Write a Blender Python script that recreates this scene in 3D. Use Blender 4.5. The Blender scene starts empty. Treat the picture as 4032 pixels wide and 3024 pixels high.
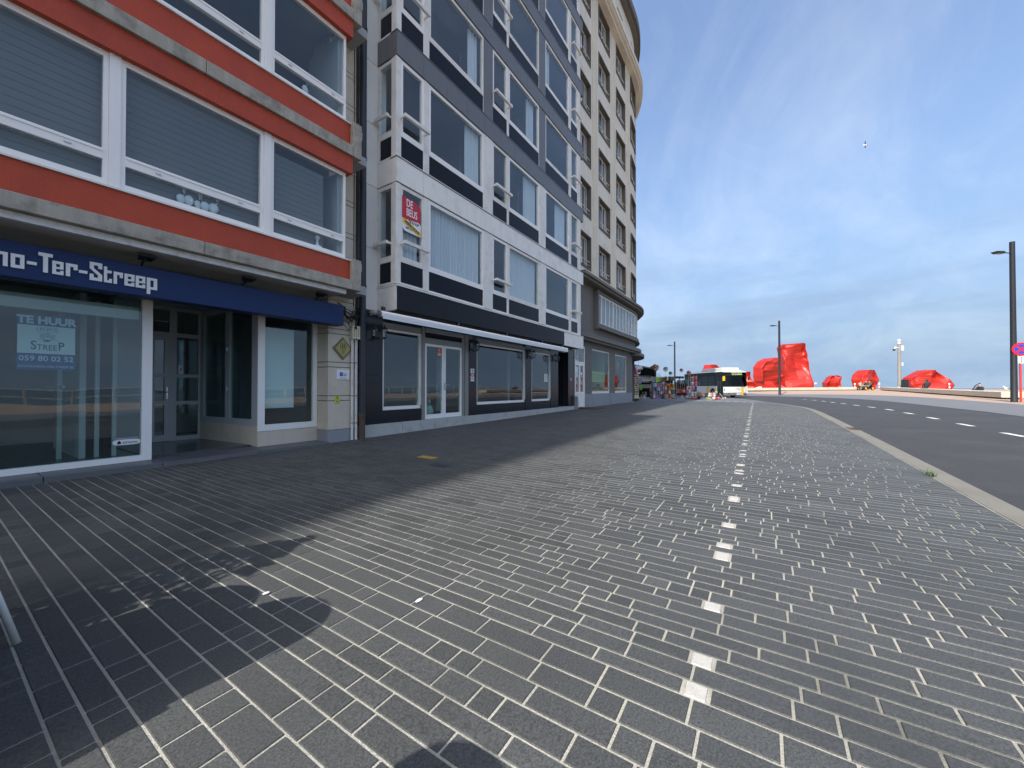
import bpy, bmesh, math, random
from mathutils import Vector, Matrix, noise
random.seed(7)
R = math.radians
PI = math.pi
SC = bpy.context.scene
COL = SC.collection

# ------------------------------------------------------------------ camera
TH = R(32.97)
cam = bpy.data.cameras.new('camera')
cam.sensor_width = 36.0
cam.lens = 13.75
cam.clip_start = 0.05
cam.clip_end = 20000
camo = bpy.data.objects.new('camera', cam)
COL.objects.link(camo)
camo.location = (0, 0, 1.2)
camo.rotation_euler = (R(90.6), 0, TH - PI / 2)
SC.camera = camo

# ------------------------------------------------------------------ sky and sun
SUN_EL, SUN_AZ = R(42), R(6)          # sun behind the camera, a little to the building side
sund = Vector((-math.cos(SUN_EL) * math.cos(SUN_AZ), math.cos(SUN_EL) * math.sin(SUN_AZ), math.sin(SUN_EL)))
W = bpy.data.worlds.new('World')
SC.world = W
W.use_nodes = True
wn, wl = W.node_tree.nodes, W.node_tree.links
wn.clear()
def WN(t, **k):
    n = wn.new(t)
    for a, b in k.items(): setattr(n, a, b)
    return n
wout = WN('ShaderNodeOutputWorld'); bg = WN('ShaderNodeBackground')
bg.inputs['Strength'].default_value = 0.15
sky = WN('ShaderNodeTexSky', sky_type='NISHITA', sun_disc=False)
sky.sun_elevation = SUN_EL
sky.sun_rotation = math.atan2(sund.x, sund.y)
sky.altitude = 0; sky.air_density = 1.0; sky.dust_density = 3.6; sky.ozone_density = 2.0
tc = WN('ShaderNodeTexCoord'); sep = WN('ShaderNodeSeparateXYZ')
wl.new(tc.outputs['Generated'], sep.inputs[0])
def wmath(op, a, b=None, c=None, clamp=False):
    n = WN('ShaderNodeMath', operation=op, use_clamp=clamp)
    for i, v in enumerate((a, b, c)):
        if v is None: continue
        if isinstance(v, (int, float)): n.inputs[i].default_value = v
        else: wl.new(v, n.inputs[i])
    return n.outputs[0]
zz = wmath('ADD', wmath('MAXIMUM', sep.outputs[2], 0.0), 0.42)
px = wmath('DIVIDE', sep.outputs[0], zz); py = wmath('DIVIDE', sep.outputs[1], zz)
comb = WN('ShaderNodeCombineXYZ'); wl.new(px, comb.inputs[0]); wl.new(py, comb.inputs[1])
def wnoise(scale, rot, sx, sy, detail, rough, dist=0.0, loc=(0, 0, 0)):
    mp = WN('ShaderNodeMapping'); mp.inputs['Rotation'].default_value = (0, 0, rot)
    mp.inputs['Scale'].default_value = (sx, sy, 1); mp.inputs['Location'].default_value = loc
    wl.new(comb.outputs[0], mp.inputs[0])
    nt = WN('ShaderNodeTexNoise'); nt.inputs['Scale'].default_value = scale
    nt.inputs['Detail'].default_value = detail; nt.inputs['Roughness'].default_value = rough
    nt.inputs['Distortion'].default_value = dist
    wl.new(mp.outputs[0], nt.inputs['Vector'])
    return nt.outputs['Fac']
def wramp(fac, stops):
    r = WN('ShaderNodeValToRGB'); e = r.color_ramp.elements
    e[0].position, e[0].color = stops[0][0], (stops[0][1],) * 3 + (1,)
    e[1].position, e[1].color = stops[1][0], (stops[1][1],) * 3 + (1,)
    wl.new(fac, r.inputs[0]); return r.outputs[0]
def wmix(fac, a, b):
    m = WN('ShaderNodeMix', data_type='RGBA')
    if isinstance(fac, float): m.inputs[0].default_value = fac
    else: wl.new(fac, m.inputs[0])
    for s, v in ((6, a), (7, b)):
        if isinstance(v, tuple): m.inputs[s].default_value = v + (1,)
        else: wl.new(v, m.inputs[s])
    return m.outputs[2]
cl1 = wramp(wnoise(1.25, 0.9, 1.0, 1.45, 9, 0.60, 1.3, (3.1, 1.2, 0)), [(0.40, 0.0), (0.68, 1.0)])      # wide thin veils
cl2 = wramp(wnoise(3.0, 0.95, 1.0, 1.7, 9, 0.66, 1.6, (0.4, 5.2, 0)), [(0.44, 0.0), (0.72, 1.0)])       # fine streaks
veil = wmath('MULTIPLY_ADD', cl2, 0.26, wmath('MULTIPLY', cl1, 0.58), clamp=True)
up = wramp(sep.outputs[2], [(0.0, 0.0), (0.62, 1.0)])
base = wmix(up, (1.20, 1.76, 2.52), (0.84, 1.34, 2.42))
hzf = wmath('MULTIPLY_ADD', wramp(sep.outputs[2], [(0.04, 1.0), (0.46, 0.0)]), 0.66, 0.30)
hz = wmix(hzf, sky.outputs[0], base)
addc = wn.new('ShaderNodeMix'); addc.data_type = 'RGBA'; addc.blend_type = 'ADD'; addc.inputs[7].default_value = (0.68, 0.58, 0.36, 1)
wl.new(veil, addc.inputs[0]); wl.new(hz, addc.inputs[6])
skyc = addc.outputs[2]
# grey-blue stratus bands low over the sea
ang = wmath('ARCTAN2', sep.outputs[1], sep.outputs[0])
comb2 = WN('ShaderNodeCombineXYZ'); wl.new(wmath('MULTIPLY', ang, 1.1), comb2.inputs[0]); wl.new(wmath('MULTIPLY_ADD', sep.outputs[2], 9.0, wmath('MULTIPLY', ang, 0.35)), comb2.inputs[1])
nb = WN('ShaderNodeTexNoise'); nb.inputs['Scale'].default_value = 1.15; nb.inputs['Detail'].default_value = 5; nb.inputs['Roughness'].default_value = 0.5
wl.new(comb2.outputs[0], nb.inputs['Vector'])
band = wmath('MULTIPLY', wramp(nb.outputs['Fac'], [(0.46, 0.0), (0.60, 1.0)]), wramp(sep.outputs[2], [(0.15, 1.0), (0.34, 0.0)]))
skyc = wmix(wmath('MULTIPLY', band, 0.70), skyc, (1.12, 1.62, 2.42))
wl.new(skyc, bg.inputs['Color']); wl.new(bg.outputs[0], wout.inputs[0])

sd = bpy.data.lights.new('sun', 'SUN')
sd.energy = 2.9; sd.angle = R(0.55); sd.color = (1.0, 0.955, 0.88)
so = bpy.data.objects.new('sun', sd); COL.objects.link(so)
so.rotation_euler = (-sund).to_track_quat('-Z', 'Y').to_euler()
so.location = (-30, 10, 40)
SC.view_settings.view_transform = 'Standard'
SC.view_settings.look = 'None'
SC.view_settings.gamma = 1.0
SC.view_settings.exposure = 1.0
try: SC.view_settings.use_curve_mapping = False
except Exception: pass
SC.cycles.max_bounces = 8
SC.cycles.transparent_max_bounces = 16
SC.cycles.caustics_reflective = False
SC.cycles.caustics_refractive = False

# ------------------------------------------------------------------ helpers
LOC = {}
def lin(r, g=None, b=None):
    if g is None: g = b = r
    f = lambda c: (c / 255 / 12.92) if c <= 10 else ((c / 255 + 0.055) / 1.055) ** 2.4
    return (f(r), f(g), f(b))

def tag(o, label=None, cat=None, group=None, kind=None):
    if label: o['label'] = label
    if cat: o['category'] = cat
    if group: o['group'] = group
    if kind: o['kind'] = kind
    return o

def thing(name, label, cat, loc=(0, 0, 0), rz=0.0, group=None, local=False, rot=None):
    o = bpy.data.objects.new(name, None)
    o.empty_display_size = 0.2
    COL.objects.link(o)
    o.location = loc
    o.rotation_euler = rot if rot else (0, 0, rz)
    LOC[o.name] = Vector((0, 0, 0)) if local else Vector(loc)
    return tag(o, label, cat, group)

class MB:
    def __init__(s):
        s.v = []; s.f = []; s.m = []
    def add(s, vs, fs, mi=0):
        n = len(s.v); s.v += [tuple(v) for v in vs]
        s.f += [tuple(i + n for i in f) for f in fs]; s.m += [mi] * len(fs)
        return s
    def box(s, x0, x1, y0, y1, z0, z1, mi=0):
        if x0 > x1: x0, x1 = x1, x0
        if y0 > y1: y0, y1 = y1, y0
        if z0 > z1: z0, z1 = z1, z0
        return s.add([(x0, y0, z0), (x1, y0, z0), (x1, y1, z0), (x0, y1, z0), (x0, y0, z1), (x1, y0, z1), (x1, y1, z1), (x0, y1, z1)],
                     [(0, 3, 2, 1), (4, 5, 6, 7), (0, 1, 5, 4), (1, 2, 6, 5), (2, 3, 7, 6), (3, 0, 4, 7)], mi)
    def prism(s, poly, a, b, axis='y', mi=0):
        # poly: 2-D outline, extruded from a to b. axis y -> (x,z), x -> (y,z), z -> (x,y)
        def P(u, w, t): return {'y': (u, t, w), 'x': (t, u, w), 'z': (u, w, t)}[axis]
        n = len(poly)
        vs = [P(u, w, a) for u, w in poly] + [P(u, w, b) for u, w in poly]
        fs = [tuple(range(n)), tuple(range(2 * n - 1, n - 1, -1))]
        fs += [(i, i + n, (i + 1) % n + n, (i + 1) % n) for i in range(n)]
        return s.add(vs, fs, mi)
    def tube(s, pts, r, n=8, mi=0, cap=True, r1=None):
        pts = [Vector(p) for p in pts]; rings = []
        base = len(s.v); up0 = None
        for i, p in enumerate(pts):
            d = (pts[min(i + 1, len(pts) - 1)] - pts[max(i - 1, 0)]).normalized()
            up = Vector((0, 0, 1)) if abs(d.z) < 0.95 else Vector((1, 0, 0))
            a = d.cross(up).normalized(); b = d.cross(a).normalized()
            rr = r if r1 is None else r + (r1 - r) * i / (len(pts) - 1)
            for k in range(n):
                t = 2 * PI * k / n
                s.v.append(tuple(p + a * (math.cos(t) * rr) + b * (math.sin(t) * rr)))
        for i in range(len(pts) - 1):
            for k in range(n):
                q = base + i * n
                s.f.append((q + k, q + (k + 1) % n, q + n + (k + 1) % n, q + n + k)); s.m.append(mi)
        if cap:
            s.f.append(tuple(base + k for k in range(n - 1, -1, -1))); s.m.append(mi)
            q = base + (len(pts) - 1) * n
            s.f.append(tuple(q + k for k in range(n))); s.m.append(mi)
        return s
    def lathe(s, prof, n=12, c=(0, 0, 0), mi=0, axis='z'):
        base = len(s.v)
        for r, z in prof:
            for k in range(n):
                t = 2 * PI * k / n; u, w = r * math.cos(t), r * math.sin(t)
                p = {'z': (u, w, z), 'y': (u, z, w), 'x': (z, u, w)}[axis]
                s.v.append((c[0] + p[0], c[1] + p[1], c[2] + p[2]))
        for i in range(len(prof) - 1):
            for k in range(n):
                q = base + i * n
                s.f.append((q + k, q + (k + 1) % n, q + n + (k + 1) % n, q + n + k)); s.m.append(mi)
        s.f.append(tuple(base + k for k in range(n - 1, -1, -1))); s.m.append(mi)
        q = base + (len(prof) - 1) * n
        s.f.append(tuple(q + k for k in range(n))); s.m.append(mi)
        return s
    def ball(s, c, r, nu=10, nv=6, mi=0):
        rx, ry, rz = (r, r, r) if isinstance(r, (int, float)) else r
        base = len(s.v)
        s.v.append((c[0], c[1], c[2] - rz))
        for i in range(1, nv):
            t = -PI / 2 + PI * i / nv
            for k in range(nu):
                p = 2 * PI * k / nu
                s.v.append((c[0] + rx * math.cos(t) * math.cos(p), c[1] + ry * math.cos(t) * math.sin(p), c[2] + rz * math.sin(t)))
        s.v.append((c[0], c[1], c[2] + rz)); top = len(s.v) - 1
        for k in range(nu):
            s.f.append((base, base + 1 + (k + 1) % nu, base + 1 + k)); s.m.append(mi)
        for i in range(nv - 2):
            q = base + 1 + i * nu
            for k in range(nu):
                s.f.append((q + k, q + (k + 1) % nu, q + nu + (k + 1) % nu, q + nu + k)); s.m.append(mi)
        q = base + 1 + (nv - 2) * nu
        for k in range(nu):
            s.f.append((q + k, q + (k + 1) % nu, top)); s.m.append(mi)
        return s
    def frame(s, x0, x1, z0, z1, y0, y1, w, mi=0, wb=None, wt=None, wl_=None, wr=None):
        wb = w if wb is None else wb; wt = w if wt is None else wt
        a = w if wl_ is None else wl_; b = w if wr is None else wr
        s.box(x0, x0 + a, y0, y1, z0, z1, mi); s.box(x1 - b, x1, y0, y1, z0, z1, mi)
        s.box(x0 + a, x1 - b, y0, y1, z0, z0 + wb, mi); s.box(x0 + a, x1 - b, y0, y1, z1 - wt, z1, mi)
        return s
    def sheet(s, x0, x1, z0, z1, y, folds, amp, mi=0, thick=0.006):
        # hanging pleats: alternating deep folds, every second flank coloured darker as painted shade
        p = (x1 - x0) / folds; vs = []
        for i in range(folds):
            x = x0 + p * i; a = amp * (0.8 + 0.5 * random.random()); w = p * (0.30 + 0.1 * random.random())
            vs += [(x, y, z0), (x, y, z1), (x + w, y - a, z0), (x + w, y - a, z1), (x + w + p * .22, y - a * .9, z0), (x + w + p * .22, y - a * .9, z1)]
        vs += [(x1, y, z0), (x1, y, z1)]
        n = len(vs) // 2 - 1
        fs = [(2 * i, 2 * i + 2, 2 * i + 3, 2 * i + 1) for i in range(n)]
        m = len(vs); vs += [(a, b + thick, c) for a, b, c in vs]
        fs += [(m + 2 * i, m + 2 * i + 1, m + 2 * i + 3, m + 2 * i + 2) for i in range(n)]
        s.add(vs, fs, mi)
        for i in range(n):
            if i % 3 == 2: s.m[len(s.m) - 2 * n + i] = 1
        return s
    def build(s, name, mats, parent=None, org=None, loc=None, smooth=False, bevel=0.0, rz=None, flat_angle=None):
        me = bpy.data.meshes.new(name)
        o0 = Vector(org) if org is not None else (LOC.get(parent.name, Vector((0, 0, 0))) if parent else Vector((0, 0, 0)))
        me.from_pydata([(x - o0.x, y - o0.y, z - o0.z) for x, y, z in s.v], [], s.f)
        if not isinstance(mats, (list, tuple)): mats = [mats]
        for m in mats: me.materials.append(m)
        if len(mats) > 1: me.polygons.foreach_set('material_index', s.m)
        if smooth:
            me.polygons.foreach_set('use_smooth', [True] * len(me.polygons))
            if flat_angle:
                me.set_sharp_from_angle(angle=R(flat_angle))
        me.update()
        o = bpy.data.objects.new(name, me); COL.objects.link(o)
        if parent:
            o.parent = parent; LOC[o.name] = o0
            if loc is not None: o.location = loc
        else:
            o.location = o0 if loc is None else loc
            LOC[o.name] = o0
        if rz is not None: o.rotation_euler = (0, 0, rz)
        if bevel:
            b = o.modifiers.new('edge', 'BEVEL'); b.width = bevel; b.segments = 2; b.limit_method = 'ANGLE'; b.angle_limit = R(40)
        return o

def copy_tree(o, loc=None, parent=None, rz=None):
    c = o.copy(); COL.objects.link(c)
    c.parent = parent
    LOC[c.name] = LOC.get(o.name, Vector((0, 0, 0)))
    if loc is not None: c.location = loc
    if rz is not None: c.rotation_euler = (0, 0, rz)
    for ch in list(o.children): copy_tree(ch, parent=c)
    return c

def text(name, body, size, mat, parent, pos, rot=(PI / 2, 0, 0), align='CENTER', ext=0.0015, off=0.0, sx=1.0, shear=0.0, spacing=1.0):
    cu = bpy.data.curves.new('t', 'FONT'); cu.body = body; cu.size = size; cu.align_x = align; cu.align_y = 'CENTER'
    cu.extrude = ext; cu.offset = off; cu.shear = shear; cu.space_character = spacing; cu.resolution_u = 3
    t = bpy.data.objects.new('t', cu); COL.objects.link(t)
    me = bpy.data.meshes.new_from_object(t)
    bpy.data.objects.remove(t); bpy.data.curves.remove(cu)
    if sx != 1.0: me.transform(Matrix.Diagonal((sx, 1, 1, 1)))
    me.materials.clear(); me.materials.append(mat); me.name = name
    o = bpy.data.objects.new(name, me); COL.objects.link(o)
    p = Vector(pos)
    if parent: o.parent = parent; p = p - LOC.get(parent.name, Vector((0, 0, 0)))
    o.location = p; o.rotation_euler = rot
    return o

# ------------------------------------------------------------------ materials
def P(name, col, rough=0.6, var=0.12, scale=4.0, bump=0.0, bscale=60.0, metal=0.0, spec=0.5, streak=0.0, stain=None, stain_amt=0.0,
      stain_scale=1.5, island=0.0, coat=0.0, rvar=0.0, fine=0.0, fscale=250.0):
    m = bpy.data.materials.new(name); m.use_nodes = True
    nt = m.node_tree; N, L = nt.nodes, nt.links
    b = N['Principled BSDF']
    b.inputs['Roughness'].default_value = rough; b.inputs['Metallic'].default_value = metal
    b.inputs['Specular IOR Level'].default_value = spec
    if coat: b.inputs['Coat Weight'].default_value = coat; b.inputs['Coat Roughness'].default_value = 0.06
    geo = N.new('ShaderNodeNewGeometry'); pos = geo.outputs['Position']
    def nz(sc, det=4, vec=None, rough_=0.55):
        t = N.new('ShaderNodeTexNoise'); t.inputs['Scale'].default_value = sc; t.inputs['Detail'].default_value = det
        t.inputs['Roughness'].default_value = rough_; L.new(vec or pos, t.inputs['Vector']); return t.outputs['Fac']
    def mth(op, a, b_=None, c=None):
        n = N.new('ShaderNodeMath'); n.operation = op
        for i, v in enumerate((a, b_, c)):
            if v is None: continue
            if isinstance(v, (int, float)): n.inputs[i].default_value = v
            else: L.new(v, n.inputs[i])
        return n.outputs[0]
    cur = None
    fac = mth('MULTIPLY_ADD', nz(scale, 5), 2 * var, 1 - var)
    if island:
        isl = mth('MULTIPLY_ADD', geo.outputs['Random Per Island'], 2 * island, 1 - island)
        oi = N.new('ShaderNodeObjectInfo')
        isl2 = mth('MULTIPLY_ADD', oi.outputs['Random'], island, 1 - island / 2)
        fac = mth('MULTIPLY', mth('MULTIPLY', fac, isl), isl2)
    if fine:
        fac = mth('MULTIPLY', fac, mth('MULTIPLY_ADD', nz(fscale, 2), 2 * fine, 1 - fine))
    if streak:
        mp = N.new('ShaderNodeMapping'); mp.inputs['Scale'].default_value = (9, 9, 0.7); L.new(pos, mp.inputs[0])
        fac = mth('MULTIPLY', fac, mth('MULTIPLY_ADD', nz(1.0, 5, mp.outputs[0], 0.65), 2 * streak, 1 - streak))
    mul = N.new('ShaderNodeMix'); mul.data_type = 'RGBA'; mul.blend_type = 'MULTIPLY'; mul.inputs[0].default_value = 1
    mul.inputs[6].default_value = tuple(col) + (1,)
    L.new(fac, mul.inputs[7]); cur = mul.outputs[2]
    if stain:
        r = N.new('ShaderNodeValToRGB'); r.color_ramp.elements[0].position = 0.5; r.color_ramp.elements[1].position = 0.72
        L.new(nz(stain_scale, 6, None, 0.65), r.inputs[0])
        mx = N.new('ShaderNodeMix'); mx.data_type = 'RGBA'
        L.new(mth('MULTIPLY', r.outputs[0], stain_amt), mx.inputs[0]); L.new(cur, mx.inputs[6]); mx.inputs[7].default_value = tuple(stain) + (1,)
        cur = mx.outputs[2]
    L.new(cur, b.inputs['Base Color'])
    if rvar: L.new(mth('MULTIPLY_ADD', nz(2.3, 4), 2 * rvar, rough - rvar), b.inputs['Roughness'])
    if bump:
        bp = N.new('ShaderNodeBump'); bp.inputs['Strength'].default_value = min(1.0, bump); bp.inputs['Distance'].default_value = 0.01
        L.new(nz(bscale, 3), bp.inputs['Height']); L.new(bp.outputs[0], b.inputs['Normal'])
    return m

def glass(name, tint=(0.75, 0.82, 0.82), ior=1.55, rough=0.0, boost=1.0):
    m = bpy.data.materials.new(name); m.use_nodes = True
    N, L = m.node_tree.nodes, m.node_tree.links; N.clear()
    out = N.new('ShaderNodeOutputMaterial'); mix = N.new('ShaderNodeMixShader')
    tr = N.new('ShaderNodeBsdfTransparent'); tr.inputs[0].default_value = tuple(tint) + (1,)
    gl = N.new('ShaderNodeBsdfGlossy'); gl.inputs['Roughness'].default_value = rough; gl.inputs[0].default_value = (0.93, 0.97, 1, 1)
    fr = N.new('ShaderNodeFresnel'); fr.inputs['IOR'].default_value = ior
    geo = N.new('ShaderNodeNewGeometry')
    a = N.new('ShaderNodeMath'); a.operation = 'SUBTRACT'; a.inputs[0].default_value = 1.0; L.new(geo.outputs['Backfacing'], a.inputs[1])
    b = N.new('ShaderNodeMath'); b.operation = 'MULTIPLY'; b.use_clamp = True; L.new(fr.outputs[0], b.inputs[0]); L.new(a.outputs[0], b.inputs[1])
    c = N.new('ShaderNodeMath'); c.operation = 'MULTIPLY'; c.use_clamp = True; c.inputs[1].default_value = boost; L.new(b.outputs[0], c.inputs[0])
    # very slight waviness of real panes
    tcn = N.new('ShaderNodeNewGeometry'); nz = N.new('ShaderNodeTexNoise'); nz.inputs['Scale'].default_value = 1.3; nz.inputs['Detail'].default_value = 1
    L.new(tcn.outputs['Position'], nz.inputs['Vector'])
    bp = N.new('ShaderNodeBump'); bp.inputs['Strength'].default_value = 0.12; bp.inputs['Distance'].default_value = 0.02
    L.new(nz.outputs['Fac'], bp.inputs['Height']); L.new(bp.outputs[0], gl.inputs['Normal'])
    L.new(c.outputs[0], mix.inputs[0]); L.new(tr.outputs[0], mix.inputs[1]); L.new(gl.outputs[0], mix.inputs[2]); L.new(mix.outputs[0], out.inputs[0])
    return m

M = {}
M['stone'] = P('basalt_setts', (0.074, 0.077, 0.0755), 0.60, 0.16, 1.1, 0.2, 200, island=0.22, fine=1.0, fscale=120, stain=(0.048, 0.050, 0.049), stain_amt=0.6, stain_scale=0.8, rvar=0.08)
M['mortar'] = P('joint_mortar', (0.42, 0.405, 0.345), 0.85, 0.38, 2.0, 0.6, 150, stain=(0.13, 0.13, 0.112), stain_amt=0.9, stain_scale=0.75, fine=0.3, fscale=120)
M['white_stone'] = P('white_marble_setts', (0.50, 0.48, 0.445), 0.7, 0.16, 25, 0.4, 200, fine=0.2, fscale=90)
M['kerb'] = P('kerb_concrete', (0.20, 0.19, 0.162), 0.8, 0.16, 2.0, 0.5, 150, fine=0.25, fscale=160, stain=(0.145, 0.137, 0.118), stain_amt=0.5)
M['asphalt'] = P('asphalt', (0.046, 0.047, 0.050), 0.8, 0.18, 0.5, 0.7, 220, fine=0.4, fscale=300, stain=(0.068, 0.069, 0.070), stain_amt=0.9, stain_scale=0.8, streak=0.0)
M['road_paint'] = P('road_paint', (0.72, 0.72, 0.70), 0.6, 0.1, 8, stain=(0.4, 0.4, 0.39), stain_amt=0.5, stain_scale=6)
M['grey_paver'] = P('light_grey_pavers', (0.15, 0.154, 0.16), 0.7, 0.12, 1.2, fine=0.2, fscale=60)
M['brick_paver'] = P('buff_brick_pavers', (0.40, 0.285, 0.21), 0.8, 0.14, 0.8, fine=0.22, fscale=30, stain=(0.30, 0.235, 0.19), stain_amt=0.5, stain_scale=0.3)
M['sea'] = P('sea_water', (0.055, 0.085, 0.10), 0.35, 0.2, 0.02, 0.5, 0.6, spec=0.35)
M['sand'] = P('sand', (0.36, 0.30, 0.21), 0.9, 0.1, 0.2)
M['white'] = P('white_upvc', (0.87, 0.845, 0.80), 0.35, 0.03, 3)
M['white_old'] = P('aged_white_paint', (0.76, 0.735, 0.68), 0.5, 0.08, 3, streak=0.08, stain=(0.42, 0.40, 0.36), stain_amt=0.4, stain_scale=4)
M['marble'] = P('white_marble_cladding', (0.80, 0.775, 0.715), 0.45, 0.07, 2.5, streak=0.07, stain=(0.40, 0.39, 0.37), stain_amt=0.35, stain_scale=3.0, fine=0.06, fscale=80)
M['marble_side'] = P('pale_stone_cladding', (0.78, 0.76, 0.71), 0.5, 0.05, 2.0, streak=0.05, fine=0.1, fscale=60)
M['granite_grey'] = P('grey_granite_cladding', (0.135, 0.138, 0.140), 0.4, 0.10, 6, streak=0.12, fine=0.25, fscale=180)
M['granite_black'] = P('black_granite', (0.020, 0.022, 0.027), 0.16, 0.2, 5, fine=0.6, fscale=160, rvar=0.04, spec=0.3)
M['spandrel'] = P('black_glazed_panel', (0.010, 0.012, 0.018), 0.2, 0.1, 2, spec=0.12)
M['fascia_black'] = P('black_fascia_panel', (0.014, 0.016, 0.021), 0.4, 0.15, 3, streak=0.2, spec=0.15)
M['red'] = P('orange_red_mosaic', (0.44, 0.050, 0.010), 0.5, 0.18, 3.5, 0.5, 90, fine=0.42, fscale=75, streak=0.1, stain=(0.30, 0.035, 0.012), stain_amt=0.5, stain_scale=2.2)
M['concrete'] = P('weathered_concrete', (0.37, 0.34, 0.28), 0.85, 0.18, 3.5, 0.6, 60, streak=0.42, stain=(0.15, 0.138, 0.112), stain_amt=0.75, stain_scale=5, fine=0.2, fscale=90)
M['render_beige'] = P('beige_stone', (0.60, 0.53, 0.42), 0.7, 0.08, 2.5, 0.2, 80, streak=0.10, stain=(0.30, 0.26, 0.20), stain_amt=0.35, stain_scale=2.5)
M['tower'] = P('tower_render', (0.74, 0.69, 0.585), 0.8, 0.06, 1.2, 0.2, 30, streak=0.16, stain=(0.48, 0.445, 0.37), stain_amt=0.45, stain_scale=0.9)
M['tower_dark'] = P('dark_render', (0.165, 0.155, 0.138), 0.8, 0.14, 1.5, 0.3, 40, streak=0.18, stain=(0.105, 0.098, 0.088), stain_amt=0.5)
M['trim_dark'] = P('dark_stone_trim', (0.135, 0.120, 0.100), 0.75, 0.14, 3, streak=0.15)
M['plinth'] = P('bluestone_plinth', (0.27, 0.28, 0.30), 0.7, 0.1, 3, 0.2, 80, streak=0.12, fine=0.12, fscale=90)
M['plinth_pale'] = P('pale_stone_plinth', (0.44, 0.435, 0.41), 0.7, 0.1, 4, 0.2, 60, stain=(0.24, 0.235, 0.22), stain_amt=0.6, stain_scale=3)
M['bluestone'] = P('bluestone_step', (0.115, 0.12, 0.128), 0.4, 0.15, 3, streak=0.05, rvar=0.08)
M['floor_tile'] = P('dark_floor_tile', (0.065, 0.068, 0.07), 0.22, 0.15, 3)
M['soffit'] = P('soffit_plaster', (0.56, 0.53, 0.46), 0.85, 0.12, 1.5, stain=(0.22, 0.20, 0.17), stain_amt=0.5)
M['soffit_white'] = P('peeling_white_paint', (0.70, 0.69, 0.66), 0.6, 0.06, 4, stain=(0.25, 0.22, 0.18), stain_amt=0.55, stain_scale=7, streak=0.08)
M['navy'] = P('navy_fascia_sign', (0.014, 0.034, 0.115), 0.5, 0.08, 2, spec=0.25)
M['letter'] = P('white_letter', (0.82, 0.82, 0.80), 0.4, 0.03, 5)
M['letter_edge'] = P('letter_return', (0.45, 0.45, 0.43), 0.5, 0.05, 5)
M['grey_frame'] = P('grey_door_frame', (0.42, 0.44, 0.45), 0.4, 0.05, 3)
M['alu'] = P('aluminium', (0.62, 0.63, 0.64), 0.32, 0.06, 4, metal=0.7)
M['steel'] = P('brushed_steel', (0.55, 0.56, 0.57), 0.3, 0.06, 4, metal=0.9)
M['black'] = P('black_paint', (0.018, 0.018, 0.02), 0.4, 0.1, 4)
M['black_pipe'] = P('black_downpipe', (0.022, 0.028, 0.036), 0.45, 0.15, 3, streak=0.15)
M['rust'] = P('rusty_pipe_shoe', (0.085, 0.055, 0.04), 0.8, 0.25, 8, streak=0.3)
M['dark'] = P('dark_metal', (0.040, 0.046, 0.055), 0.5, 0.1, 3)
M['lamp_pole'] = P('anthracite_lamp_post', (0.018, 0.022, 0.028), 0.55, 0.12, 2, spec=0.3)
M['interior'] = P('interior_wall', (0.36, 0.37, 0.37), 0.9, 0.1, 1)
M['interior_light'] = P('interior_plaster', (0.42, 0.44, 0.43), 0.9, 0.06, 1)
M['interior_floor'] = P('interior_floor', (0.10, 0.10, 0.095), 0.6, 0.1, 1)
M['blind'] = P('grey_blind', (0.15, 0.147, 0.138), 0.7, 0.04, 2)
M['curtain'] = P('net_curtain', (0.80, 0.80, 0.80), 0.9, 0.05, 2)
M['glass_f'] = glass('window_glass', (0.88, 0.93, 0.95), 1.66)
M['glass_s'] = glass('shop_glass', (0.84, 0.93, 0.92), 1.75, boost=1.15)
M['glass_b'] = glass('clear_shop_glass', (0.80, 0.88, 0.82), 1.32)
M['curtain_shade'] = P('net_curtain_shade', (0.40, 0.41, 0.43), 0.9, 0.05, 2)  # darker copy of the curtain, pleat shading put into the colour
M['glass_bus'] = glass('bus_glass', (0.38, 0.42, 0.43), 1.35)
M['yellow'] = P('yellow_paint', (0.78, 0.50, 0.02), 0.4, 0.04, 3)
M['paper'] = P('white_paper', (0.78, 0.78, 0.77), 0.6, 0.03, 5)
M['blue_print'] = P('blue_print', (0.05, 0.10, 0.26), 0.6, 0.05, 5)
M['poster_white'] = P('poster_white', (0.62, 0.70, 0.72), 0.6, 0.03, 5)
M['poster_blue'] = P('poster_blue', (0.05, 0.10, 0.24), 0.6, 0.05, 5)
M['crimson'] = P('crimson_board', (0.50, 0.010, 0.030), 0.45, 0.05, 5)
M['ink'] = P('black_ink', (0.02, 0.02, 0.025), 0.6, 0.05, 5)
M['brass'] = P('brass_plaque', (0.34, 0.27, 0.10), 0.35, 0.1, 6, metal=0.6)
M['brass_dark'] = P('brass_plaque_rim', (0.17, 0.13, 0.06), 0.4, 0.1, 6, metal=0.5)
M['sculpt'] = P('glossy_red_lacquer', (0.40, 0.017, 0.008), 0.45, 0.08, 0.8, coat=0.08, stain=(0.34, 0.012, 0.010), stain_amt=0.5, stain_scale=0.7)
M['bench'] = P('bench_concrete', (0.52, 0.47, 0.375), 0.8, 0.1, 1.2, 0.2, 40, stain=(0.38, 0.34, 0.27), stain_amt=0.5)
M['bus_white'] = P('bus_white', (0.62, 0.62, 0.60), 0.35, 0.03, 2, coat=0.2)
M['bus_grey'] = P('bus_grey', (0.12, 0.125, 0.13), 0.4, 0.05, 2)
M['bus_black'] = P('bus_black', (0.008, 0.009, 0.010), 0.3, 0.05, 2, spec=0.15)
M['tyre'] = P('tyre_rubber', (0.016, 0.016, 0.017), 0.85, 0.1, 9)
M['sign_red'] = P('sign_red', (0.56, 0.010, 0.035), 0.35, 0.04, 4)
M['sign_blue'] = P('sign_blue', (0.010, 0.055, 0.38), 0.35, 0.04, 4)
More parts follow.
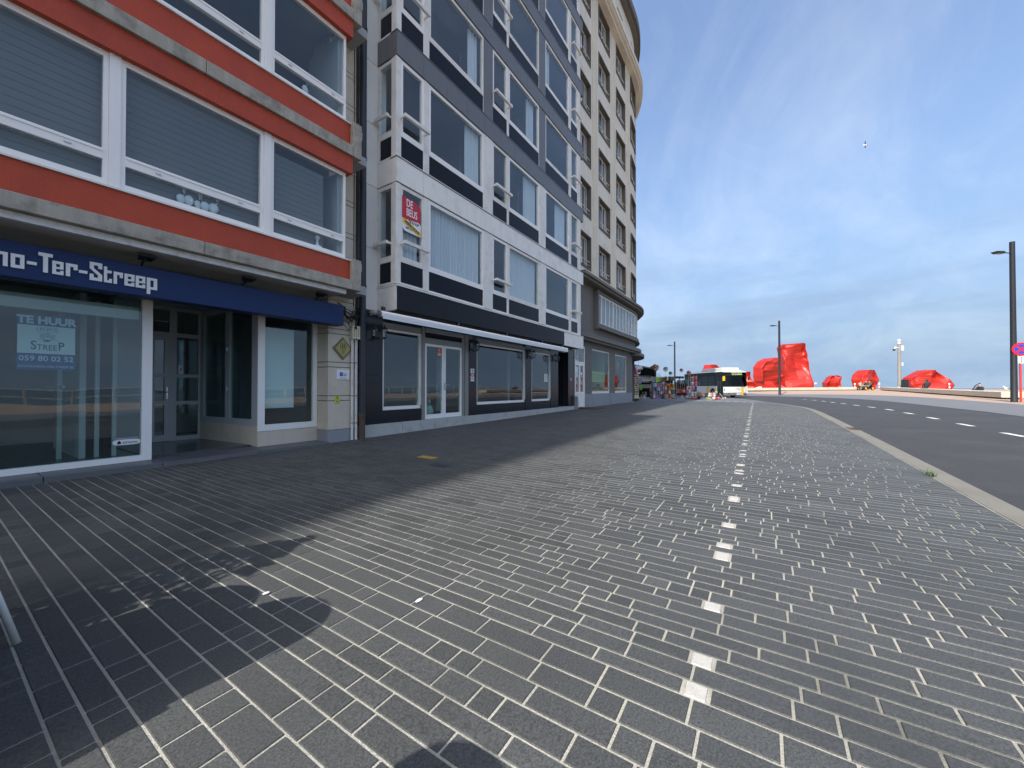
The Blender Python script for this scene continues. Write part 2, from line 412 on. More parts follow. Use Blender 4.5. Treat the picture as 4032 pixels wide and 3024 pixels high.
M['red_pole'] = P('red_pole', (0.60, 0.045, 0.035), 0.45, 0.1, 2)
M['cctv'] = P('camera_mast_grey', (0.24, 0.235, 0.215), 0.45, 0.08, 3)
M['green_plastic'] = P('mint_wrapping', (0.09, 0.48, 0.32), 0.5, 0.12, 7)
M['pale_bag'] = P('pale_plastic_bag', (0.30, 0.45, 0.38), 0.4, 0.2, 9)
M['skin'] = P('skin', (0.45, 0.28, 0.20), 0.6, 0.05, 6)
M['jacket'] = P('dark_jacket', (0.022, 0.024, 0.030), 0.8, 0.15, 9)
M['olive'] = P('olive_cloth', (0.07, 0.075, 0.04), 0.85, 0.15, 9)
M['gull'] = P('gull_white', (0.75, 0.76, 0.78), 0.7, 0.05, 9)
M['gull_grey'] = P('gull_grey', (0.16, 0.18, 0.21), 0.7, 0.1, 9)
M['leaf'] = P('leaf_green', (0.055, 0.10, 0.035), 0.6, 0.3, 12)
M['twig'] = P('dry_flowers', (0.28, 0.22, 0.14), 0.8, 0.3, 20)
M['wicker'] = P('dark_wicker', (0.020, 0.022, 0.026), 0.55, 0.2, 30)
M['cable'] = P('black_cable', (0.012, 0.012, 0.013), 0.5, 0.1, 9)
M['cream'] = P('cream_rack', (0.68, 0.63, 0.48), 0.5, 0.08, 5)
def colour(name, c, rough=0.5): 
    if name not in M: M[name] = P(name, c, rough, 0.06, 6)
    return M[name]

# ================================================================== THE GROUND
def gz(x):
    return 0.01 * max(-25.0, min(24.0, x))
def sstep(a, b, x):
    t = max(0.0, min(1.0, (x - a) / (b - a))); return t * t * (3 - 2 * t)
def zp(x, y):
    w = max(max(0.25, min(1.0, (3 - y) / 15)), sstep(57, 70, x))
    return gz(x) + 0.07 + 0.0105 * max(0.0, min(66.0, x - 20)) * w

ROWS = [(-45, -1.78, -45, -7.5), (-20, -1.78, -20, -7.5), (0, -1.78, 0, -7.5), (13, -1.78, 13, -7.5), (20, -1.72, 20, -7.5), (24, -1.5, 25, -7.5),
        (28, -0.8, 30, -7.5), (32.3, 0.15, 36, -7.5), (36, 0.9, 41, -7.3), (40, 1.9, 46, -6.5), (43.4, 3.0, 50.3, -4.8),
        (46, 4.4, 54, -2.2), (50, 7, 57.5, 1.2), (56, 11.5, 63, 6), (64, 18, 70.5, 13), (80, 32, 86, 27)]
def crow(u):
    i = max(0, min(len(ROWS) - 2, int(u))); t = u - i
    p0 = ROWS[max(i - 1, 0)]; p1 = ROWS[i]; p2 = ROWS[i + 1]; p3 = ROWS[min(i + 2, len(ROWS) - 1)]
    if i < 4:   # straight stretch
        return [p1[k] + (p2[k] - p1[k]) * t for k in range(4)]
    return [0.5 * ((2 * p1[k]) + (p2[k] - p0[k]) * t + (2 * p0[k] - 5 * p1[k] + 4 * p2[k] - p3[k]) * t * t + (3 * p1[k] - p0[k] - 3 * p2[k] + p3[k]) * t ** 3) for k in range(4)]
US = [i * 0.25 for i in range((len(ROWS) - 1) * 4 + 1)]
RW = [crow(u) for u in US]
def along(r, d0=None, frac=None):
    """point on a cross-section: d metres beyond the near edge towards the sea (frac: share of the carriageway)"""
    a = Vector((r[0], r[1])); b = Vector((r[2], r[3])); L_ = (b - a).length; d = (b - a) / L_
    return a + d * (d0 if frac is None else frac * L_ + (d0 or 0))
def near_y(x):
    for a, b in zip(RW, RW[1:]):
        if a[0] <= x <= b[0]:
            t = (x - a[0]) / (b[0] - a[0]); return a[1] + (b[1] - a[1]) * t
    return -1.78
def strip(name, cols, mat, kind='structure', parent=None):
    mb = MB(); n = len(cols[0]); k = len(cols)
    for j in range(n):
        for c in cols: mb.v.append(c[j])
    for j in range(n - 1):
        for i in range(k - 1):
            q = j * k + i
            mb.f.append((q, q + 1, q + k + 1, q + k)); mb.m.append(0)
    o = mb.build(name, mat, parent)
    if parent is None: tag(o, kind=kind)
    return o

KW = 0.235
def col(fn): return [fn(r, u) for r, u in zip(RW, US)]
def P3(p, z): return (p.x, p.y, z)
# road
c_road = [col(lambda r, u, f=f: (lambda p: P3(p, gz(r[0]) - 0.055 + 0.051 * min(1.0, f * 2.2)))(along(r, KW * (1 - f), f))) for f in (0, .2, .4, .6, .8, 1)]
road = strip('road', c_road, M['asphalt'])
# kerb
kb = MB()
for j in range(len(RW) - 1):
    a, b = RW[j], RW[j + 1]
    a0, a1, b0, b1 = along(a, 0), along(a, KW), along(b, 0), along(b, KW)
    za, zb = gz(a[0]) + 0.004, gz(b[0]) + 0.004
    kb.add([P3(a0, za), P3(a1, za - .008), P3(b1, zb - .008), P3(b0, zb), P3(a1, za - .1), P3(b1, zb - .1), P3(a0, za - .1), P3(b0, zb - .1)],
           [(0, 1, 2, 3), (1, 4, 5, 2), (0, 3, 7, 6)])
kerb = kb.build('kerb', M['kerb']); tag(kerb, kind='structure')
# ragged dark seam of asphalt against the kerb
# light grey paver strip and buff plaza on the sea side
def seaext(r, u, d):
    k = max(0.0, min(1.0, (u - 7.0) / 3.0)); s_ = 1 + 2.2 * k
    p = along(r, d * s_ if d > 3.2 else d, 1.0)
    return P3(p, zp(p.x, p.y) if d > 3.2 else (gz(p.x) + 0.002) * (1 - d / 3.2) + zp(p.x, p.y) * (d / 3.2))
strip('grey_pavement', [col(lambda r, u, d=d: seaext(r, u, d)) for d in (0, 1.0, 2.0, 3.1)], M['grey_paver'])
strip('plaza', [col(lambda r, u, d=d: seaext(r, u, d)) for d in (3.1, 3.6, 5, 7, 10, 13, 16)], M['brick_paver'])
# far paving mat round the corner, setts drawn by the material where they are too small to pick apart
mfar = bpy.data.materials.new('far_setts'); mfar.use_nodes = True
N, L = mfar.node_tree.nodes, mfar.node_tree.links
g_ = N.new('ShaderNodeNewGeometry'); sp = N.new('ShaderNodeSeparateXYZ'); cb = N.new('ShaderNodeCombineXYZ'); bt = N.new('ShaderNodeTexBrick')
L.new(g_.outputs['Position'], sp.inputs[0]); L.new(sp.outputs[1], cb.inputs[0]); L.new(sp.outputs[0], cb.inputs[1]); L.new(cb.outputs[0], bt.inputs['Vector'])
bt.inputs['Color1'].default_value = (0.125, 0.129, 0.133, 1); bt.inputs['Color2'].default_value = (0.10, 0.104, 0.108, 1); bt.inputs['Mortar'].default_value = (0.30, 0.29, 0.25, 1)
bt.inputs['Scale'].default_value = 1; bt.inputs['Brick Width'].default_value = 0.24; bt.inputs['Row Height'].default_value = 0.112; bt.inputs['Mortar Size'].default_value = 0.006
L.new(bt.outputs['Color'], N['Principled BSDF'].inputs['Base Color']); N['Principled BSDF'].inputs['Roughness'].default_value = 0.62
XS_END = 31.0
def inner(r, u, d):
    k = max(0.0, min(1.0, (u - 6.0) / 2.0))
    p = along(r, -d * (1 + 1.6 * k)); return P3(p, gz(r[0]) - 0.003)
strip('far_pavement', [col(lambda r, u, d=d: (lambda q: (q[0], q[1], q[2] - (0.012 if r[0] < XS_END + 1.0 else 0)))(inner(r, u, d))) for d in (0, 2.5, 5, 7.5, 10.2)], mfar)
# mortar bed, near part
def ymax(x):
    if x < 4.8: return 7.60
    if x < 5.55: return 7.68
    if x < 26.9: return 7.74
    return 16.76 - math.sqrt(max(0.1, 81 - (x - 26.9) ** 2)) - 0.05
bed = MB(); xs = [-3 + i * 0.5 for i in range(int((XS_END + 3) / 0.5) + 1)]
for x in xs: bed.v += [(x, near_y(x), gz(x) - 0.003), (x, 3, gz(x) - 0.003), (x, ymax(x) + 0.25, gz(x) - 0.003)]
for i in range(len(xs) - 1):
    for k in range(2):
        q = i * 3 + k; bed.f.append((q, q + 3, q + 4, q + 1)); bed.m.append(0)
pav = bed.build('pavement', M['mortar']); tag(pav, kind='structure')

# setts: courses run from the facade to the kerb
CH = 0.0025
def sett_geo(w, l):
    hw, hl = w / 2, l / 2; c = CH
    vs = [(-hw, -hl, -.006), (hw, -hl, -.006), (hw, hl, -.006), (-hw, hl, -.006), (-hw + c, -hl + c, -.001), (hw - c, -hl + c, -.001), (hw - c, hl - c, -.001), (-hw + c, hl - c, -.001)]
    fs = [(4, 5, 6, 7), (0, 1, 5, 4), (1, 2, 6, 5), (2, 3, 7, 6), (3, 0, 4, 7)]
    return vs, fs
rs = random.Random(21)
pairs = []
for k in range(20):
    x0 = 1.73 + 1.435 * k
    pairs += [x0, x0 + 0.19, x0 + 0.68]
stones = []; marks = []
x = -2.6; pat = [0.118, 0.100, 0.136, 0.090, 0.122, 0.108, 0.146, 0.094]
pi_ = 0; done = set(); r_i = 0
J = 0.0098
while x < XS_END:
    w = pat[(r_i * 5 + rs.randrange(3)) % 8]; r_i += 1
    if any(m_ not in done and x + .02 <= m_ <= x + .10 for m_ in pairs): w = 0.091
    xc = x + w / 2
    mk = None
    for m_ in pairs:
        if m_ not in done and abs(m_ - xc) <= w / 2 + 0.012:
            mk = m_; done.add(m_); break
    y0, y1 = near_y(xc) + 0.012, ymax(xc) - 0.01
    segs = [(y0, y1)]
    if mk is not None:
        yc = 0.235 + 0.0165 * (mk - 1.7); marks.append((xc, yc, w - J, 0.078))
        segs = [(y0, yc - 0.039 - J), (yc + 0.039 + J, y1)]
    for a, b in segs:
        y = a
        fam = [0.12, 0.18, 0.25, 0.29, 0.33, 0.37, 0.29, 0.25] if rs.random() < .75 else [0.11, 0.34, 0.13, 0.40]
        while y < b - 0.03:
            l = fam[rs.randrange(len(fam))] + rs.choice((-.01, 0, .01, .02))
            if b - (y + l) < 0.08: l = b - y
            stones.append((xc, y + l / 2, round(w - J, 3), round(l - J, 3))); y += l
    x += w
# the 300 that show largest in the view become single pieces, the rest one mesh
c_, s_ = math.cos(TH), math.sin(TH)
def score(t):
    d = t[0] * c_ + t[1] * s_; r = t[0] * s_ - t[1] * c_
    if d < 0.3: return 0
    h = 1.2 - gz(t[0])
    if abs(r / d) > 1.33 or h / d > 1.0: return 0
    return t[2] * t[3] * h / d ** 3
order = sorted(range(len(stones)), key=lambda i: -score(stones[i]))
big = set(i for i in order[:300] if score(stones[i]) > 0)
cache = {}
def sett_obj(name, t, mat, jit=True):
    key = (name, t[2], t[3])
    if key not in cache:
        me = bpy.data.meshes.new(name); vs, fs = sett_geo(t[2], t[3]); me.from_pydata(vs, [], fs); me.materials.append(mat); cache[key] = me
    o = bpy.data.objects.new(name, cache[key]); COL.objects.link(o); o.parent = pav
    o.location = (t[0], t[1], gz(t[0]) + 0.003 + (rs.uniform(-.0005, .0007) if jit else 0)); o.rotation_euler = (rs.uniform(-.003, .003), -0.01 + rs.uniform(-.004, .004), rs.uniform(-.004, .004))
    return o
for i in sorted(big): sett_obj('paving_stone', stones[i], M['stone'])
for t in marks: sett_obj('marker_stone', (t[0], t[1], round(t[2], 3), round(t[3], 3)), M['white_stone'])
rest = MB()
for i, t in enumerate(stones):
    if i in big: continue
    vs, fs = sett_geo(t[2], t[3]); z = gz(t[0]) + 0.003 + rs.uniform(-.0005, .0007); a, b = rs.uniform(-.004, .004), rs.uniform(-.003, .003)
    rest.add([(t[0] + v[0], t[1] + v[1], z + v[2] + a * v[0] + b * v[1]) for v in vs], fs)
o = rest.build('paving_stones', M['stone'], pav); tag(o, kind='stuff')
# bent end of the marker line: near X 28 it turns towards the building
for k in range(9):
    xx = 30.6 + 0.5 * k; yy = 0.78 + 0.42 * k + 0.03 * k * k
    sett_obj('marker_stone', (xx, yy, 0.13, 0.3), M['white_stone']).location.z = gz(xx) + 0.006

# small fixtures in the ground
def flat_cover(name, label, cat, x, y, w, l, mat, rim=None, bars=0):
    t = thing(name, label, cat, (x, y, gz(x)))
    z = gz(x) + 0.0075
    f = MB(); b = .015
    f.box(x - w/2, x - w/2 + b, y - l/2, y + l/2, z - .03, z); f.box(x + w/2 - b, x + w/2, y - l/2, y + l/2, z - .03, z)
    f.box(x - w/2 + b, x + w/2 - b, y - l/2, y - l/2 + b, z - .03, z); f.box(x - w/2 + b, x + w/2 - b, y + l/2 - b, y + l/2, z - .03, z)
    f.build('rim', rim or mat, t)
    if bars:
        n = bars
        for i in range(n):
            yy = y - l/2 + b + (l - 2*b) * (i + .5) / n
            MB().box(x - w/2 + b, x + w/2 - b, yy - (l - 2*b) / n * .3, yy + (l - 2*b) / n * .3, z - .02, z - .002).build('bar', mat, t)
    else:
        MB().box(x - w/2 + b, x + w/2 - b, y - l/2 + b, y + l/2 - b, z - .02, z - .002).build('lid', mat, t)
    return t
flat_cover('valve_cover', 'small yellow painted metal valve cover set in the shaded pavement', 'valve cover', 4.7, 4.72, .15, .36, colour('worn_yellow', (.42, .29, .05)))
flat_cover('valve_cover', 'small dark iron valve cover beside the yellow one in the pavement', 'valve cover', 4.32, 4.1, .16, .34, M['dark'])
flat_cover('drain_cover', 'dark iron drain cover in the paving before the grey shop windows', 'drain cover', 16.4, 6.15, .4, .7, M['dark'], bars=6)
flat_cover('gully_grate', 'rusty gully grate set in the pale kerb strip beside the road', 'drain grate', 13.5, -1.9, .7, .2, M['rust'], bars=4)
# little weed tuft at the kerb
wd = MB(); rw = random.Random(3)
for i in range(46):
    a = rw.uniform(0, 6.28); l = rw.uniform(.03, .10); q = Vector((7.2 + rw.uniform(-.13, .13), -1.78 + rw.uniform(-.03, .03), gz(7.2)))
    d = Vector((math.cos(a), math.sin(a), rw.uniform(.3, 1.3))).normalized() * l; s2 = Vector((-math.sin(a), math.cos(a), 0)) * .008
    wd.add([q - s2, q + s2, q + d * .6 + s2 * .8, q + d, q + d * .6 - s2 * .8], [(0, 1, 2, 3, 4)])
tag(wd.build('weed', M['leaf'], org=(7.2, -1.78, gz(7.2))), 'tuft of green weed growing in the joint beside the kerb', 'weed')
# scraps of litter on the setts
for n_, (x_, y_, lab) in enumerate(((1.55, 1.62, 'white bird dropping or paper scrap on the sunlit setts'), (1.13, 2.42, 'crumpled white scrap lying in the strip of light between shadows'))):
    b_ = MB(); b_.ball((x_, y_, gz(x_) + .009), (.028 - .007 * n_, .013, .005), 7, 4)
    tag(b_.build('litter_scrap', M['paper'], org=(x_, y_, gz(x_) + .006)), lab, 'litter')

# dashes on the centre line
MID = [(along(r, KW / 2, 0.5), gz(r[0])) for r in RW]
acc = [0.0]
for a, b in zip(MID, MID[1:]): acc.append(acc[-1] + (b[0] - a[0]).length)
def midpt(sv):
    for i in range(len(acc) - 1):
        if acc[i] <= sv <= acc[i + 1]:
            t = (sv - acc[i]) / (acc[i + 1] - acc[i]); return MID[i][0].lerp(MID[i + 1][0], t), MID[i][1] + (MID[i + 1][1] - MID[i][1]) * t, (MID[i + 1][0] - MID[i][0]).normalized()
    return None
s0 = 13.83 + 45 - 2.53 * 12
k = 0
while True:
    sv = s0 + 2.53 * k; k += 1
    if sv > 45 + 44: break
    q = midpt(sv)
    if q is None: break
    p, z, d = q; nrm = Vector((-d.y, d.x)); d = d * .54; nrm = nrm * .065; z = z - 0.055 + 0.045 + .007
    MB().add([P3(p - d - nrm, z), P3(p + d - nrm, z), P3(p + d + nrm, z), P3(p - d + nrm, z)], [(0, 1, 2, 3)]).build('lane_dash', M['road_paint'], road)

# sea, beach and the low land under everything
def slab(name, x0, x1, y0, y1, z, mat, n=1):
    o = MB().add([(x0, y0, z), (x1, y0, z), (x1, y1, z), (x0, y1, z)], [(0, 1, 2, 3)]).build(name, mat); tag(o, kind='structure'); return o
slab('sea', -9000, 9000, -9000, 9000, -5.5, M['sea'])
slab('beach', -400, 135, -75, 60, -3.2, M['sand'])
slab('ground', -150, 108, -9, 140, -0.62, M['brick_paver'])
# sea wall face below the promenade edge
sw = MB()
edge = col(lambda r, u: seaext(r, u, 16))
for a, b in zip(edge, edge[1:]):
    sw.add([a, b, (b[0], b[1], -5), (a[0], a[1], -5)], [(0, 1, 2, 3)])
tag(sw.build('sea_wall', M['bench']), kind='structure')

# ================================================================== BUILDING 1: red-banded apartment house with the estate agent's shop
B1 = thing('apartment_building', 'apartment house with orange-red mosaic bands and a navy-fronted shop at street level', 'building', (0, 7.7, 0))
G1 = gz(4)
# beige stone courses of the end pier (ground to roof)
cz = [(0.32, 0.925), (0.94, 1.03)]
z = 1.045
while z < 21.5:
    cz += [(z, z + .595), (z + .61, z + .70)]; z += .715
for a, b in cz:
    MB().box(4.78, 5.42, 7.70, 8.3, a, b).build('stone_course', M['render_beige'], B1)
MB().box(4.80, 5.40, 7.72, 8.28, 0.0, 21.6).build('joint_backing', M['trim_dark'], B1)
MB().box(4.77, 5.43, 7.69, 8.31, -0.05, 0.31).build('plinth', M['plinth'], B1)
# body behind the shop and flats
core = MB()
core.box(-8.5, 5.42, 12.2, 12.4, 0, 21.6)            # rear wall of the rooms
core.box(-8.5, -8.3, 8.3, 12.2, 0, 21.6)
core.box(5.3, 5.42, 8.31, 12.2, 0, 21.6)
for k in range(7): core.box(-8.3, 5.3, 7.16, 12.2, 3.18 + 2.76 * k, 3.36 + 2.76 * k)
core.build('interior', M['interior'], B1)
MB().box(-8.3, 5.3, 8.3, 12.2, 0.02, 0.10).build('shop_floor', M['floor_tile'], B1)
# step in front of the shop: separate slabs
xs = [-3.0, -1.6, -0.35, 0.93, 2.09, 3.45, 4.775]
for a, b in zip(xs, xs[1:]):
    MB().box(a + .004, b - .004, 7.62, 8.3, -0.1, 0.08).build('step_slab', M['bluestone'], B1, bevel=.006)
# big shop window on the left
def win_frame(mb, x0, x1, z0, z1, y, w, d=0.07): mb.frame(x0, x1, z0, z1, y, y + d, w)
f = MB(); f.frame(-3.0, 2.078, .083, 2.93, 8.08, 8.16, .085, wr=.122)
w = f.build('shop_window', M['white'], B1)
MB().box(-2.915, 1.956, 8.115, 8.125, .168, 2.845).build('pane', M['glass_s'], w)
# recess: ceiling, floor, back wall with doors, splayed side glazing
MB().box(2.082, 3.62, 7.95, 10.6, 2.88, 2.93).build('recess_ceiling', M['interior_light'], B1)
MB().box(2.082, 3.6, 8.31, 10.5, 0.084, 0.112).build('recess_floor', M['floor_tile'], B1)
dr = MB(); Y0 = 10.29
dr.box(2.09, 2.56, Y0, Y0 + .07, .112, 2.88); dr.box(2.56, 2.60, Y0, Y0 + .07, .112, 2.88)
dr.box(2.91, 3.03, Y0, Y0 + .07, .112, 2.88); dr.box(3.40, 3.47, Y0, Y0 + .07, .112, 2.88)
for a, b in ((2.60, 2.91), (3.03, 3.40)):
    dr.box(a, b, Y0, Y0 + .07, 2.80, 2.88); dr.box(a, b, Y0, Y0 + .07, 2.26, 2.345)
dr.box(3.03, 3.40, Y0, Y0 + .07, .112, .20); dr.box(3.03, 3.40, Y0, Y0 + .07, .86, .93); dr.box(3.03, 3.40, Y0, Y0 + .07, 1.42, 1.49)
df = dr.build('door_frame', M['grey_frame'], B1)
for a, b, c, d in ((2.60, 2.91, 2.345, 2.80), (3.03, 3.40, 2.345, 2.80), (3.03, 3.40, 1.49, 2.26), (3.03, 3.40, .93, 1.42), (3.03, 3.40, .20, .86)):
    MB().box(a, b, Y0 + .03, Y0 + .04, c, d).build('pane', M['glass_s'], df)
dl = MB(); dl.frame(2.605, 2.905, .118, 2.255, Y0 - .015, Y0 + .05, .075, wb=.13)
dl.box(2.68, 2.83, Y0 - .015, Y0 + .05, .86, .94); dl.box(2.68, 2.83, Y0 - .015, Y0 + .05, 1.42, 1.50)
door = dl.build('shop_door', M['grey_frame'], B1)
for c, d in ((.25, .86), (.94, 1.42), (1.50, 2.18)): MB().box(2.68, 2.83, Y0 + .015, Y0 + .025, c, d).build('pane', M['glass_s'], door)
hd = MB(); hd.box(2.855, 2.885, Y0 - .035, Y0 - .015, .98, 1.22); hd.tube([(2.87, Y0 - .03, 1.12), (2.87, Y0 - .075, 1.12), (2.76, Y0 - .075, 1.12)], .011, 6)
hd.build('handle', M['steel'], door)
# side glazing of the recess (front corner 3.60 @ 8.1 to back corner 3.435 @ 10.29)
def sidept(t, off=0.0): return (3.60 - .165 * t + off, 8.1 + 2.19 * t)
def sidebar(mb, t0, t1, z0, z1, th=.05):
    a, b = sidept(t0), sidept(t1); c, d = sidept(t1, th), sidept(t0, th)
    mb.add([(a[0], a[1], z0), (b[0], b[1], z0), (c[0], c[1], z0), (d[0], d[1], z0), (a[0], a[1], z1), (b[0], b[1], z1), (c[0], c[1], z1), (d[0], d[1], z1)],
           [(0, 3, 2, 1), (4, 5, 6, 7), (0, 1, 5, 4), (1, 2, 6, 5), (2, 3, 7, 6), (3, 0, 4, 7)])
sf = MB()
for t0, t1 in ((0.0, .05), (.05, .09), (.455, .53), (.93, 1.0)): sidebar(sf, t0, t1, .48, 2.86)
for t0, t1 in ((.09, .455), (.53, .93)):
    sidebar(sf, t0, t1, .48, .60); sidebar(sf, t0, t1, 2.74, 2.86)
sw_ = sf.build('side_window', M['grey_frame'], B1)
for t0, t1 in ((.09, .455), (.53, .93)):
    g = MB(); a, b = sidept(t0, .02), sidept(t1, .02)
    g.add([(a[0], a[1], .60), (b[0], b[1], .60), (b[0] + .008, b[1], .60), (a[0] + .008, a[1], .60), (a[0], a[1], 2.74), (b[0], b[1], 2.74), (b[0] + .008, b[1], 2.74), (a[0] + .008, a[1], 2.74)],
          [(0, 3, 2, 1), (4, 5, 6, 7), (0, 1, 5, 4), (1, 2, 6, 5), (2, 3, 7, 6), (3, 0, 4, 7)])
    g.build('pane', M['glass_s'], sw_)
for zz_ in (1.15, 1.95):
    hn = MB(); a = sidept(.49, -.02); hn.box(a[0] - .012, a[0] + .018, a[1] - .02, a[1] + .02, zz_, zz_ + .08); hn.build('hinge', M['steel'], sw_)
bp_ = MB(); sidebar(bp_, 0.0, 1.0, .09, .478, .06); bp_.box(3.602, 4.77, 8.09, 8.2, .084, .372)
bp_.build('window_base', M['render_beige'], B1)
# right-hand shop window
f = MB(); f.frame(3.60, 4.77, .375, 2.93, 8.08, 8.155, .09, wl_=.124, wb=.12)
w = f.build('shop_window', M['white'], B1)
MB().box(3.724, 4.68, 8.11, 8.12, .495, 2.84).build('pane', M['glass_s'], w)
# things inside the shop
MB().box(-2.9, 1.94, 8.20, 8.22, 2.26, 2.45).build('window_film', M['poster_white'], B1)
gc = MB()
for x_, y_ in ((1.25, 9.2), (1.62, 9.0), (1.80, 8.9)): gc.box(x_, x_ + .05, y_, y_ + .05, .1, 2.6)
gc.box(1.27, 1.30, 9.0, 10.6, 1.2, 1.24); gc.box(1.25, 1.85, 9.2, 9.25, 2.55, 2.6)
gc.build('glass_case_frame', M['interior_light'], B1)
pn = MB(); pn.box(3.78, 4.36, 8.25, 8.27, .80, 2.40); pn.build('display_panel', M['paper'], B1)
pn = MB(); pn.box(1.45, 1.52, 9.0, 11.0, .10, 2.7); pn.box(-.6, -.5, 10.4, 12.1, .1, 2.7); pn.build('partition', M['interior_light'], B1)
# canopy soffit above the shop with its white painted edge and concrete edge beam
sx = 4.72
MB().box(-8.5, sx, 7.08, 8.3, 3.082, 3.155).build('soffit', M['soffit'], B1)
MB().box(-8.5, sx + .004, 7.00, 7.078, 3.075, 3.16).build('soffit_edge', M['soffit_white'], B1)
MB().box(-8.5, 4.77, 8.165, 8.3, 2.94, 3.08).build('shop_header', M['trim_dark'], B1)
def edge_beam(z0, z1):
    xs_ = [-8.5, -5.6, -2.75, .08, 2.35, 4.80]
    for a, b in zip(xs_, xs_[1:]):
        MB().box(a + .003, b - .003, 6.90, 7.16, z0, z1).build('concrete_band', M['concrete'], B1, bevel=.008)
edge_beam(3.165, 3.352)
for k in range(7):
    dz = 2.76 * k
    if k: edge_beam(5.845 + dz - 2.76, 6.05 + dz - 2.76)
    MB().box(4.803, 5.0, 6.905, 7.69, 3.165 + dz - (.075 if k else 0), 3.79 + dz).build('concrete_post', M['concrete'], B1, bevel=.01)
    MB().box(5.003, 5.12, 7.05, 7.3, 3.62 + dz, 3.78 + dz).build('concrete_bracket', M['concrete'], B1, bevel=.008)
    # upper mosaic apron (above the beam) and lower mosaic band (below it)
    MB().box(-8.5, 4.795, 7.0, 7.16, 3.357 + dz - (.062 if k else 0), 3.745 + dz).build('mosaic_band', M['red'], B1)
    if k: MB().box(-8.5, 4.826, 6.955, 7.16, 5.51 + dz - 2.76, 5.84 + dz - 2.76).build('mosaic_band', M['red'], B1)
    MB().box(-8.5, 4.83, 6.97, 7.16, 3.75 + dz, 3.775 + dz).build('window_sill', M['white_old'], B1)
# windows of the flats
XP = [-7.9, -5.95, -4.05, -2.15, -0.43, 1.417, 3.265, 4.731]
def b1_window(k, x0, x1, blinds):
    z = 3.78 + 2.76 * k
    f = MB(); f.frame(x0, x1, z, z + 1.73, 7.05, 7.12, .05, wb=.09, wt=.075)
    f.box(x0 + .05, x1 - .05, 7.045, 7.12, z + .335, z + .47)
    f.box(x0 + .05, x1 - .05, 7.035, 7.045, z + .43, z + .45)
    w = f.build('window', M['white'], B1)
    MB().box(x0 + .05, x1 - .05, 7.08, 7.09, z + .47, z + 1.655).build('pane', M['glass_f'], w)
    MB().box(x0 + .05, x1 - .05, 7.08, 7.09, z + .09, z + .335).build('pane', M['glass_f'], w)
    for xx in (x0 + (x1 - x0) * .22, x0 + (x1 - x0) * .8):
        MB().box(xx - .03, xx + .03, 7.03, 7.044, z + .38, z + .395).build('drain_cap', M['alu'], w)
    if blinds:
        zz_ = z + .03; me = None; n = 17
        for i in range(n):
            if me is None:
                o = MB().box(x0 + .03, x1 - .03, 7.17, 7.185, zz_, zz_ + .094).build('blind_slat', M['blind'], w); me = o.data
            else:
                o = bpy.data.objects.new('blind_slat', me); COL.objects.link(o); o.parent = w; o.location.z = .1 * i
    return w
for k in range(7):
    for x0, x1 in zip(XP, XP[1:]):
        if k >= 3 and x0 < 2: 
            pass
        b1_window(k, x0 + .056, x1 - .056 if x1 < 4.7 else x1, k == 0 and x0 > -2.6 and x0 < 3)
    for xp in XP[:-1]:
        z = 3.78 + 2.76 * k
        MB().box(xp - .054, xp + .054, 7.03, 7.16, z, z + 1.73).build('window_post', M['white'], B1)
    # white reveal and end jamb seen through the last pane
    MB().box(4.62, 4.70, 7.16, 8.2, 3.80 + 2.76 * k, 5.5 + 2.76 * k).build('reveal', M['interior_light'], B1)
# blind of the small right-hand window stops short of the side
w0 = MB()
for i in range(15): w0.box(3.44, 4.33, 7.17, 7.185, 3.81 + .1 * i, 3.904 + .1 * i)
bl = w0.build('roller_blind', M['blind'], B1)
MB().box(-8.5, 5.42, 6.95, 12.4, 21.6, 21.75).build('roof', M['concrete'], B1)
MB().box(-8.6, -8.5, 6.95, 12.4, 0, 21.6).build('party_wall', M['render_beige'], B1)
# downpipe and its rusty shoe
dp = MB(); dp.tube([(5.535, 7.60, .62), (5.535, 7.60, 21.6)], .075, 12)
for zz_ in (1.3, 3.45, 6.35, 9.3): dp.tube([(5.535, 7.60, zz_), (5.535, 7.60, zz_ + .07)], .086, 12)
p_ = dp.build('downpipe', M['black_pipe'], B1, smooth=True, flat_angle=40)
rp = MB(); rp.tube([(5.535, 7.60, .02), (5.535, 7.60, .6)], .07, 10); rp.tube([(5.535, 7.60, .56), (5.535, 7.60, .63)], .085, 10); rp.build('pipe_shoe', M['rust'], B1)

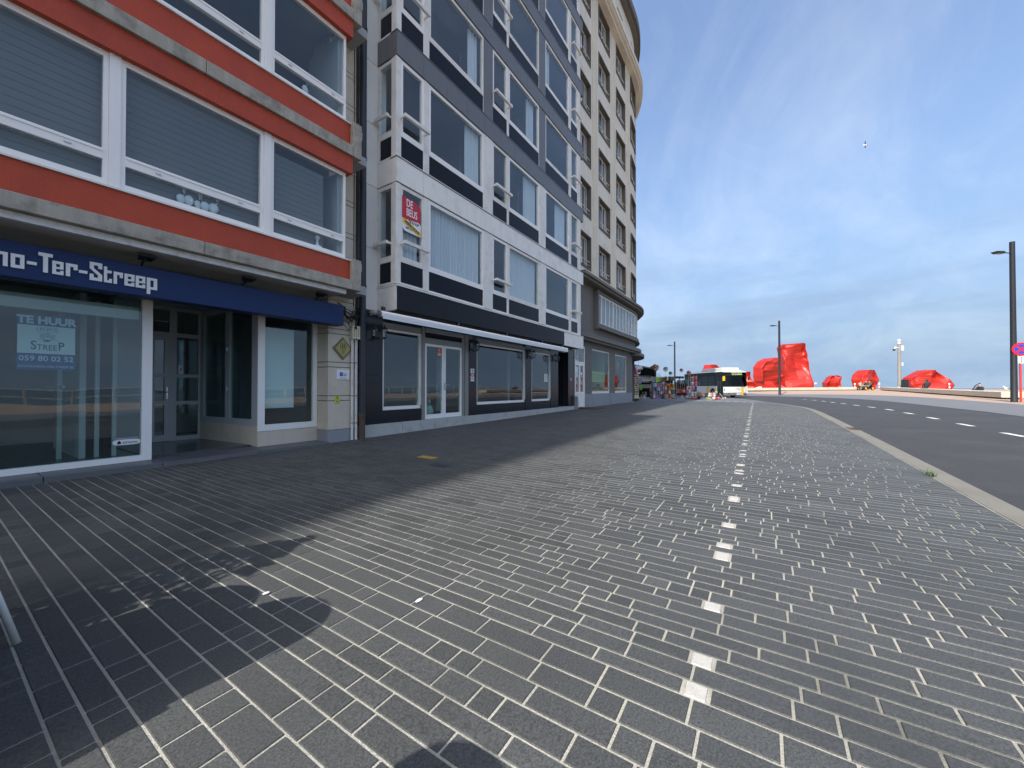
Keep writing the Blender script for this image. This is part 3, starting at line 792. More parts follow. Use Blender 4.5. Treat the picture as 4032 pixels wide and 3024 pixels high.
# ---------------- things fixed on or standing in building 1
SG = thing('shop_sign', 'long navy blue fascia sign with white raised letters over the estate agent window', 'shop sign', (2, 7.35, 2.5))
MB().box(-3.2, 4.903, 7.35, 7.62, 2.497, 2.917).build('sign_box', M['navy'], SG, bevel=.006)
GL = {
 'o': [(0, .32, 0, 1), (.68, 1, 0, 1), (.32, .68, .78, 1), (.32, .68, 0, .22)],
 'm': [(0, .22, 0, 1), (.39, .61, 0, .8), (.78, 1, 0, .8), (.22, 1, .8, 1)],
 'T': [(0, 1, 1.2, 1.45), (.33, .67, 0, 1.2)],
 'I': [(.3, .7, 0, 1.45)],
 'e': [(0, .33, 0, 1), (.33, 1, .8, 1), (.68, 1, .42, .8), (.33, .68, .42, .57), (.33, 1, 0, .2), (.7, 1, .2, .32)],
 'r': [(0, .36, 0, 1), (.36, 1, .76, 1), (.66, 1, .55, .76)],
 't': [(0, .36, 0, 1.28), (.36, .95, 0, .2), (.36, .9, .78, 1.0), (.62, .95, .2, .34)],
 'p': [(0, .33, -.42, 1), (.33, 1, .8, 1), (.67, 1, 0, .8), (.33, .67, 0, .2)],
 '-': [(0, 1, .42, .64)],
 'S': [(0, 1, 1.22, 1.45), (.68, 1, .98, 1.22), (0, .33, .93, 1.22), 'diag', (.67, 1, .24, .5), (0, 1, 0, .24), (0, .32, .24, .5)],
}
LAY = [('I', .205, .25), ('m', .275, .43), ('m', .452, .607), ('o', .628, .728), ('-', .746, .821), ('T', .833, .946), ('e', .935 + .008, 1.035), ('r', 1.054, 1.153), ('-', 1.165, 1.239),
       ('S', 1.259, 1.373), ('t', 1.39, 1.469), ('r', 1.481, 1.571), ('e', 1.587, 1.687), ('e', 1.70, 1.80), ('p', 1.817, 1.928)]
ZB, XH = 2.603, .163
for ch, a, b in LAY:
    mb = MB()
    for s in GL[ch]:
        if s == 'diag':
            mb.prism([(a, ZB + .93 * XH), (a + (b - a) * .40, ZB + .93 * XH), (b, ZB + .5 * XH), (a + (b - a) * .60, ZB + .5 * XH)], 7.327, 7.349)
        else:
            mb.box(a + (b - a) * s[0], a + (b - a) * s[1], 7.327, 7.349, ZB + s[2] * XH, ZB + s[3] * XH)
    mb.build('letter', M['letter'], SG)
# spotlights on the soffit
def spot(x, lab):
    t = thing('spotlight', lab, 'spotlight', (x, 7.30, 2.92), group='black spotlights above the navy sign')
    b = MB(); b.tube([(x, 7.50, 2.912), (x, 7.42, 2.985), (x, 7.30, 3.0)], .014, 6); b.build('arm', M['black'], t)
    b = MB(); b.add([(x - .10, 7.20, 3.03), (x + .10, 7.20, 3.03), (x + .07, 7.34, 2.995), (x - .07, 7.34, 2.995), (x - .10, 7.20, 3.055), (x + .10, 7.20, 3.055), (x + .07, 7.34, 3.05), (x - .07, 7.34, 3.05)],
                    [(0, 3, 2, 1), (4, 5, 6, 7), (0, 1, 5, 4), (1, 2, 6, 5), (2, 3, 7, 6), (3, 0, 4, 7)]); b.build('lamp_head', M['black'], t)
for x_, l_ in ((1.79, 'black spotlight above the sign, right of the last letter'), (3.08, 'black spotlight above the middle of the blank half of the navy sign'), (4.36, 'black spotlight above the far right end of the navy sign')): spot(x_, l_)

# poster in the window: to let
PO = thing('rental_poster', 'blue and white to-let poster inside the big shop window', 'poster', (1.01, 8.135, 1.44))
MB().box(.755, 1.266, 8.135, 8.139, 1.45, 2.18).build('poster_sheet', M['poster_blue'], PO)
MB().box(.757, 1.264, 8.1325, 8.1345, 1.662, 2.035).build('poster_field', M['poster_white'], PO)
YT = 8.1315
text('lettering', 'TE HUUR', .135, M['poster_white'], PO, (1.01, YT, 2.102), off=.006, sx=.93)
text('lettering', 'I·M·M·O', .05, M['poster_blue'], PO, (1.01, YT, 1.985), sx=1.05, spacing=1.1)
text('lettering', 'ter', .055, M['poster_blue'], PO, (1.01, YT, 1.842), off=.002)
text('lettering', 'S', .165, M['poster_blue'], PO, (.892, YT, 1.765), off=.002, sx=.72)
text('lettering', 'TREE', .105, M['poster_blue'], PO, (1.01, YT, 1.742), off=.001, sx=.78)
text('lettering', 'P', .155, M['poster_blue'], PO, (1.135, YT, 1.765), off=.003, sx=.72)
for cx_, z0_, n_ in ((.965, 1.868, 6), (1.012, 1.88, 6), (1.058, 1.862, 6)):
    b_ = MB()
    for i in range(n_): b_.box(cx_ - .021, cx_ + .021, YT - .001, YT, z0_ + .011 * i, z0_ + .011 * i + .004)
    b_.build('printed_lines', M['poster_blue'], PO)
b_ = MB(); b_.box(.92, 1.10, YT - .001, YT, 2.013, 2.016); b_.box(.92, 1.10, YT - .001, YT, 1.953, 1.956); b_.box(.925, .975, YT - .001, YT, 1.848, 1.851); b_.box(1.045, 1.11, YT - .001, YT, 1.848, 1.851); b_.build('printed_rules', M['poster_blue'], PO)
text('lettering', '059 80 02 52', .098, M['poster_white'], PO, (1.01, YT, 1.592), sx=.92, off=.001)
text('lettering', 'WWW.IMMO-TER-STREEP.BE', .042, M['poster_white'], PO, (1.01, YT, 1.487), sx=.92)
# sticker low in the window
ST = thing('window_sticker', 'small white oval sticker low in the right corner of the big shop window', 'sticker', (1.72, 8.10, .33))
from_z = .385
oval = [(1.80 + .155 * (abs(math.cos(t)) ** .5) * (1 if math.cos(t) >= 0 else -1), from_z + .042 * (abs(math.sin(t)) ** .7) * (1 if math.sin(t) >= 0 else -1)) for t in [2 * PI * i / 28 for i in range(28)]]
MB().prism(oval, 8.109, 8.112).build('sticker_base', M['paper'], ST)
text('lettering', 'zimmo', .062, M['ink'], ST, (1.835, 8.108, from_z - .004), sx=1.0, ext=.0006)
h_ = MB(); h_.prism([(1.695, from_z - .025), (1.735, from_z - .025), (1.735, from_z + .005), (1.715, from_z + .028), (1.695, from_z + .005)], 8.1065, 8.1088); h_.build('house_logo', M['ink'], ST)
text('lettering', 'AANBEVOLEN DOOR', .026, M['paper'], ST, (1.80, 8.108, from_z + .06), ext=.0006)
# notice on the inner door
NT = thing('door_notice', 'small white notice with a black figure 1 on the recessed shop door', 'notice', (3.07, 10.3, 1.5))
MB().box(3.065, 3.15, Y0 + .024, Y0 + .0285, 1.50, 1.68).build('notice_sheet', M['paper'], NT)
text('lettering', '1', .085, M['ink'], NT, (3.107, Y0 + .022, 1.585), off=.003, ext=.0006)

# plaques on the beige pier
PQ = thing('brass_plaque', 'diamond shaped brass plaque with an emblem on the beige pier', 'plaque', (5.107, 7.69, 2.05))
MB().prism([(4.875, 2.054), (5.107, 1.81), (5.335, 2.054), (5.107, 2.30)], 7.672, 7.698).build('plaque_rim', M['brass_dark'], PQ)
MB().prism([(4.925, 2.054), (5.107, 1.865), (5.288, 2.054), (5.107, 2.247)], 7.666, 7.672).build('plaque_plate', M['brass'], PQ)
ring = MB(); cx_, cz_ = 5.107, 2.105
for i in range(24):
    a, b = 2 * PI * i / 24, 2 * PI * (i + 1) / 24
    ring.prism([(cx_ + .075 * math.cos(a), cz_ + .075 * math.sin(a)), (cx_ + .075 * math.cos(b), cz_ + .075 * math.sin(b)), (cx_ + .067 * math.cos(b), cz_ + .067 * math.sin(b)), (cx_ + .067 * math.cos(a), cz_ + .067 * math.sin(a))], 7.663, 7.6655)
for s in (-1, 1):
    ring.prism([(cx_ + s * .012, cz_ - .045), (cx_ + s * .03, cz_ - .042), (cx_ + s * .034, cz_ + .03), (cx_ + s * .02, cz_ + .048), (cx_ + s * .012, cz_ + .035)][::s], 7.663, 7.6655)
for i, (w_, z_) in enumerate(((.045, 1.995), (.02, 1.972), (.028, 1.95))): ring.box(cx_ - w_, cx_ + w_, 7.663, 7.6655, z_, z_ + .009)
ring.build('engraving', M['ink'], PQ)
PW = thing('wall_plaque', 'white rectangular plaque with a small blue logo on the beige pier', 'plaque', (5.115, 7.69, 1.38))
MB().box(4.965, 5.268, 7.682, 7.698, 1.385, 1.598).build('plaque_plate', M['paper'], PW, bevel=.002)
b_ = MB()
for i, (x_, z_) in enumerate(((5.035, 1.502), (5.075, 1.502), (5.035, 1.46), (5.075, 1.46))): b_.box(x_, x_ + .036, 7.679, 7.6815, z_, z_ + .038)
b_.build('logo', M['sign_blue'], PW)
b_ = MB()
for z_, x0_, x1_ in ((1.505, 5.125, 5.205), (1.485, 5.125, 5.195), (1.465, 5.125, 5.21), (1.415, 5.03, 5.20)): b_.box(x0_, x1_, 7.679, 7.6815, z_, z_ + .008)
b_.build('small_print', M['bus_grey'], PW)
PY = thing('gas_marker', 'small yellow gas marker plate low on the beige pier', 'marker plate', (4.985, 7.69, .95))
MB().box(4.932, 5.036, 7.684, 7.698, .88, 1.032).build('marker_plate', colour('marker_yellow', (.62, .56, .04)), PY)
b_ = MB(); b_.box(4.95, 5.02, 7.681, 7.6835, .985, .992); b_.box(4.981, 4.989, 7.681, 7.6835, .94, .985); b_.box(4.955, 4.975, 7.681, 7.6835, .905, .925); b_.box(4.993, 5.013, 7.681, 7.6835, .905, .925); b_.box(4.962, 5.006, 7.681, 7.6835, 1.003, 1.017)
b_.build('marker_print', M['ink'], PY)
# meter boxes with two pairs of white conduits
JB = thing('junction_box', 'pair of yellowed junction boxes with white conduits beside the black downpipe', 'junction box', (5.38, 7.69, 0.1))
b_ = MB(); b_.box(5.275, 5.365, 7.58, 7.697, 2.285, 2.575); b_.box(5.378, 5.475, 7.58, 7.697, 2.285, 2.575); b_.build('box_body', M['cream'], JB, bevel=.006)
b_ = MB(); b_.box(5.305, 5.33, 7.577, 7.5795, 2.33, 2.54); b_.box(5.41, 5.43, 7.577, 7.5795, 2.33, 2.54); b_.build('label_strip', M['brass'], JB)
for x_ in (5.305, 5.335, 5.405, 5.435):
    MB().tube([(x_, 7.655, gz(5) + .01), (x_, 7.655, 2.284)], .0145, 8).build('conduit', M['white_old'], JB, smooth=True, flat_angle=50)
for z_ in (.42, 1.02, 1.75):
    MB().box(5.282, 5.452, 7.638, 7.6395, z_, z_ + .02).build('conduit_clip', M['cctv'], JB)
# cable tangle under the soffit
CT = thing('cable_bundle', 'tangle of black cables hanging between the navy sign and the downpipe', 'cables', (5.15, 7.6, 2.9))
rc = random.Random(5)
for i in range(11):
    x0, x1 = 4.92 + rc.uniform(-.05, .15), 5.45 + rc.uniform(-.12, .1); z0 = 2.98 + rc.uniform(-.08, .06); z1 = 2.96 + rc.uniform(-.07, .05); sag = rc.uniform(.03, .40)
    pts = [(x0 + (x1 - x0) * t, 7.58 + rc.uniform(-.05, .07), z0 + (z1 - z0) * t - sag * 4 * t * (1 - t) * (1 + .3 * rc.uniform(-1, 1))) for t in [j / 9 for j in range(10)]]
    MB().tube(pts, rc.choice((.006, .009, .013)), 5).build('cable', M['cable'], CT)
MB().tube([(5.36, 7.57, 2.86), (5.37, 7.56, 2.65), (5.35, 7.57, 2.55)], .008, 5).build('cable', M['cable'], CT)
MB().tube([(4.97, 7.5, 2.9), (4.95, 7.45, 2.7), (4.94, 7.46, 2.58)], .008, 5).build('cable', M['cable'], CT)
MB().box(5.335, 5.365, 7.555, 7.585, 2.50, 2.56).build('cable_end', M['cable'], CT)
MB().tube([(5.37, 7.685, 3.0), (5.375, 7.685, 6.3), (5.37, 7.685, 9.5), (5.372, 7.685, 14)], .007, 5).build('wall_cable', M['cable'], B1)
# ornaments behind the flat windows
def figurine(x, y, z, s, lab, rz):
    t = thing('figurine', lab, 'ornament', (x, y, z), rz=rz, local=True, group='white bird figurines on the window sill')
    b = MB(); b.ball((0, 0, .07 * s), (.055 * s, .035 * s, .065 * s), 8, 6); b.tube([(.02 * s, 0, .1 * s), (.045 * s, 0, .17 * s), (.03 * s, 0, .235 * s)], .022 * s, 7, r1=.014 * s); b.build('body', M['paper'], t, smooth=True)
    b = MB(); b.ball((.04 * s, 0, .25 * s), (.03 * s, .02 * s, .02 * s), 7, 5); b.lathe([(.012 * s, .06 * s), (.002 * s, .095 * s)], 6, (0, 0, .25 * s), axis='x'); b.build('head', M['paper'], t, smooth=True)
    return t
for i, (x_, s_) in enumerate(((2.13, 1.05), (2.22, 1.2), (2.33, .95), (2.42, 1.1), (2.53, 1.25))):
    figurine(x_, 7.135, 3.885, s_, 'white bird ornament behind the first-floor sill, %s of the row of five' % ('leftmost', 'second from left', 'in the middle', 'fourth from left', 'rightmost')[i], (0.2, 2.6, .5, 2.9, -.3)[i])
TL = thing('table_lamp', 'white table ornament with a round top behind the right first-floor window', 'ornament', (4.2, 7.14, 3.87), local=True)
MB().lathe([(.08, 0), (.085, .02), (.03, .05), (.018, .12), (.02, .16)], 12).build('foot', M['paper'], TL, smooth=True, flat_angle=40)
MB().ball((0, 0, .19), .045, 10, 6).build('globe', M['paper'], TL, smooth=True)
figurine(3.95, 7.14, 6.64, 1.3, 'white rounded ornament behind the second-floor corner window', 0.4)

# ================================================================== BUILDING 2: white and grey bay-fronted flats over a closed cafe
B2 = thing('apartment_building', 'bay-fronted apartment house with pale marble and grey granite bands above a closed black-fronted cafe', 'building', (5.6, 7.76, 0))
YB = 7.07
ZF = [3.59 + 2.935 * k for k in range(7)]
def jl(a, b, n): return [a + (b - a) * i / n for i in range(n + 1)]
core = MB()
core.box(5.64, 17.4, 12.6, 12.8, 0, 21.3); core.box(5.64, 5.78, 7.9, 12.6, 0, 21.3); core.box(17.28, 17.4, 7.9, 12.6, 0, 21.3)
for k in range(7): core.box(6.16, 16.85, 7.20, 7.9, ZF[k] - .50, ZF[k] - .03); core.box(5.78, 17.28, 7.9, 12.6, ZF[k] - .45, ZF[k] - .05)
for xx in (9.6, 13.1): core.box(xx - .06, xx + .06, 8.2, 12.6, 3.6, 21.2)
core.build('interior', M['interior'], B2)
MB().box(5.8, 17.2, 7.9, 12.6, .2, .36).build('shop_floor', M['interior_floor'], B2)
# flat wall strips left and right of the bay, in cladding slabs
for k in range(6):
    for a, b in ((0, .5), (.5, 1)):
        z0, z1 = ZF[k] - .56 + 2.935 * a, ZF[k] - .56 + 2.935 * b
        MB().box(5.625, 6.30, 7.76, 7.88, z0 + .006, z1 - .006).build('cladding_slab', M['marble_side'], B2)
        MB().box(16.70, 17.42, 7.76, 7.88, z0 + .006, z1 - .006).build('cladding_slab', M['marble_side'], B2)
MB().box(5.63, 6.3, 7.80, 7.9, 3.0, 21.3).box(16.7, 17.41, 7.80, 7.9, 3.0, 21.3).build('joint_backing', M['trim_dark'], B2)
# bands
for k in range(1, 7):
    mat = M['marble'] if k == 1 else M['granite_grey']
    z0, z1 = ZF[k] - .56, ZF[k]
    xs = jl(6.04, 16.97, 13)
    for a, b in zip(xs, xs[1:]):
        MB().box(a + .003, b - .003, YB, 7.19, z0, z1).build('band_panel', mat, B2)
    MB().box(6.042, 6.15, 7.193, 7.758, z0 + .001, z1 - .001).build('band_panel', mat, B2)
    MB().box(16.86, 16.968, 7.193, 7.758, z0 + .001, z1 - .001).build('band_panel', mat, B2)
    MB().box(6.03, 16.98, YB - .012, 7.3, z1 + .002, z1 + .022).build('band_cap', M['trim_dark'] if k == 1 else M['granite_grey'], B2)
    MB().box(6.06, 16.95, YB + .025, 7.3, z0 - .02, z0 - .002).build('band_drip', M['trim_dark'], B2)
# ground-floor fascia of the bay
MB().box(6.055, 14.93, YB + .004, 7.2, 3.005, 3.545).build('fascia_board', M['fascia_black'], B2)
for a, b in ((14.94, 15.95), (15.956, 16.97)): MB().box(a, b, YB, 7.2, 3.0, 3.55).build('fascia_panel', M['marble'], B2)
MB().box(6.04, 6.052, YB, 7.2, 3.0, 3.55).box(6.042, 6.15, 7.203, 7.758, 3.0, 3.55).build('fascia_panel', M['marble'], B2)
MB().box(6.03, 16.98, YB - .015, 7.76, 3.553, 3.588).build('fascia_cap', M['white_old'], B2)
MB().box(6.06, 16.95, 7.205, 7.758, 3.01, 3.06).build('bay_soffit', M['trim_dark'], B2)

UNITS = [('small', 6.175, 6.92), ('big', 7.08, 9.37), ('small', 9.83, 10.66), ('big', 10.74, 12.82), ('big', 13.31, 15.47), ('small', 15.67, 16.40)]
POSTS = [(6.04, 6.175), (6.92, 7.08), (10.66, 10.74), (15.47, 15.67), (16.40, 16.72)]
PIL = [(9.37, 9.83), (12.82, 13.31)]
CURT = {0: {1: (0, 1), 3: (0, 1), 0: (0, 1)}, 1: {1: (.72, 1), 3: (.6, 1), 4: (.55, .95)}, 2: {1: (.78, .98), 3: (.7, .95)}, 3: {1: (.55, .98), 4: (.1, .3)}, 4: {3: (.5, .9)}, 5: {}}
def rail_box(mb, x0, x1, z, y): 
    mb.box(x0 - .05, x1 + .05, y - .20, y - .13, z, z + .075)
    mb.box(x0 - .04, x0 - .01, y - .13, y + .01, z + .01, z + .06); mb.box(x1 + .01, x1 + .04, y - .13, y + .01, z + .01, z + .06)
for k in range(6):
    z = ZF[k]
    for a, b in POSTS:
        MB().box(a, b, 7.09, 7.2, z + .024, z + 2.353).build('window_post', M['white_old'], B2)
    for a, b in PIL:
        MB().box(a + .003, b - .003, 7.085, 7.2, z + .024, z + 2.353).build('pilaster', M['white_old'] if k < 2 else M['granite_grey'], B2)
    for ui, (kind, a, b) in enumerate(UNITS):
        f = MB()
        f.box(a, b, 7.10, 7.19, z + .024, z + .07); f.box(a, b, 7.10, 7.19, z + .55, z + .60); 
        f.frame(a, b, z + .60, z + 2.353, 7.10, 7.18, .085, wl_=.075, wr=.075)
        f.box(a, a + .02, 7.10, 7.19, z + .07, z + .55); f.box(b - .02, b, 7.10, 7.19, z + .07, z + .55)
        w = f.build('window', M['white_old'] if (k + ui) % 3 == 0 else M['white'], B2)
        MB().box(a + .02, b - .02, 7.112, 7.14, z + .07, z + .55).build('spandrel_panel', M['spandrel'], w)
        MB().box(a + .075, b - .075, 7.135, 7.145, z + .685, z + 2.268).build('pane', M['glass_f'], w)
        if kind == 'small':
            r = MB(); rail_box(r, a + .02, b - .02, z + .93, 7.10); r.build('safety_rail', M['white_old'], w)
        cu = CURT.get(k, {}).get(ui)
        if cu:
            x0, x1 = a + .03 + (b - a - .06) * cu[0], a + .03 + (b - a - .06) * cu[1]
            MB().sheet(x0, x1, z + .62, z + (2.32 if ui else 1.4), 7.30, max(3, int((x1 - x0) / .115)), .06).build('curtain', [M['curtain'], M['curtain_shade']], w)
    # side of the bay: narrow window, black panel, rail
    s = MB()
    s.box(6.05, 6.16, 7.205, 7.27, z + .024, z + 2.353); s.box(6.05, 6.16, 7.68, 7.757, z + .024, z + 2.353)
    s.box(6.06, 6.15, 7.27, 7.68, z + .024, z + .07); s.box(6.06, 6.15, 7.27, 7.68, z + .55, z + .69); s.box(6.06, 6.15, 7.27, 7.68, z + 2.27, z + 2.353)
    sw_ = s.build('side_window', M['white_old'], B2)
    MB().box(6.07, 6.10, 7.275, 7.675, z + .072, z + .548).build('spandrel_panel', M['spandrel'], sw_)
    MB().box(6.09, 6.10, 7.275, 7.675, z + .692, z + 2.268).build('pane', M['glass_f'], sw_)
    MB().box(5.90, 5.96, 7.25, 7.72, z + .93, z + 1.0).box(5.96, 6.06, 7.26, 7.285, z + .94, z + .99).box(5.96, 6.06, 7.685, 7.71, z + .94, z + .99).build('safety_rail', M['white_old'], sw_)
    MB().box(16.62, 16.70, 7.20, 7.757, z + .024, z + 2.353).build('bay_side', M['white_old'], B2)
MB().box(5.6, 17.42, YB, 12.8, 21.23, 21.4).build('roof', M['concrete'], B2)

# ground floor
# each slab of granite its own piece
def granite(a, b, z0, z1, y=7.76):
    MB().box(a + .002, b - .002, y, 7.95, z0, z1).build('granite_slab', M['granite_black'], B2)
for a, b in ((5.63, 6.225), (9.46, 9.89), (12.91, 13.39), (15.02, 15.75), (16.81, 17.40)):
    granite(a, b, .347, 1.52); granite(a, b, 1.525, 2.995)
for a, b in ((6.228, 7.50), (9.893, 11.4), (11.4, 12.907), (13.393, 15.017)): granite(a, b, .347, .652, 7.775)
MB().box(6.228, 9.455, 7.82, 7.95, 2.86, 2.993).box(9.893, 12.905, 7.82, 7.95, 2.80, 2.993).box(13.395, 15.015, 7.82, 7.95, 2.80, 2.993).box(15.755, 16.805, 7.82, 7.95, 2.84, 2.993).build('lintel', M['granite_black'], B2)
for a, b in zip(jl(5.62, 17.42, 10), jl(5.62, 17.42, 10)[1:]):
    if 15.4 < (a + b) / 2 < 16.6: pass
    MB().box(a + .004, b - .004, 7.705, 7.95, -.1, .343).build('plinth_stone', M['plinth_pale'], B2, bevel=.006)
MB().box(5.66, 17.36, 7.69, 7.703, -.1, gz(11) + .02).build('plinth_foot', M['plinth_pale'], B2)
def shopwin(x0, x1, z0, z1, paney, shut=True):
    f = MB(); f.frame(x0, x1, z0, z1, 7.80, 7.88, .055, wb=.085)
    w = f.build('shop_window', M['white'], B2)
    MB().box(x0 + .055, x1 - .055, 7.835, 7.845, z0 + .085, z1 - .055).build('pane', M['glass_s'], w)
    s = MB(); s.box(x0, x1, 7.77, 7.88, z1 + .003, z1 + .145)
    for i in range(3): s.box(x0 + .005, x1 - .005, 7.763, 7.768, z1 + .012 + .045 * i, z1 + .048 + .045 * i)
    s.build('shutter_box', M['cctv'], w)
    MB().box(x0 - .0, x0 + .03, 7.768, 7.798, z0 + .09, z1).box(x1 - .03, x1, 7.768, 7.798, z0 + .09, z1).build('shutter_guide', M['white_old'], w)
shopwin(6.23, 7.495, .66, 2.66, 0); shopwin(9.895, 12.90, .665, 2.65, 0); shopwin(13.395, 15.015, .67, 2.65, 0)
# cafe door
f = MB(); f.box(7.505, 7.56, 7.74, 7.88, .345, 2.85); f.box(7.562, 7.635, 7.77, 7.88, .345, 2.84); f.box(9.19, 9.30, 7.77, 7.88, .345, 2.84); f.box(9.302, 9.455, 7.745, 7.88, .345, 2.85)
f.box(7.637, 9.188, 7.77, 7.88, 2.43, 2.58); f.box(7.637, 9.188, 7.755, 7.88, 2.72, 2.85)
fr = f.build('door_frame', M['cctv'], B2)
MB().box(7.637, 9.188, 7.82, 7.83, 2.58, 2.72).build('pane', M['spandrel'], fr)
for i, (a, b) in enumerate(((7.64, 8.39), (8.405, 9.186))):
    d = MB(); d.frame(a, b, .352, 2.425, 7.79, 7.85, .07, wb=.12)
    dd = d.build('cafe_door', M['white'], B2)
    MB().box(a + .07, b - .07, 7.815, 7.825, .472, 2.355).build('pane', M['glass_s'], dd)
    if i: MB().box(a + .02, a + .05, 7.765, 7.79, 1.15, 1.36).tube([(a + .035, 7.775, 1.30), (a + .035, 7.735, 1.30), (a + .17, 7.735, 1.30)], .011, 6).build('handle', M['steel'], dd)
# entrance passage to the flats
e = MB(); e.box(15.755, 15.80, 7.95, 10.5, .345, 2.84); e.box(16.76, 16.805, 7.95, 10.5, .345, 2.84); e.box(15.80, 16.76, 10.45, 10.5, .345, 2.84); e.box(15.755, 16.805, 7.95, 10.5, 2.845, 2.9)
e.build('entrance_lining', M['granite_black'], B2)
MB().box(15.755, 16.805, 7.72, 10.5, .12, .30).build('entrance_step', M['plinth_pale'], B2)
MB().box(17.05, 17.11, 7.745, 7.758, 1.55, 1.68).build('doorbell', M['paper'], B2)
# interior bits of the cafe
q = MB(); q.box(6.9, 7.0, 9.5, 9.6, .36, 2.9); q.box(10.6, 10.9, 10.2, 10.5, .36, 2.9); q.box(13.9, 14.0, 9.2, 9.3, .36, 2.9); q.box(5.9, 9.0, 11.6, 12.4, .36, 1.5); q.build('interior_columns', M['interior_light'], B2)

# ---------------- things on or in building 2
EA = thing('sale_board', 'red and white estate agent board with yellow sold strip in a first-floor window', 'estate agent board', (6.5, 7.08, 4.85))
MB().prism([(6.225, 5.705), (6.66, 5.685), (6.80, 5.60), (6.80, 5.232), (6.255, 5.175), (6.225, 5.20)], 7.086, 7.096).build('red_board', M['crimson'], EA)
MB().prism([(6.23, 5.195), (6.735, 5.228), (6.81, 5.17), (6.812, 4.886), (6.30, 4.90), (6.23, 4.96)], 7.088, 7.098).build('white_board', M['paper'], EA)
text('lettering', 'DE', .25, M['letter'], EA, (6.345, 7.085, 5.575), align='LEFT', sx=.66, off=.003)
text('lettering', 'BEUS', .25, M['letter'], EA, (6.345, 7.085, 5.36), align='LEFT', sx=.62, off=.003)
text('lettering', 'TE KOOP', .085, M['ink'], EA, (6.58, 7.087, 5.155), sx=.9, off=.003)
text('lettering', '059 516', .075, M['ink'], EA, (6.44, 7.087, 4.985), sx=.9, off=.002)
ban = MB(); ban.prism([(6.235, 5.185), (6.30, 5.19), (6.812, 4.985), (6.812, 4.90), (6.76, 4.89), (6.235, 5.09)], 7.083, 7.0865); ban.build('sold_strip', M['yellow'], EA)
text('lettering', 'VERKOCHT', .098, M['ink'], EA, (6.525, 7.081, 5.04), rot=(PI / 2, R(21), 0), off=.003, sx=.98)
# awning cassette
AW = thing('awning_cassette', 'long white retracted awning tube under the black cafe fascia', 'awning', (5.5, 7.0, 2.75))
aw = MB(); prof = [(-.09, .0), (-.10, .07), (-.07, .115), (-.01, .125), (.05, .10), (.06, .03), (.02, -.01), (-.05, -.015)]
aw.prism([(7.0 + a, 2.755 + b) for a, b in prof], 5.52, 14.95, axis='x'); aw.build('cassette', M['white'], AW, bevel=.005)
aw = MB(); aw.prism([(7.0 + a * .9 - .005, 2.76 + b * .9) for a, b in prof], 5.46, 5.505, axis='x'); aw.build('end_cap', M['bus_grey'], AW)
aw = MB(); aw.lathe([(.05, 0), (.055, .03), (.05, .1), (.03, .13)], 10, (5.33, 6.99, 2.81), axis='x'); aw.tube([(5.33, 6.99, 2.83), (5.27, 6.99, 2.80), (5.30, 6.99, 2.74)], .012, 6); aw.build('crank_eye', M['cctv'], AW)
aw = MB(); aw.box(5.54, 14.94, 6.905, 6.913, 2.70, 2.752); aw.build('valance', M['alu'], AW)
aw = MB()
for x_ in (5.7, 8.2, 10.6, 13.0, 14.8): aw.box(x_ - .04, x_ + .04, 7.065, 7.12, 2.80, 2.998)
aw.build('bracket', M['black'], AW)
# twin carriage lanterns on the granite piers
def lantern(x, lab):
    t = thing('wall_lantern', lab, 'lantern', (x, 7.76, 2.5), local=True, group='black twin lanterns on the cafe front')
    b = MB(); b.box(-.03, .03, -.02, 0, -.16, .14); b.tube([(0, -.02, -.05), (0, -.12, -.14), (0, -.2, -.13)], .012, 6)
    for s_ in (-1, 1): b.tube([(0, -.14, -.14), (.07 * s_, -.17, -.17), (.13 * s_, -.19, -.12)], .010, 6)
    b.build('bracket', M['black'], t)
    for s_ in (-1, 1):
        l = MB(); cx_ = .14 * s_
        l.lathe([(.05, -.10), (.035, -.12), (.012, -.13)], 6, (cx_, -.19, 0)); l.lathe([(.012, .17), (.05, .12), (.078, .09)][::-1], 6, (cx_, -.19, 0)); l.lathe([(.004, .2), (.018, .185), (.004, .17)], 6, (cx_, -.19, 0))
        for i in range(6):
            a = 2 * PI * i / 6; l.tube([(cx_ + .05 * math.cos(a), -.19 + .05 * math.sin(a), -.10), (cx_ + .072 * math.cos(a), -.19 + .072 * math.sin(a), .09)], .006, 4)
        lo = l.build('lantern_cage', M['black'], t)
        MB().lathe([(.044, -.095), (.064, .085)], 6, (cx_, -.19, 0)).build('lantern_glass', M['glass_f'], lo)
    return t
for x_, l_ in ((5.98, 'twin black lantern on the far left granite pier under the awning end'), (9.55, 'twin black lantern right of the cafe door'), (13.1, 'twin black lantern between the two right cafe windows'), (15.25, 'twin black lantern left of the dark flat entrance')): lantern(x_, l_)
# stickers on the pier and door
SK = thing('pier_stickers', 'stack of white and red stickers on the granite pier right of the cafe door', 'stickers', (9.7, 7.757, 1.5))
for i, (z0, z1, m_) in enumerate(((1.665, 1.81, 'paper'), (1.575, 1.655, 'sign_red'), (1.48, 1.57, 'paper'), (1.415, 1.47, 'paper'))):
    MB().box(9.575, 9.755, 7.7555, 7.7585, z0, z1).build('sticker', M[m_], SK)
b_ = MB(); b_.lathe([(.035, 0), (.03, .002)], 5, (9.665, 7.754, 1.755), axis='y'); b_.box(9.61, 9.72, 7.754, 7.7552, 1.685, 1.698)
for z_ in (1.545, 1.52, 1.50): b_.box(9.60, 9.72, 7.754, 7.7552, z_, z_ + .008)
b_.build('sticker_print', M['ink'], SK)
b_ = MB(); b_.box(9.60, 9.73, 7.754, 7.7552, 1.60, 1.63); b_.build('sticker_print', M['paper'], SK)
DK = thing('door_sticker', 'square orange-brown sticker at the top of the left cafe door pane', 'sticker', (8.24, 7.81, 2.2))
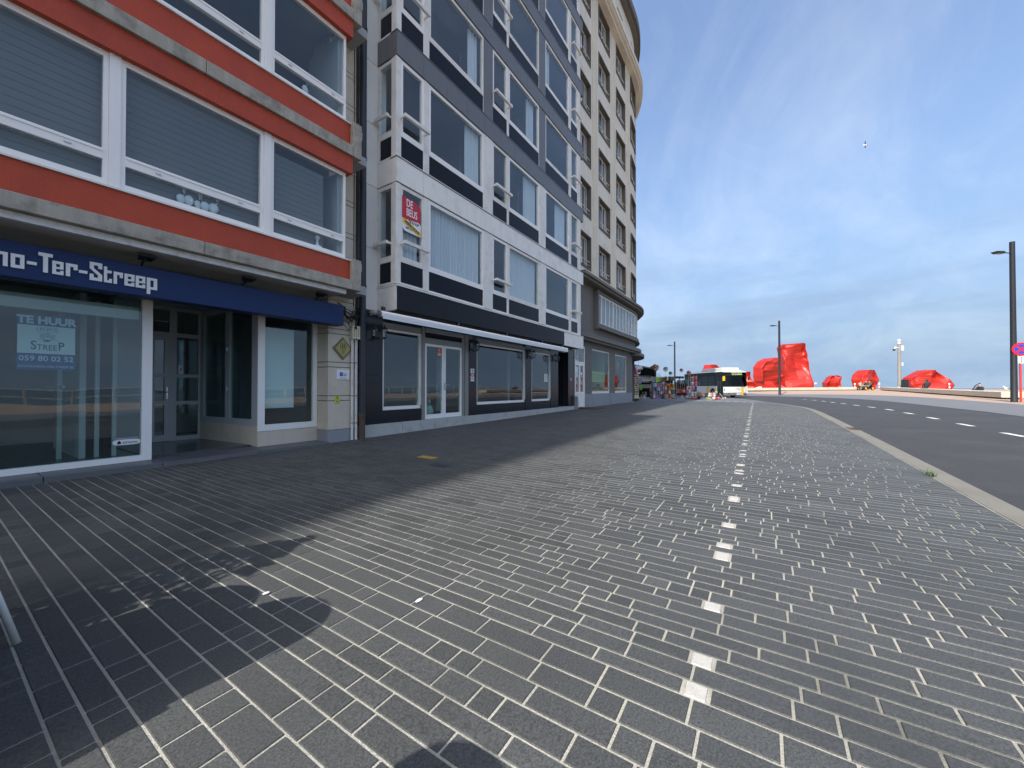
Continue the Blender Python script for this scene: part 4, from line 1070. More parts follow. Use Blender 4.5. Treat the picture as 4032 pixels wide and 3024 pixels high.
MB().box(8.13, 8.315, 7.8105, 7.8135, 2.105, 2.345).build('sticker_base', colour('sticker_orange', (.45, .12, .03)), DK)
b_ = MB(); b_.box(8.16, 8.29, 7.808, 7.81, 2.13, 2.17); b_.box(8.16, 8.29, 7.808, 7.81, 2.19, 2.205); b_.lathe([(.03, 0), (.02, .002)], 6, (8.222, 7.808, 2.28), axis='y'); b_.build('sticker_print', M['cream'], DK)
PN = thing('window_notice', 'white paper notice at the right edge of the third cafe window', 'notice', (14.8, 7.83, 1.5))
MB().box(14.55, 14.86, 7.829, 7.833, 1.47, 1.80).build('notice_sheet', M['paper'], PN)
b_ = MB()
for i in range(6): b_.box(14.60, 14.80, 7.827, 7.8285, 1.53 + .042 * i, 1.54 + .042 * i)
b_.build('notice_print', M['bus_grey'], PN)
WR = thing('wrapped_parasol', 'tall mint green wrapped roll leaning inside the left cafe door', 'parasol', (7.80, 8.15, .36), local=True)
rg = random.Random(9); pts = [(0, 0, 0), (.01, 0, .3), (.02, 0, .6), (.05, .0, .9), (.06, .02, 1.12)]
MB().tube(pts, .15, 9, r1=.12).build('wrapping', M['green_plastic'], WR)
MB().tube([(.008, 0, .25), (.01, 0, .3)], .155, 9).tube([(.03, 0, .72), (.034, 0, .76)], .145, 9).build('tie', M['pale_bag'], WR)
PB = thing('plastic_bag', 'pale crumpled plastic bag on the floor behind the cafe door', 'bag', (8.08, 8.1, .36), local=True)
b_ = MB(); b_.ball((0, 0, .17), (.17, .14, .19), 12, 8)
b_.v = [(x * (1 + .25 * noise.noise((x * 9, y * 9, z * 9))), y, z + .06 * noise.noise((x * 7, z * 7, 3))) for x, y, z in b_.v]
b_.build('bag_body', M['pale_bag'], PB)
b_ = MB(); b_.tube([(0, 0, .33), (.02, 0, .42), (.06, .02, .47)], .03, 6, r1=.05); b_.build('bag_neck', M['pale_bag'], PB)

# ================================================================== BUILDING 3: tall rounded corner block
B3 = thing('corner_tower_block', 'tall beige apartment block rounding the street corner above a dark shop storey', 'building', (17.45, 7.76, 0))
U0, CXc, CYc, RC = 9.45, 26.9, 16.76, 9.0
UT = 9.45 + RC * PI / 2
def wmap(u, off):
    if u <= U0: return (17.45 + u, 7.76 - off)
    if u <= UT:
        a = (u - U0) / RC; return (CXc + (RC + off) * math.sin(a), CYc - (RC + off) * math.cos(a))
    return (CXc + RC + off, CYc + u - UT)
def wang(u): return 0.0 if u <= U0 else min(PI / 2, (u - U0) / RC)
def cbox(mb, u0, u1, o0, o1, z0, z1, mi=0, step=.5):
    us = [u0]
    lo, hi = max(u0, U0), min(u1, UT)
    if hi > lo:
        n = max(1, int(math.ceil((hi - lo) / step)))
        us += [lo + (hi - lo) * i / n for i in range(n + 1)]
    us.append(u1); us = sorted(set(round(u, 5) for u in us))
    vs = []
    for u in us:
        a = wmap(u, o1); b = wmap(u, o0)
        vs += [(a[0], a[1], z0), (a[0], a[1], z1), (b[0], b[1], z1), (b[0], b[1], z0)]
    fs = [(0, 1, 2, 3)]
    for i in range(len(us) - 1):
        q = 4 * i
        for k in range(4): fs.append((q + k, q + 4 + k, q + 4 + (k + 1) % 4, q + (k + 1) % 4))
    q = 4 * (len(us) - 1); fs.append((q + 3, q + 2, q + 1, q))
    mb.add(vs, fs, mi); return mb
UEND = 32.0
COLU = [1.28 + 3.05 * i for i in range(10)]
HW = .875; ZR = [7.45 + 2.72 * k for k in range(6)]; WH = 1.68
wall = MB()
edges = [0.0] + [e for c in COLU for e in (c - HW, c + HW)] + [UEND]
for i in range(0, len(edges) - 1, 2): cbox(wall, edges[i], edges[i + 1], -.32, 0, 6.85, 23.0)
zb = [6.85] + [e for z in ZR for e in (z, z + WH)] + [23.0]
for c in COLU:
    for i in range(0, len(zb) - 1, 2): cbox(wall, c - HW, c + HW, -.32, 0, zb[i], zb[i + 1])
wall.build('tower_wall', M['tower'], B3)
for c in [COLU[0] - 3.05 / 2] + [c + 3.05 / 2 for c in COLU]:
    r = MB()
    for d in (-.27, -.09, .09, .27):
        if c + d < .1: continue
        cbox(r, c + d - .055, c + d + .055, 0.002, .055, 7.0, 22.6)
    if r.v: r.build('pilaster_ribs', M['tower'], B3)
cin = MB(); cbox(cin, .05, UEND, -1.6, -1.5, 0.2, 26)
for k in range(7): cbox(cin, .05, UEND, -1.5, -.33, 7.0 + 2.72 * k - .25, 7.0 + 2.72 * k)
cin.build('interior', M['interior'], B3)
# typical window, copied round the facade
def tower_window():
    f = MB()
    f.frame(-HW - .06, HW + .06, -.06, WH + .05, -.035, -.002, .062)              # dark stone surround, proud of the wall
    f.box(-HW, -HW + .02, -.0, .30, .0, WH); f.box(HW - .02, HW, 0, .30, 0, WH); f.box(-HW + .02, HW - .02, 0, .30, WH - .02, WH); f.box(-HW + .02, HW - .02, -.05, .30, 0, .045)
    o = f.build('window', M['trim_dark'], B3, org=(0, 0, 0), loc=(0, 0, 0))
    g = MB(); a, b = -HW + .02, HW - .02
    g.frame(a, b, .046, WH - .02, .20, .26, .06); g.box(.18, .25, .20, .26, .106, WH - .08); g.box(.56, .60, .19, .26, .106, WH - .08)
    g.build('window_frame', M['white_old'], o, org=(0, 0, 0))
    for x0, x1 in ((a + .06, .18), (.25, .56), (.60, b - .06)): MB().box(x0, x1, .225, .235, .106, WH - .08).build('pane', M['glass_f'], o, org=(0, 0, 0))
    r = MB(); r.tube([(a, .03, .40), (b, .03, .40)], .022, 6); r.box(-.32, -.22, .02, .04, .05, .38); r.tube([(.42, .03, .05), (.42, .03, .39)], .014, 6); r.box(a, b, .024, .036, .2, .215)
    r.build('safety_rail', M['white_old'], o, org=(0, 0, 0))
    return o
tw = tower_window(); first = True
ORG3 = Vector((17.45, 7.76, 0))
for ci, c in enumerate(COLU):
    for k, z in enumerate(ZR):
        p = wmap(c, 0); o = tw if first else copy_tree(tw, parent=B3)
        first = False
        o.location = Vector((p[0], p[1], z)) - ORG3; o.rotation_euler = (0, 0, wang(c))
# a curtain or two and the red poster high up
ph = wmap(COLU[1] - .38, -.27); MB().prism([(ph[0] - .16, ZR[5] + .35), (ph[0] + .1, ZR[5] + .2), (ph[0] + .2, ZR[5] + .75), (ph[0] - .05, ZR[5] + .95)], ph[1], ph[1] + .01).build('red_poster', colour('poster_red', (.45, .06, .08)), B3)
for ci in (0, 1, 2):
    for k in (0, 1, 2, 3, 4):
        if (ci * 3 + k * 5) % 4 == 0: continue
        p = wmap(COLU[ci] - .5, -.34); MB().sheet(p[0] - .36, p[0] + .30, ZR[k] + .05, ZR[k] + WH, p[1], 6, .02).build('curtain', [M['curtain'], M['curtain_shade']], B3)
# main cornice and attic storey
co = MB(); cbox(co, 0, UEND, -.3, .50, 23.02, 23.16); cbox(co, 0, UEND, -.3, .58, 23.163, 23.42); cbox(co, 0, UEND, 0, .35, 22.86, 23.017)
co.build('main_cornice', M['tower'], B3)
at = MB(); AT0, AT1 = 23.43, 26.3
ae = [0.0] + [e for c in COLU for e in (c - .6, c + .6)] + [UEND]
for i in range(0, len(ae) - 1, 2): cbox(at, ae[i], ae[i + 1], -.3, -.02, AT0, AT1)
for c in COLU: cbox(at, c - .6, c + .6, -.3, -.02, AT0, AT0 + .6); cbox(at, c - .6, c + .6, -.3, -.02, AT0 + 2.1, AT1)
at.build('attic_wall', M['tower'], B3)
for c in COLU:
    w = MB(); cbox(w, c - .598, c + .598, -.26, -.22, AT0 + .602, AT0 + .66); cbox(w, c - .598, c + .598, -.26, -.22, AT0 + 2.04, AT0 + 2.098); cbox(w, c - .03, c + .03, -.26, -.22, AT0 + .66, AT0 + 2.04)
    wo = w.build('attic_window', M['white_old'], B3)
    g = MB(); cbox(g, c - .595, c + .595, -.25, -.24, AT0 + .662, AT0 + 2.038); g.build('pane', M['glass_f'], wo)
rc_ = MB(); cbox(rc_, 0, UEND, -.3, .25, AT1 + .003, AT1 + .25); cbox(rc_, 0, UEND, -.3, .42, AT1 + .253, AT1 + .75); rc_.build('roof_cornice', M['trim_dark'], B3)
rf = MB(); cbox(rf, 0, UEND, -6, -.31, AT1 + .2, AT1 + .4); rf.build('roof', M['concrete'], B3)
en = MB(); en.box(17.46, 17.6, 8.1, 14, 3.0, 26.3); en.build('gable_wall', M['tower'], B3)
# dark lower storeys
lo = MB()
cbox(lo, 0.02, 2.80, -.3, -.01, 3.95, 6.58); cbox(lo, 2.80, 22.0, -.3, -.01, 3.95, 4.44); cbox(lo, 2.80, 22.0, -.3, -.01, 6.36, 6.58); cbox(lo, 22.0, UEND, -.3, -.01, 3.95, 6.58)
lo.build('first_floor_wall', M['tower_dark'], B3)
ca = MB(); cbox(ca, -.02, UEND, -.3, .48, 6.585, 6.70); cbox(ca, -.02, UEND, -.3, .60, 6.703, 6.845); ca.build('lower_cornice', M['tower_dark'], B3)
cc = MB(); cbox(cc, -.02, UEND, -.3, .30, 3.60, 3.72); cbox(cc, -.02, UEND, -.3, .42, 3.723, 3.945); cc.build('shop_cornice', M['tower_dark'], B3)
cn = MB(); cbox(cn, 9.6, UEND, -.3, .62, 3.40, 3.598); cn.build('entrance_canopy', M['tower_dark'], B3)
sl = MB(); cbox(sl, 2.78, 22.0, -.1, .30, 4.445, 4.52); cbox(sl, 2.84, 22.0, -.1, .24, 4.523, 4.72); cbox(sl, 2.78, 22.0, -.1, .20, 6.352, 6.50); cbox(sl, 2.62, 2.78, -.1, .26, 4.40, 6.50)
sl.build('strip_surround', M['tower_dark'], B3)
sf = MB(); cbox(sf, 2.80, 22.0, .06, .13, 4.722, 4.80); cbox(sf, 2.80, 22.0, .06, .13, 6.27, 6.348)
um = [2.80 + .64 * i for i in range(31)]
for i, u in enumerate(um): cbox(sf, u, u + (.075 if i % 4 else .12), .055, .135, 4.803, 6.267)
so_ = sf.build('strip_window', M['white'], B3)
for i, (a, b) in enumerate(zip(um, um[1:])):
    g = MB(); cbox(g, a + (.075 if i % 4 else .12), b, .09, .10, 4.803, 6.267); g.build('pane', M['glass_f'], so_)
cu_ = MB(); cbox(cu_, 2.9, 21.9, -.25, -.23, 4.75, 6.3); cu_.build('lace_curtain', M['cctv'], B3)
# shop storey wall with openings: door, two windows
gr = MB()
def gw(x0, x1, z0, z1, mb=gr): mb.box(x0, x1, 7.765, 8.1, z0, z1)
gw(18.87, 19.80, .88, 3.6); gw(22.65, 23.58, .88, 3.6); gw(26.03, 26.9, .88, 3.6); gw(17.46, 18.87, 3.32, 3.6); gw(19.80, 22.65, 3.31, 3.6); gw(23.58, 26.03, 3.29, 3.6); gw(17.46, 17.58, .1, 3.32)
cbox(gr, 9.45, 9.95, -.3, -.01, .1, 3.398)
gr.build('shop_wall', M['tower_dark'], B3)
for a, b in ((18.87, 19.9), (19.9, 21.2), (21.2, 22.55), (22.62, 23.7), (23.7, 25.0), (25.0, 26.3), (26.34, 27.1)):
    MB().box(a + .004, b - .004, 7.715, 8.1, 0, .90 if b < 26.3 else .88).build('plinth_stone', M['plinth'], B3, bevel=.008)
for x0, x1, z0, z1 in ((19.805, 22.645, .905, 3.305), (23.585, 26.025, .905, 3.285)):
    f = MB(); f.frame(x0, x1, z0, z1, 7.80, 7.88, .07, wb=.12); w = f.build('shop_window', M['white_old'], B3)
    MB().box(x0 + .07, x1 - .07, 7.835, 7.845, z0 + .12, z1 - .07).build('pane', M['glass_b'], w)
ba = MB(); ba.box(20.0, 22.6, 8.02, 8.03, 2.02, 2.13); ba.box(20.0, 22.6, 8.02, 8.03, 1.55, 1.63); ba.build('window_banner', colour('lime', (.55, .62, .05)), B3)
MB().box(20.0, 22.6, 8.035, 8.045, 1.55, 2.13).build('window_banner', colour('lime_pale', (.42, .46, .22)), B3)
MB().box(19.7, 26.1, 8.9, 9.0, .2, 3.5).build('shop_backdrop', M['interior_light'], B3)
# white double door with prohibition stickers
f = MB(); f.box(17.585, 17.66, 7.78, 7.90, .2, 3.315); f.box(18.78, 18.865, 7.78, 7.90, .2, 3.315); f.box(17.66, 18.78, 7.78, 7.90, 2.42, 2.52); f.box(17.66, 18.78, 7.78, 7.90, 3.25, 3.315)
w = f.build('door_frame', M['white'], B3); MB().box(17.66, 18.78, 7.83, 7.84, 2.52, 3.25).build('pane', M['glass_s'], w)
for a, b in ((17.665, 18.215), (18.225, 18.775)):
    d = MB(); d.frame(a, b, .25, 2.415, 7.79, 7.86, .085, wb=.12); d.box(a + .085, b - .085, 7.79, 7.86, .88, 1.0); d.box(a + .085, b - .085, 7.815, 7.84, .37, .88)
    dd = d.build('entrance_door', M['white'], B3)
    MB().box(a + .085, b - .085, 7.82, 7.83, 1.0, 2.33).build('pane', M['glass_s'], dd)
for x_, lab in ((17.94, 'round no-parking sticker on the left leaf of the white entrance door'), (18.50, 'round no-parking sticker on the right leaf of the white entrance door')):
    t = thing('parking_sticker', lab, 'sticker', (x_, 7.8, 1.5), group='no-parking stickers on the white door')
    b_ = MB(); b_.lathe([(.15, 0), (.15, .003)], 20, (x_, 7.812, 1.50), axis='y'); b_.build('sticker_base', M['paper'], t)
    b_ = MB()
    for i in range(20):
        a, b = 2 * PI * i / 20, 2 * PI * (i + 1) / 20
        b_.prism([(x_ + .15 * math.cos(a), 1.5 + .15 * math.sin(a)), (x_ + .15 * math.cos(b), 1.5 + .15 * math.sin(b)), (x_ + .12 * math.cos(b), 1.5 + .12 * math.sin(b)), (x_ + .12 * math.cos(a), 1.5 + .12 * math.sin(a))], 7.808, 7.8115)
    b_.prism([(x_ - .09, 1.60), (x_ - .075, 1.61), (x_ + .09, 1.42), (x_ + .08, 1.40)], 7.8035, 7.806); b_.build('red_ring', M['sign_red'] if x_ > 18.2 else M['bus_grey'], t)
    text('lettering', 'P', .2, M['ink'], t, (x_, 7.8065, 1.5), off=.008, ext=.001)
t = thing('door_notice', 'two white paper notices on the left leaf of the white entrance door', 'notice', (17.93, 7.81, 1.9))
MB().box(17.80, 18.06, 7.811, 7.815, 2.0, 2.26).build('notice_sheet', M['paper'], t); MB().box(17.84, 18.02, 7.811, 7.815, 1.73, 1.985).build('notice_sheet', M['paper'], t)
t = thing('door_notice', 'white and pink paper notice on the right leaf of the white entrance door', 'notice', (18.5, 7.81, 1.8))
MB().box(18.40, 18.62, 7.811, 7.815, 1.86, 2.0).build('notice_sheet', M['paper'], t); MB().box(18.40, 18.62, 7.811, 7.815, 1.70, 1.855).build('notice_sheet', colour('notice_pink', (.6, .25, .28)), t)
# planks of a ramp before the door
RP = thing('wooden_ramp', 'weathered plank ramp lying before the white entrance door', 'ramp', (18.9, 7.3, gz(19)))
for i in range(6): MB().add([(17.75 + .0, 7.66 - .16 * i, gz(18) + .015), (19.9 - .14 * i, 7.66 - .16 * i, gz(19) + .0), (19.9 - .14 * i, 7.52 - .16 * i, gz(19) + .0), (17.75, 7.52 - .16 * i, gz(18) + .015), (17.75, 7.66 - .16 * i, gz(18) + .075 - .01 * i), (19.9 - .14 * i, 7.66 - .16 * i, gz(19) + .03), (19.9 - .14 * i, 7.52 - .16 * i, gz(19) + .03), (17.75, 7.52 - .16 * i, gz(18) + .075 - .01 * i)],
    [(0, 3, 2, 1), (4, 5, 6, 7), (0, 1, 5, 4), (1, 2, 6, 5), (2, 3, 7, 6), (3, 0, 4, 7)]).build('plank', M['rust'], RP)
WP = thing('wooden_post', 'short weathered wooden post beside the white entrance door', 'post', (17.5, 7.66, gz(17)))
MB().box(17.44, 17.56, 7.58, 7.70, gz(17), .78).build('post', M['plinth'], WP); MB().box(17.43, 17.57, 7.57, 7.71, .78, .84).build('post_cap', M['white_old'], WP)
# dark shop mouth behind the curve
dm = MB(); cbox(dm, 10.0, 22.0, -1.3, -1.2, .2, 3.4); cbox(dm, 10.0, 22.0, -1.2, -.02, 3.3, 3.395); dm.build('shop_mouth', M['bus_black'], B3)
for u in (13.0, 16.2, 19.5): cl_ = MB(); cbox(cl_, u, u + .3, -.3, -.02, .2, 3.3); cl_.build('shop_pier', M['tower_dark'], B3)
# wall outlet with cable near the first-floor corner
# ================================================================== neighbours further left (they throw the long shade)
def neighbour(x0, x1, h, lab, mat):
    t = thing('apartment_building', lab, 'building', (x0, 7.6, 0))
    MB().box(x0, x1 - .02, 7.25, 12, 3.2, h).build('wall', mat, t); MB().box(x0, x1 - .02, 7.8, 12, 0, 3.2).build('shop_storey', M['tower_dark'], t)
    k = 0
    while 4.2 + 2.8 * k + 1.7 < h:
        x = x0 + .5
        while x + 1.7 < x1:
            f = MB(); z = 4.2 + 2.8 * k; f.frame(x, x + 1.6, z, z + 1.6, 7.21, 7.249, .07); w = f.build('window', M['white'], t)
            MB().box(x + .07, x + 1.53, 7.23, 7.248, z + .07, z + 1.53).build('pane', M['spandrel'], w); x += 2.2
        k += 1
    MB().box(x0 - .1, x1, 7.15, 12.1, h, h + .3).build('roof', M['concrete'], t)
neighbour(-21, -8.65, 23, 'pale apartment house next to the red-banded one, outside the view', M['tower'])
neighbour(-46, -21.1, 33, 'high apartment block further along the sea front, outside the view', M['marble_side'])

# ================================================================== STREET FURNITURE
def dr(px, d):      # position from a bearing (tangent to the view axis) and a distance along it
    r = px * d; return d * math.cos(TH) + r * math.sin(TH), d * math.sin(TH) - r * math.cos(TH)
def lamp(x, y, z, h, arm, lab):
    t = thing('street_lamp', lab, 'street lamp', (x, y, z), rz=arm, local=True, group='anthracite street lamps along the road')
    MB().lathe([(.145, 0), (.135, .02), (.115, 4), (.105, h)], 14).build('pole', M['lamp_pole'], t, smooth=True, flat_angle=50)
    MB().lathe([(.15, .0), (.15, .025)], 14).build('foot_plate', M['dark'], t)
    MB().tube([(.08, 0, h - .62), (.45, 0, h - .60)], .028, 8).build('arm', M['lamp_pole'], t)
    hd = MB(); prof = [(.40, -.03), (.55, -.055), (.95, -.045), (1.22, .0), (1.0, .055), (.6, .06), (.42, .03)]
    w = [.05, .13, .13, .03, .11, .12, .05]; n = len(prof)
    vs = [(x_, -w_, h - .60 + z_) for (x_, z_), w_ in zip(prof, w)] + [(x_, w_, h - .60 + z_) for (x_, z_), w_ in zip(prof, w)]
    hd.add(vs, [tuple(range(n)), tuple(range(2 * n - 1, n - 1, -1))] + [(i, i + n, (i + 1) % n + n, (i + 1) % n) for i in range(n)])
    hd.build('luminaire', M['lamp_pole'], t)
    MB().box(.56, .96, -.09, .09, h - .665, h - .652).build('lens', M['cctv'], t)
    return t
lx, ly = 32.59, -11.29
lamp(lx, ly, zp(lx, ly), 8.72, R(125), 'tall anthracite street lamp at the right edge beside the no-stopping sign')
lx2, ly2 = 57.11, -1.41
lamp(lx2, ly2, zp(lx2, ly2), 8.9, R(123), 'anthracite street lamp standing before the big red crumpled sculptures')
lx3, ly3 = dr((2657 - 2016) / 1540, 60)
lamp(lx3, ly3, .35, 8.0, R(123), 'far anthracite street lamp rising behind the souvenir racks')
# panel attached near the far lamp
t = thing('notice_panel', 'dark grey flat panel above the souvenir racks beside the far lamp post', 'panel', (lx3 + .4, ly3 - .9, .35))
px_, py_ = dr((2676 - 2016) / 1540, 55)
pn = MB(); d_ = Vector((math.sin(TH), -math.cos(TH))); 
a = Vector((px_, py_)) - d_ * .62; b = Vector((px_, py_)) + d_ * .62; q = Vector((math.cos(TH), math.sin(TH))) * .1
pn.add([(a.x, a.y, 2.55), (b.x, b.y, 2.55), (b.x + q.x, b.y + q.y, 2.55), (a.x + q.x, a.y + q.y, 2.55), (a.x, a.y, 2.86), (b.x, b.y, 2.86), (b.x + q.x, b.y + q.y, 2.86), (a.x + q.x, a.y + q.y, 2.86)],
       [(0, 3, 2, 1), (4, 5, 6, 7), (0, 1, 5, 4), (1, 2, 6, 5), (2, 3, 7, 6), (3, 0, 4, 7)]); pn.build('panel_board', M['lamp_pole'], t)
MB().tube([(px_ + q.x / 2, py_ + q.y / 2, .2), (px_ + q.x / 2, py_ + q.y / 2, 2.55)], .05, 8).build('panel_post', M['lamp_pole'], t)

# no-stopping sign on its red pole
nx, ny = dr((4022.5 - 2016) / 1540, 21.0)
nz_ = zp(nx, ny)
NS = thing('traffic_sign', 'round red and blue no-stopping sign on a red pole at the right edge', 'traffic sign', (nx, ny, nz_), rz=TH - PI / 2 + R(-24), local=True)
# local: x right, -y towards the viewer
MB().tube([(0, .06, 0), (0, .06, 2.05)], .045, 10).build('pole', M['red_pole'], NS, smooth=True, flat_angle=50)
MB().tube([(0, .06, 2.05), (0, .06, 3.0)], .045, 10).build('upper_pole', M['cctv'], NS, smooth=True, flat_angle=50)
zc, rr = 2.86, .36
MB().lathe([(rr, 0), (rr, .012)], 32, (0, -.012, zc), axis='y').build('sign_disc', M['sign_red'], NS)
for k in range(4):
    a0 = PI / 4 + k * PI / 2; pts = [(0, 0)]
    a1, a2 = a0 + .17, a0 + PI / 2 - .17
    m_ = a0 + PI / 4; c0 = (.055 * math.cos(m_), .055 * math.sin(m_))
    poly = [c0] + [(.265 * math.cos(a1 + (a2 - a1) * i / 8), .265 * math.sin(a1 + (a2 - a1) * i / 8)) for i in range(9)]
    MB().prism([(u, zc + v) for u, v in poly], -.0165, -.0125).build('blue_field', M['sign_blue'], NS)
MB().box(-.125, .125, -.012, 0, 2.10, 2.47).build('sub_panel', M['paper'], NS)
ar = MB(); ar.box(-.012, .012, -.0155, -.0125, 2.19, 2.38); ar.prism([(-.045, 2.38), (.045, 2.38), (0, 2.44)], -.0155, -.0125); ar.prism([(-.045, 2.19), (0, 2.13), (.045, 2.19)], -.0155, -.0125); ar.build('arrow', M['ink'], NS)

# long concrete benches of the plaza
def bench(p0, p1, lab, wdt=1.0, hgt=.46):
    a = Vector(p0[:2]); b = Vector(p1[:2]); d = (b - a).normalized(); n = Vector((-d.y, d.x)); L_ = (b - a).length
    t = thing('plaza_bench', lab, 'bench', (a.x, a.y, p0[2]), group='long concrete benches on the plaza')
    m = max(1, int(round(L_ / 2.6)))
    for i in range(m):
        q0 = a + d * (L_ * i / m + .006); q1 = a + d * (L_ * (i + 1) / m - .006)
        z0 = p0[2] + (p1[2] - p0[2]) * i / m; z1 = p0[2] + (p1[2] - p0[2]) * (i + 1) / m
        mb = MB(); v = []
        for h0 in (.10, hgt):
            for q, zz2 in ((q0, z0), (q1, z1)):
                for s in (-wdt / 2, wdt / 2): v.append((q.x + n.x * s, q.y + n.y * s, zz2 + h0))
        mb.add(v, [(0, 2, 3, 1), (4, 5, 7, 6), (0, 4, 6, 2), (2, 6, 7, 3), (3, 7, 5, 1), (1, 5, 4, 0)])
        mb.build('bench_block', M['bench'], t, bevel=.015)
    mb = MB(); v = []
    for h0 in (-.1, .10):
        for q, zz2 in ((a + d * .3, p0[2]), (b - d * .3, p1[2])):
            for s in (-wdt / 2 + .18, wdt / 2 - .18): v.append((q.x + n.x * s, q.y + n.y * s, zz2 + h0))
    mb.add(v, [(0, 2, 3, 1), (4, 5, 7, 6), (0, 4, 6, 2), (2, 6, 7, 3), (3, 7, 5, 1), (1, 5, 4, 0)]); mb.build('bench_foot', M['trim_dark'], t)
def gp(px, d): x_, y_ = dr((px - 2016) / 1540, d); return x_, y_, zp(x_, y_)
BR, BL = gp(3990, 24.5), gp(3481, 56)
bench(BR, BL, 'long low concrete bench at right whose bright end meets the lamp post')
A1, A0 = gp(3402, 57), gp(2900, 58)
bench(A1, A0, 'long low concrete bench behind the bus and before the big red sculptures')

# ------------------------------------------------------------------ crumpled red sculptures
def fold(p, seed, amp, sc):
    q = Vector(p) * sc + Vector((seed * 3.7, seed * 1.3, seed * 2.1))
    r1 = 1 - abs(noise.noise(q)) * 2.4
    r2 = 1 - abs(noise.noise(q * 2.3 + Vector((5, 1, 8)))) * 2.2
    c = noise.cell(q * 1.1)
    return amp * (.65 * r1 + .28 * r2 + .25 * c)
def sculpture(lab, px, d, w, h, dep, seed, left, right, top=0.0, amp=.35, sc=.55, z0=None):
    x, y, z = gp(px, d)
    if z0 is not None: z = z0
    t = thing('sculpture', lab, 'sculpture', (x, y, z), rz=TH - PI / 2 + R(-14 if seed % 2 else 12), local=True, group='crumpled red metal sculptures on the plaza')
    nu, nv = 52, 46; mb = MB(); rg = random.Random(seed)
    def side(tab, v):
        for (a, pa), (b, pb) in zip(tab, tab[1:]):
            if a <= v <= b: return pa + (pb - pa) * (v - a) / (b - a)
        return tab[-1][1]
    dents = []
    for k in range(int(6.5 * (w * h) ** .5 / 3)):
        a = rg.uniform(PI, 2 * PI) if rg.random() < .8 else rg.uniform(0, PI)
        c = Vector((w * .5 * math.cos(a), dep * .5 * math.sin(a), h * rg.uniform(.08, 1.0)))
        ax_ = Vector((rg.gauss(0, 1), rg.gauss(0, .5), rg.gauss(0, 1))).normalized()
        dents.append((c, rg.uniform(.26, .52) * min(w, h), rg.uniform(.45, 1.0) * amp * 1.9, ax_, rg.uniform(1.0, 2.4)))
    for j in range(nv + 1):
        v = j / nv
        l, r = side(left, v), side(right, v); cx_, hw = (l + r) / 2 * w, (r - l) / 2 * w
        dp_ = dep / 2 * (.75 + .25 * min(1, (r - l)))
        for i in range(nu):
            a = 2 * PI * i / nu; ca, sa = math.cos(a), math.sin(a); e = .30
            X = cx_ + hw * (abs(ca) ** e) * (1 if ca >= 0 else -1); Y = dp_ * (abs(sa) ** e) * (1 if sa >= 0 else -1)
            p = Vector((X, Y, v * h + top * X * v))
            k = fold(p, seed, amp * .20, sc); env = (.25 + .75 * min(1, v * 5))
            dep_in = 0.0
            for c, rad, dp2, ax_, st in dents:
                q = p - c; al = q.dot(ax_); q = q - ax_ * al * (1 - 1 / st); dd = q.length
                if dd < rad: dep_in = max(dep_in, dp2 * (1 - dd / rad) * 1.6) if dp2 > .0 else dep_in
            k2 = k * env + dep_in * (.45 + .55 * env)
            mb.v.append((X - ca * k2 * .30, Y - sa * k2 * (1.25 if sa < 0 else .6), p.z + .10 * k * env - .12 * dep_in * env))
    for j in range(nv):
        for i in range(nu):
            q = j * nu; a, b, c, e_ = q + i, q + (i + 1) % nu, q + nu + (i + 1) % nu, q + nu + i
            mb.f += [(a, b, c), (a, c, e_)] if (i + j) % 2 else [(a, b, e_), (b, c, e_)]; mb.m += [0, 0]
    base = len(mb.v); q = nv * nu
    cxt = sum(mb.v[q + i][0] for i in range(nu)) / nu; czt = sum(mb.v[q + i][2] for i in range(nu)) / nu
    mb.v.append((cxt, 0, czt - .18 * amp))
    for i in range(nu): mb.f.append((q + i, q + (i + 1) % nu, base)); mb.m.append(0)
    o = mb.build('crumpled_body', M['sculpt'], t)
    dc = o.modifiers.new('facets', 'DECIMATE'); dc.ratio = .11
    return t
S = 1 / 1540
sculpture('tallest red crumpled metal sculpture, a leaning upright block on the plaza', 3128, 66, 4.95, 7.75, 3.0, 3, [(0, -.36), (.1, -.38), (.6, -.40), (.93, -.49), (1, -.42)], [(0, .42), (.08, .50), (.75, .40), (.96, .36), (1, .33)], .03, .50, .42)
sculpture('broad crushed red sculpture left of the tallest one, partly behind the lamp post', 3040, 64, 5.1, 5.2, 3.0, 8, [(0, -.40), (.25, -.47), (.3, -.53), (.72, -.53), (.9, -.36), (1, -.12)], [(0, .5), (.40, .44), (.58, .31), (.8, .17), (1, .05)], .0, .62, .5)
sculpture('red crumpled sculpture leaning beyond the right side of the bus', 2938, 70, 4.0, 3.2, 2.4, 5, [(0, -.4), (1, -.3)], [(0, .56), (.35, .35), (.62, .22), (1, .18)], 0, .4, .6)
sculpture('red crumpled sculpture showing above the roof of the bus', 2802, 76, 3.2, 4.75, 2.4, 6, [(0, -.4), (.8, -.42), (1, -.3)], [(0, .6), (.8, .62), (.9, .4), (1, .2)], 0, .4, .6)
sculpture('small low red crumpled sculpture, alone between the big ones and the mast', 3278, 69, 2.6, 2.45, 2.0, 11, [(0, -.44), (.45, -.5), (.85, -.25), (1, -.05)], [(0, .45), (.8, .48), (.9, .5), (1, .3)], 0, .34, .8)
sculpture('round-shouldered red crumpled sculpture behind the pedal kart', 3412, 66, 3.95, 3.25, 2.4, 14, [(0, -.2), (.15, -.42), (.5, -.52), (.75, -.45), (1, -.2)], [(0, .28), (.2, .42), (.55, .5), (.85, .36), (1, .22)], 0, .42, .75)
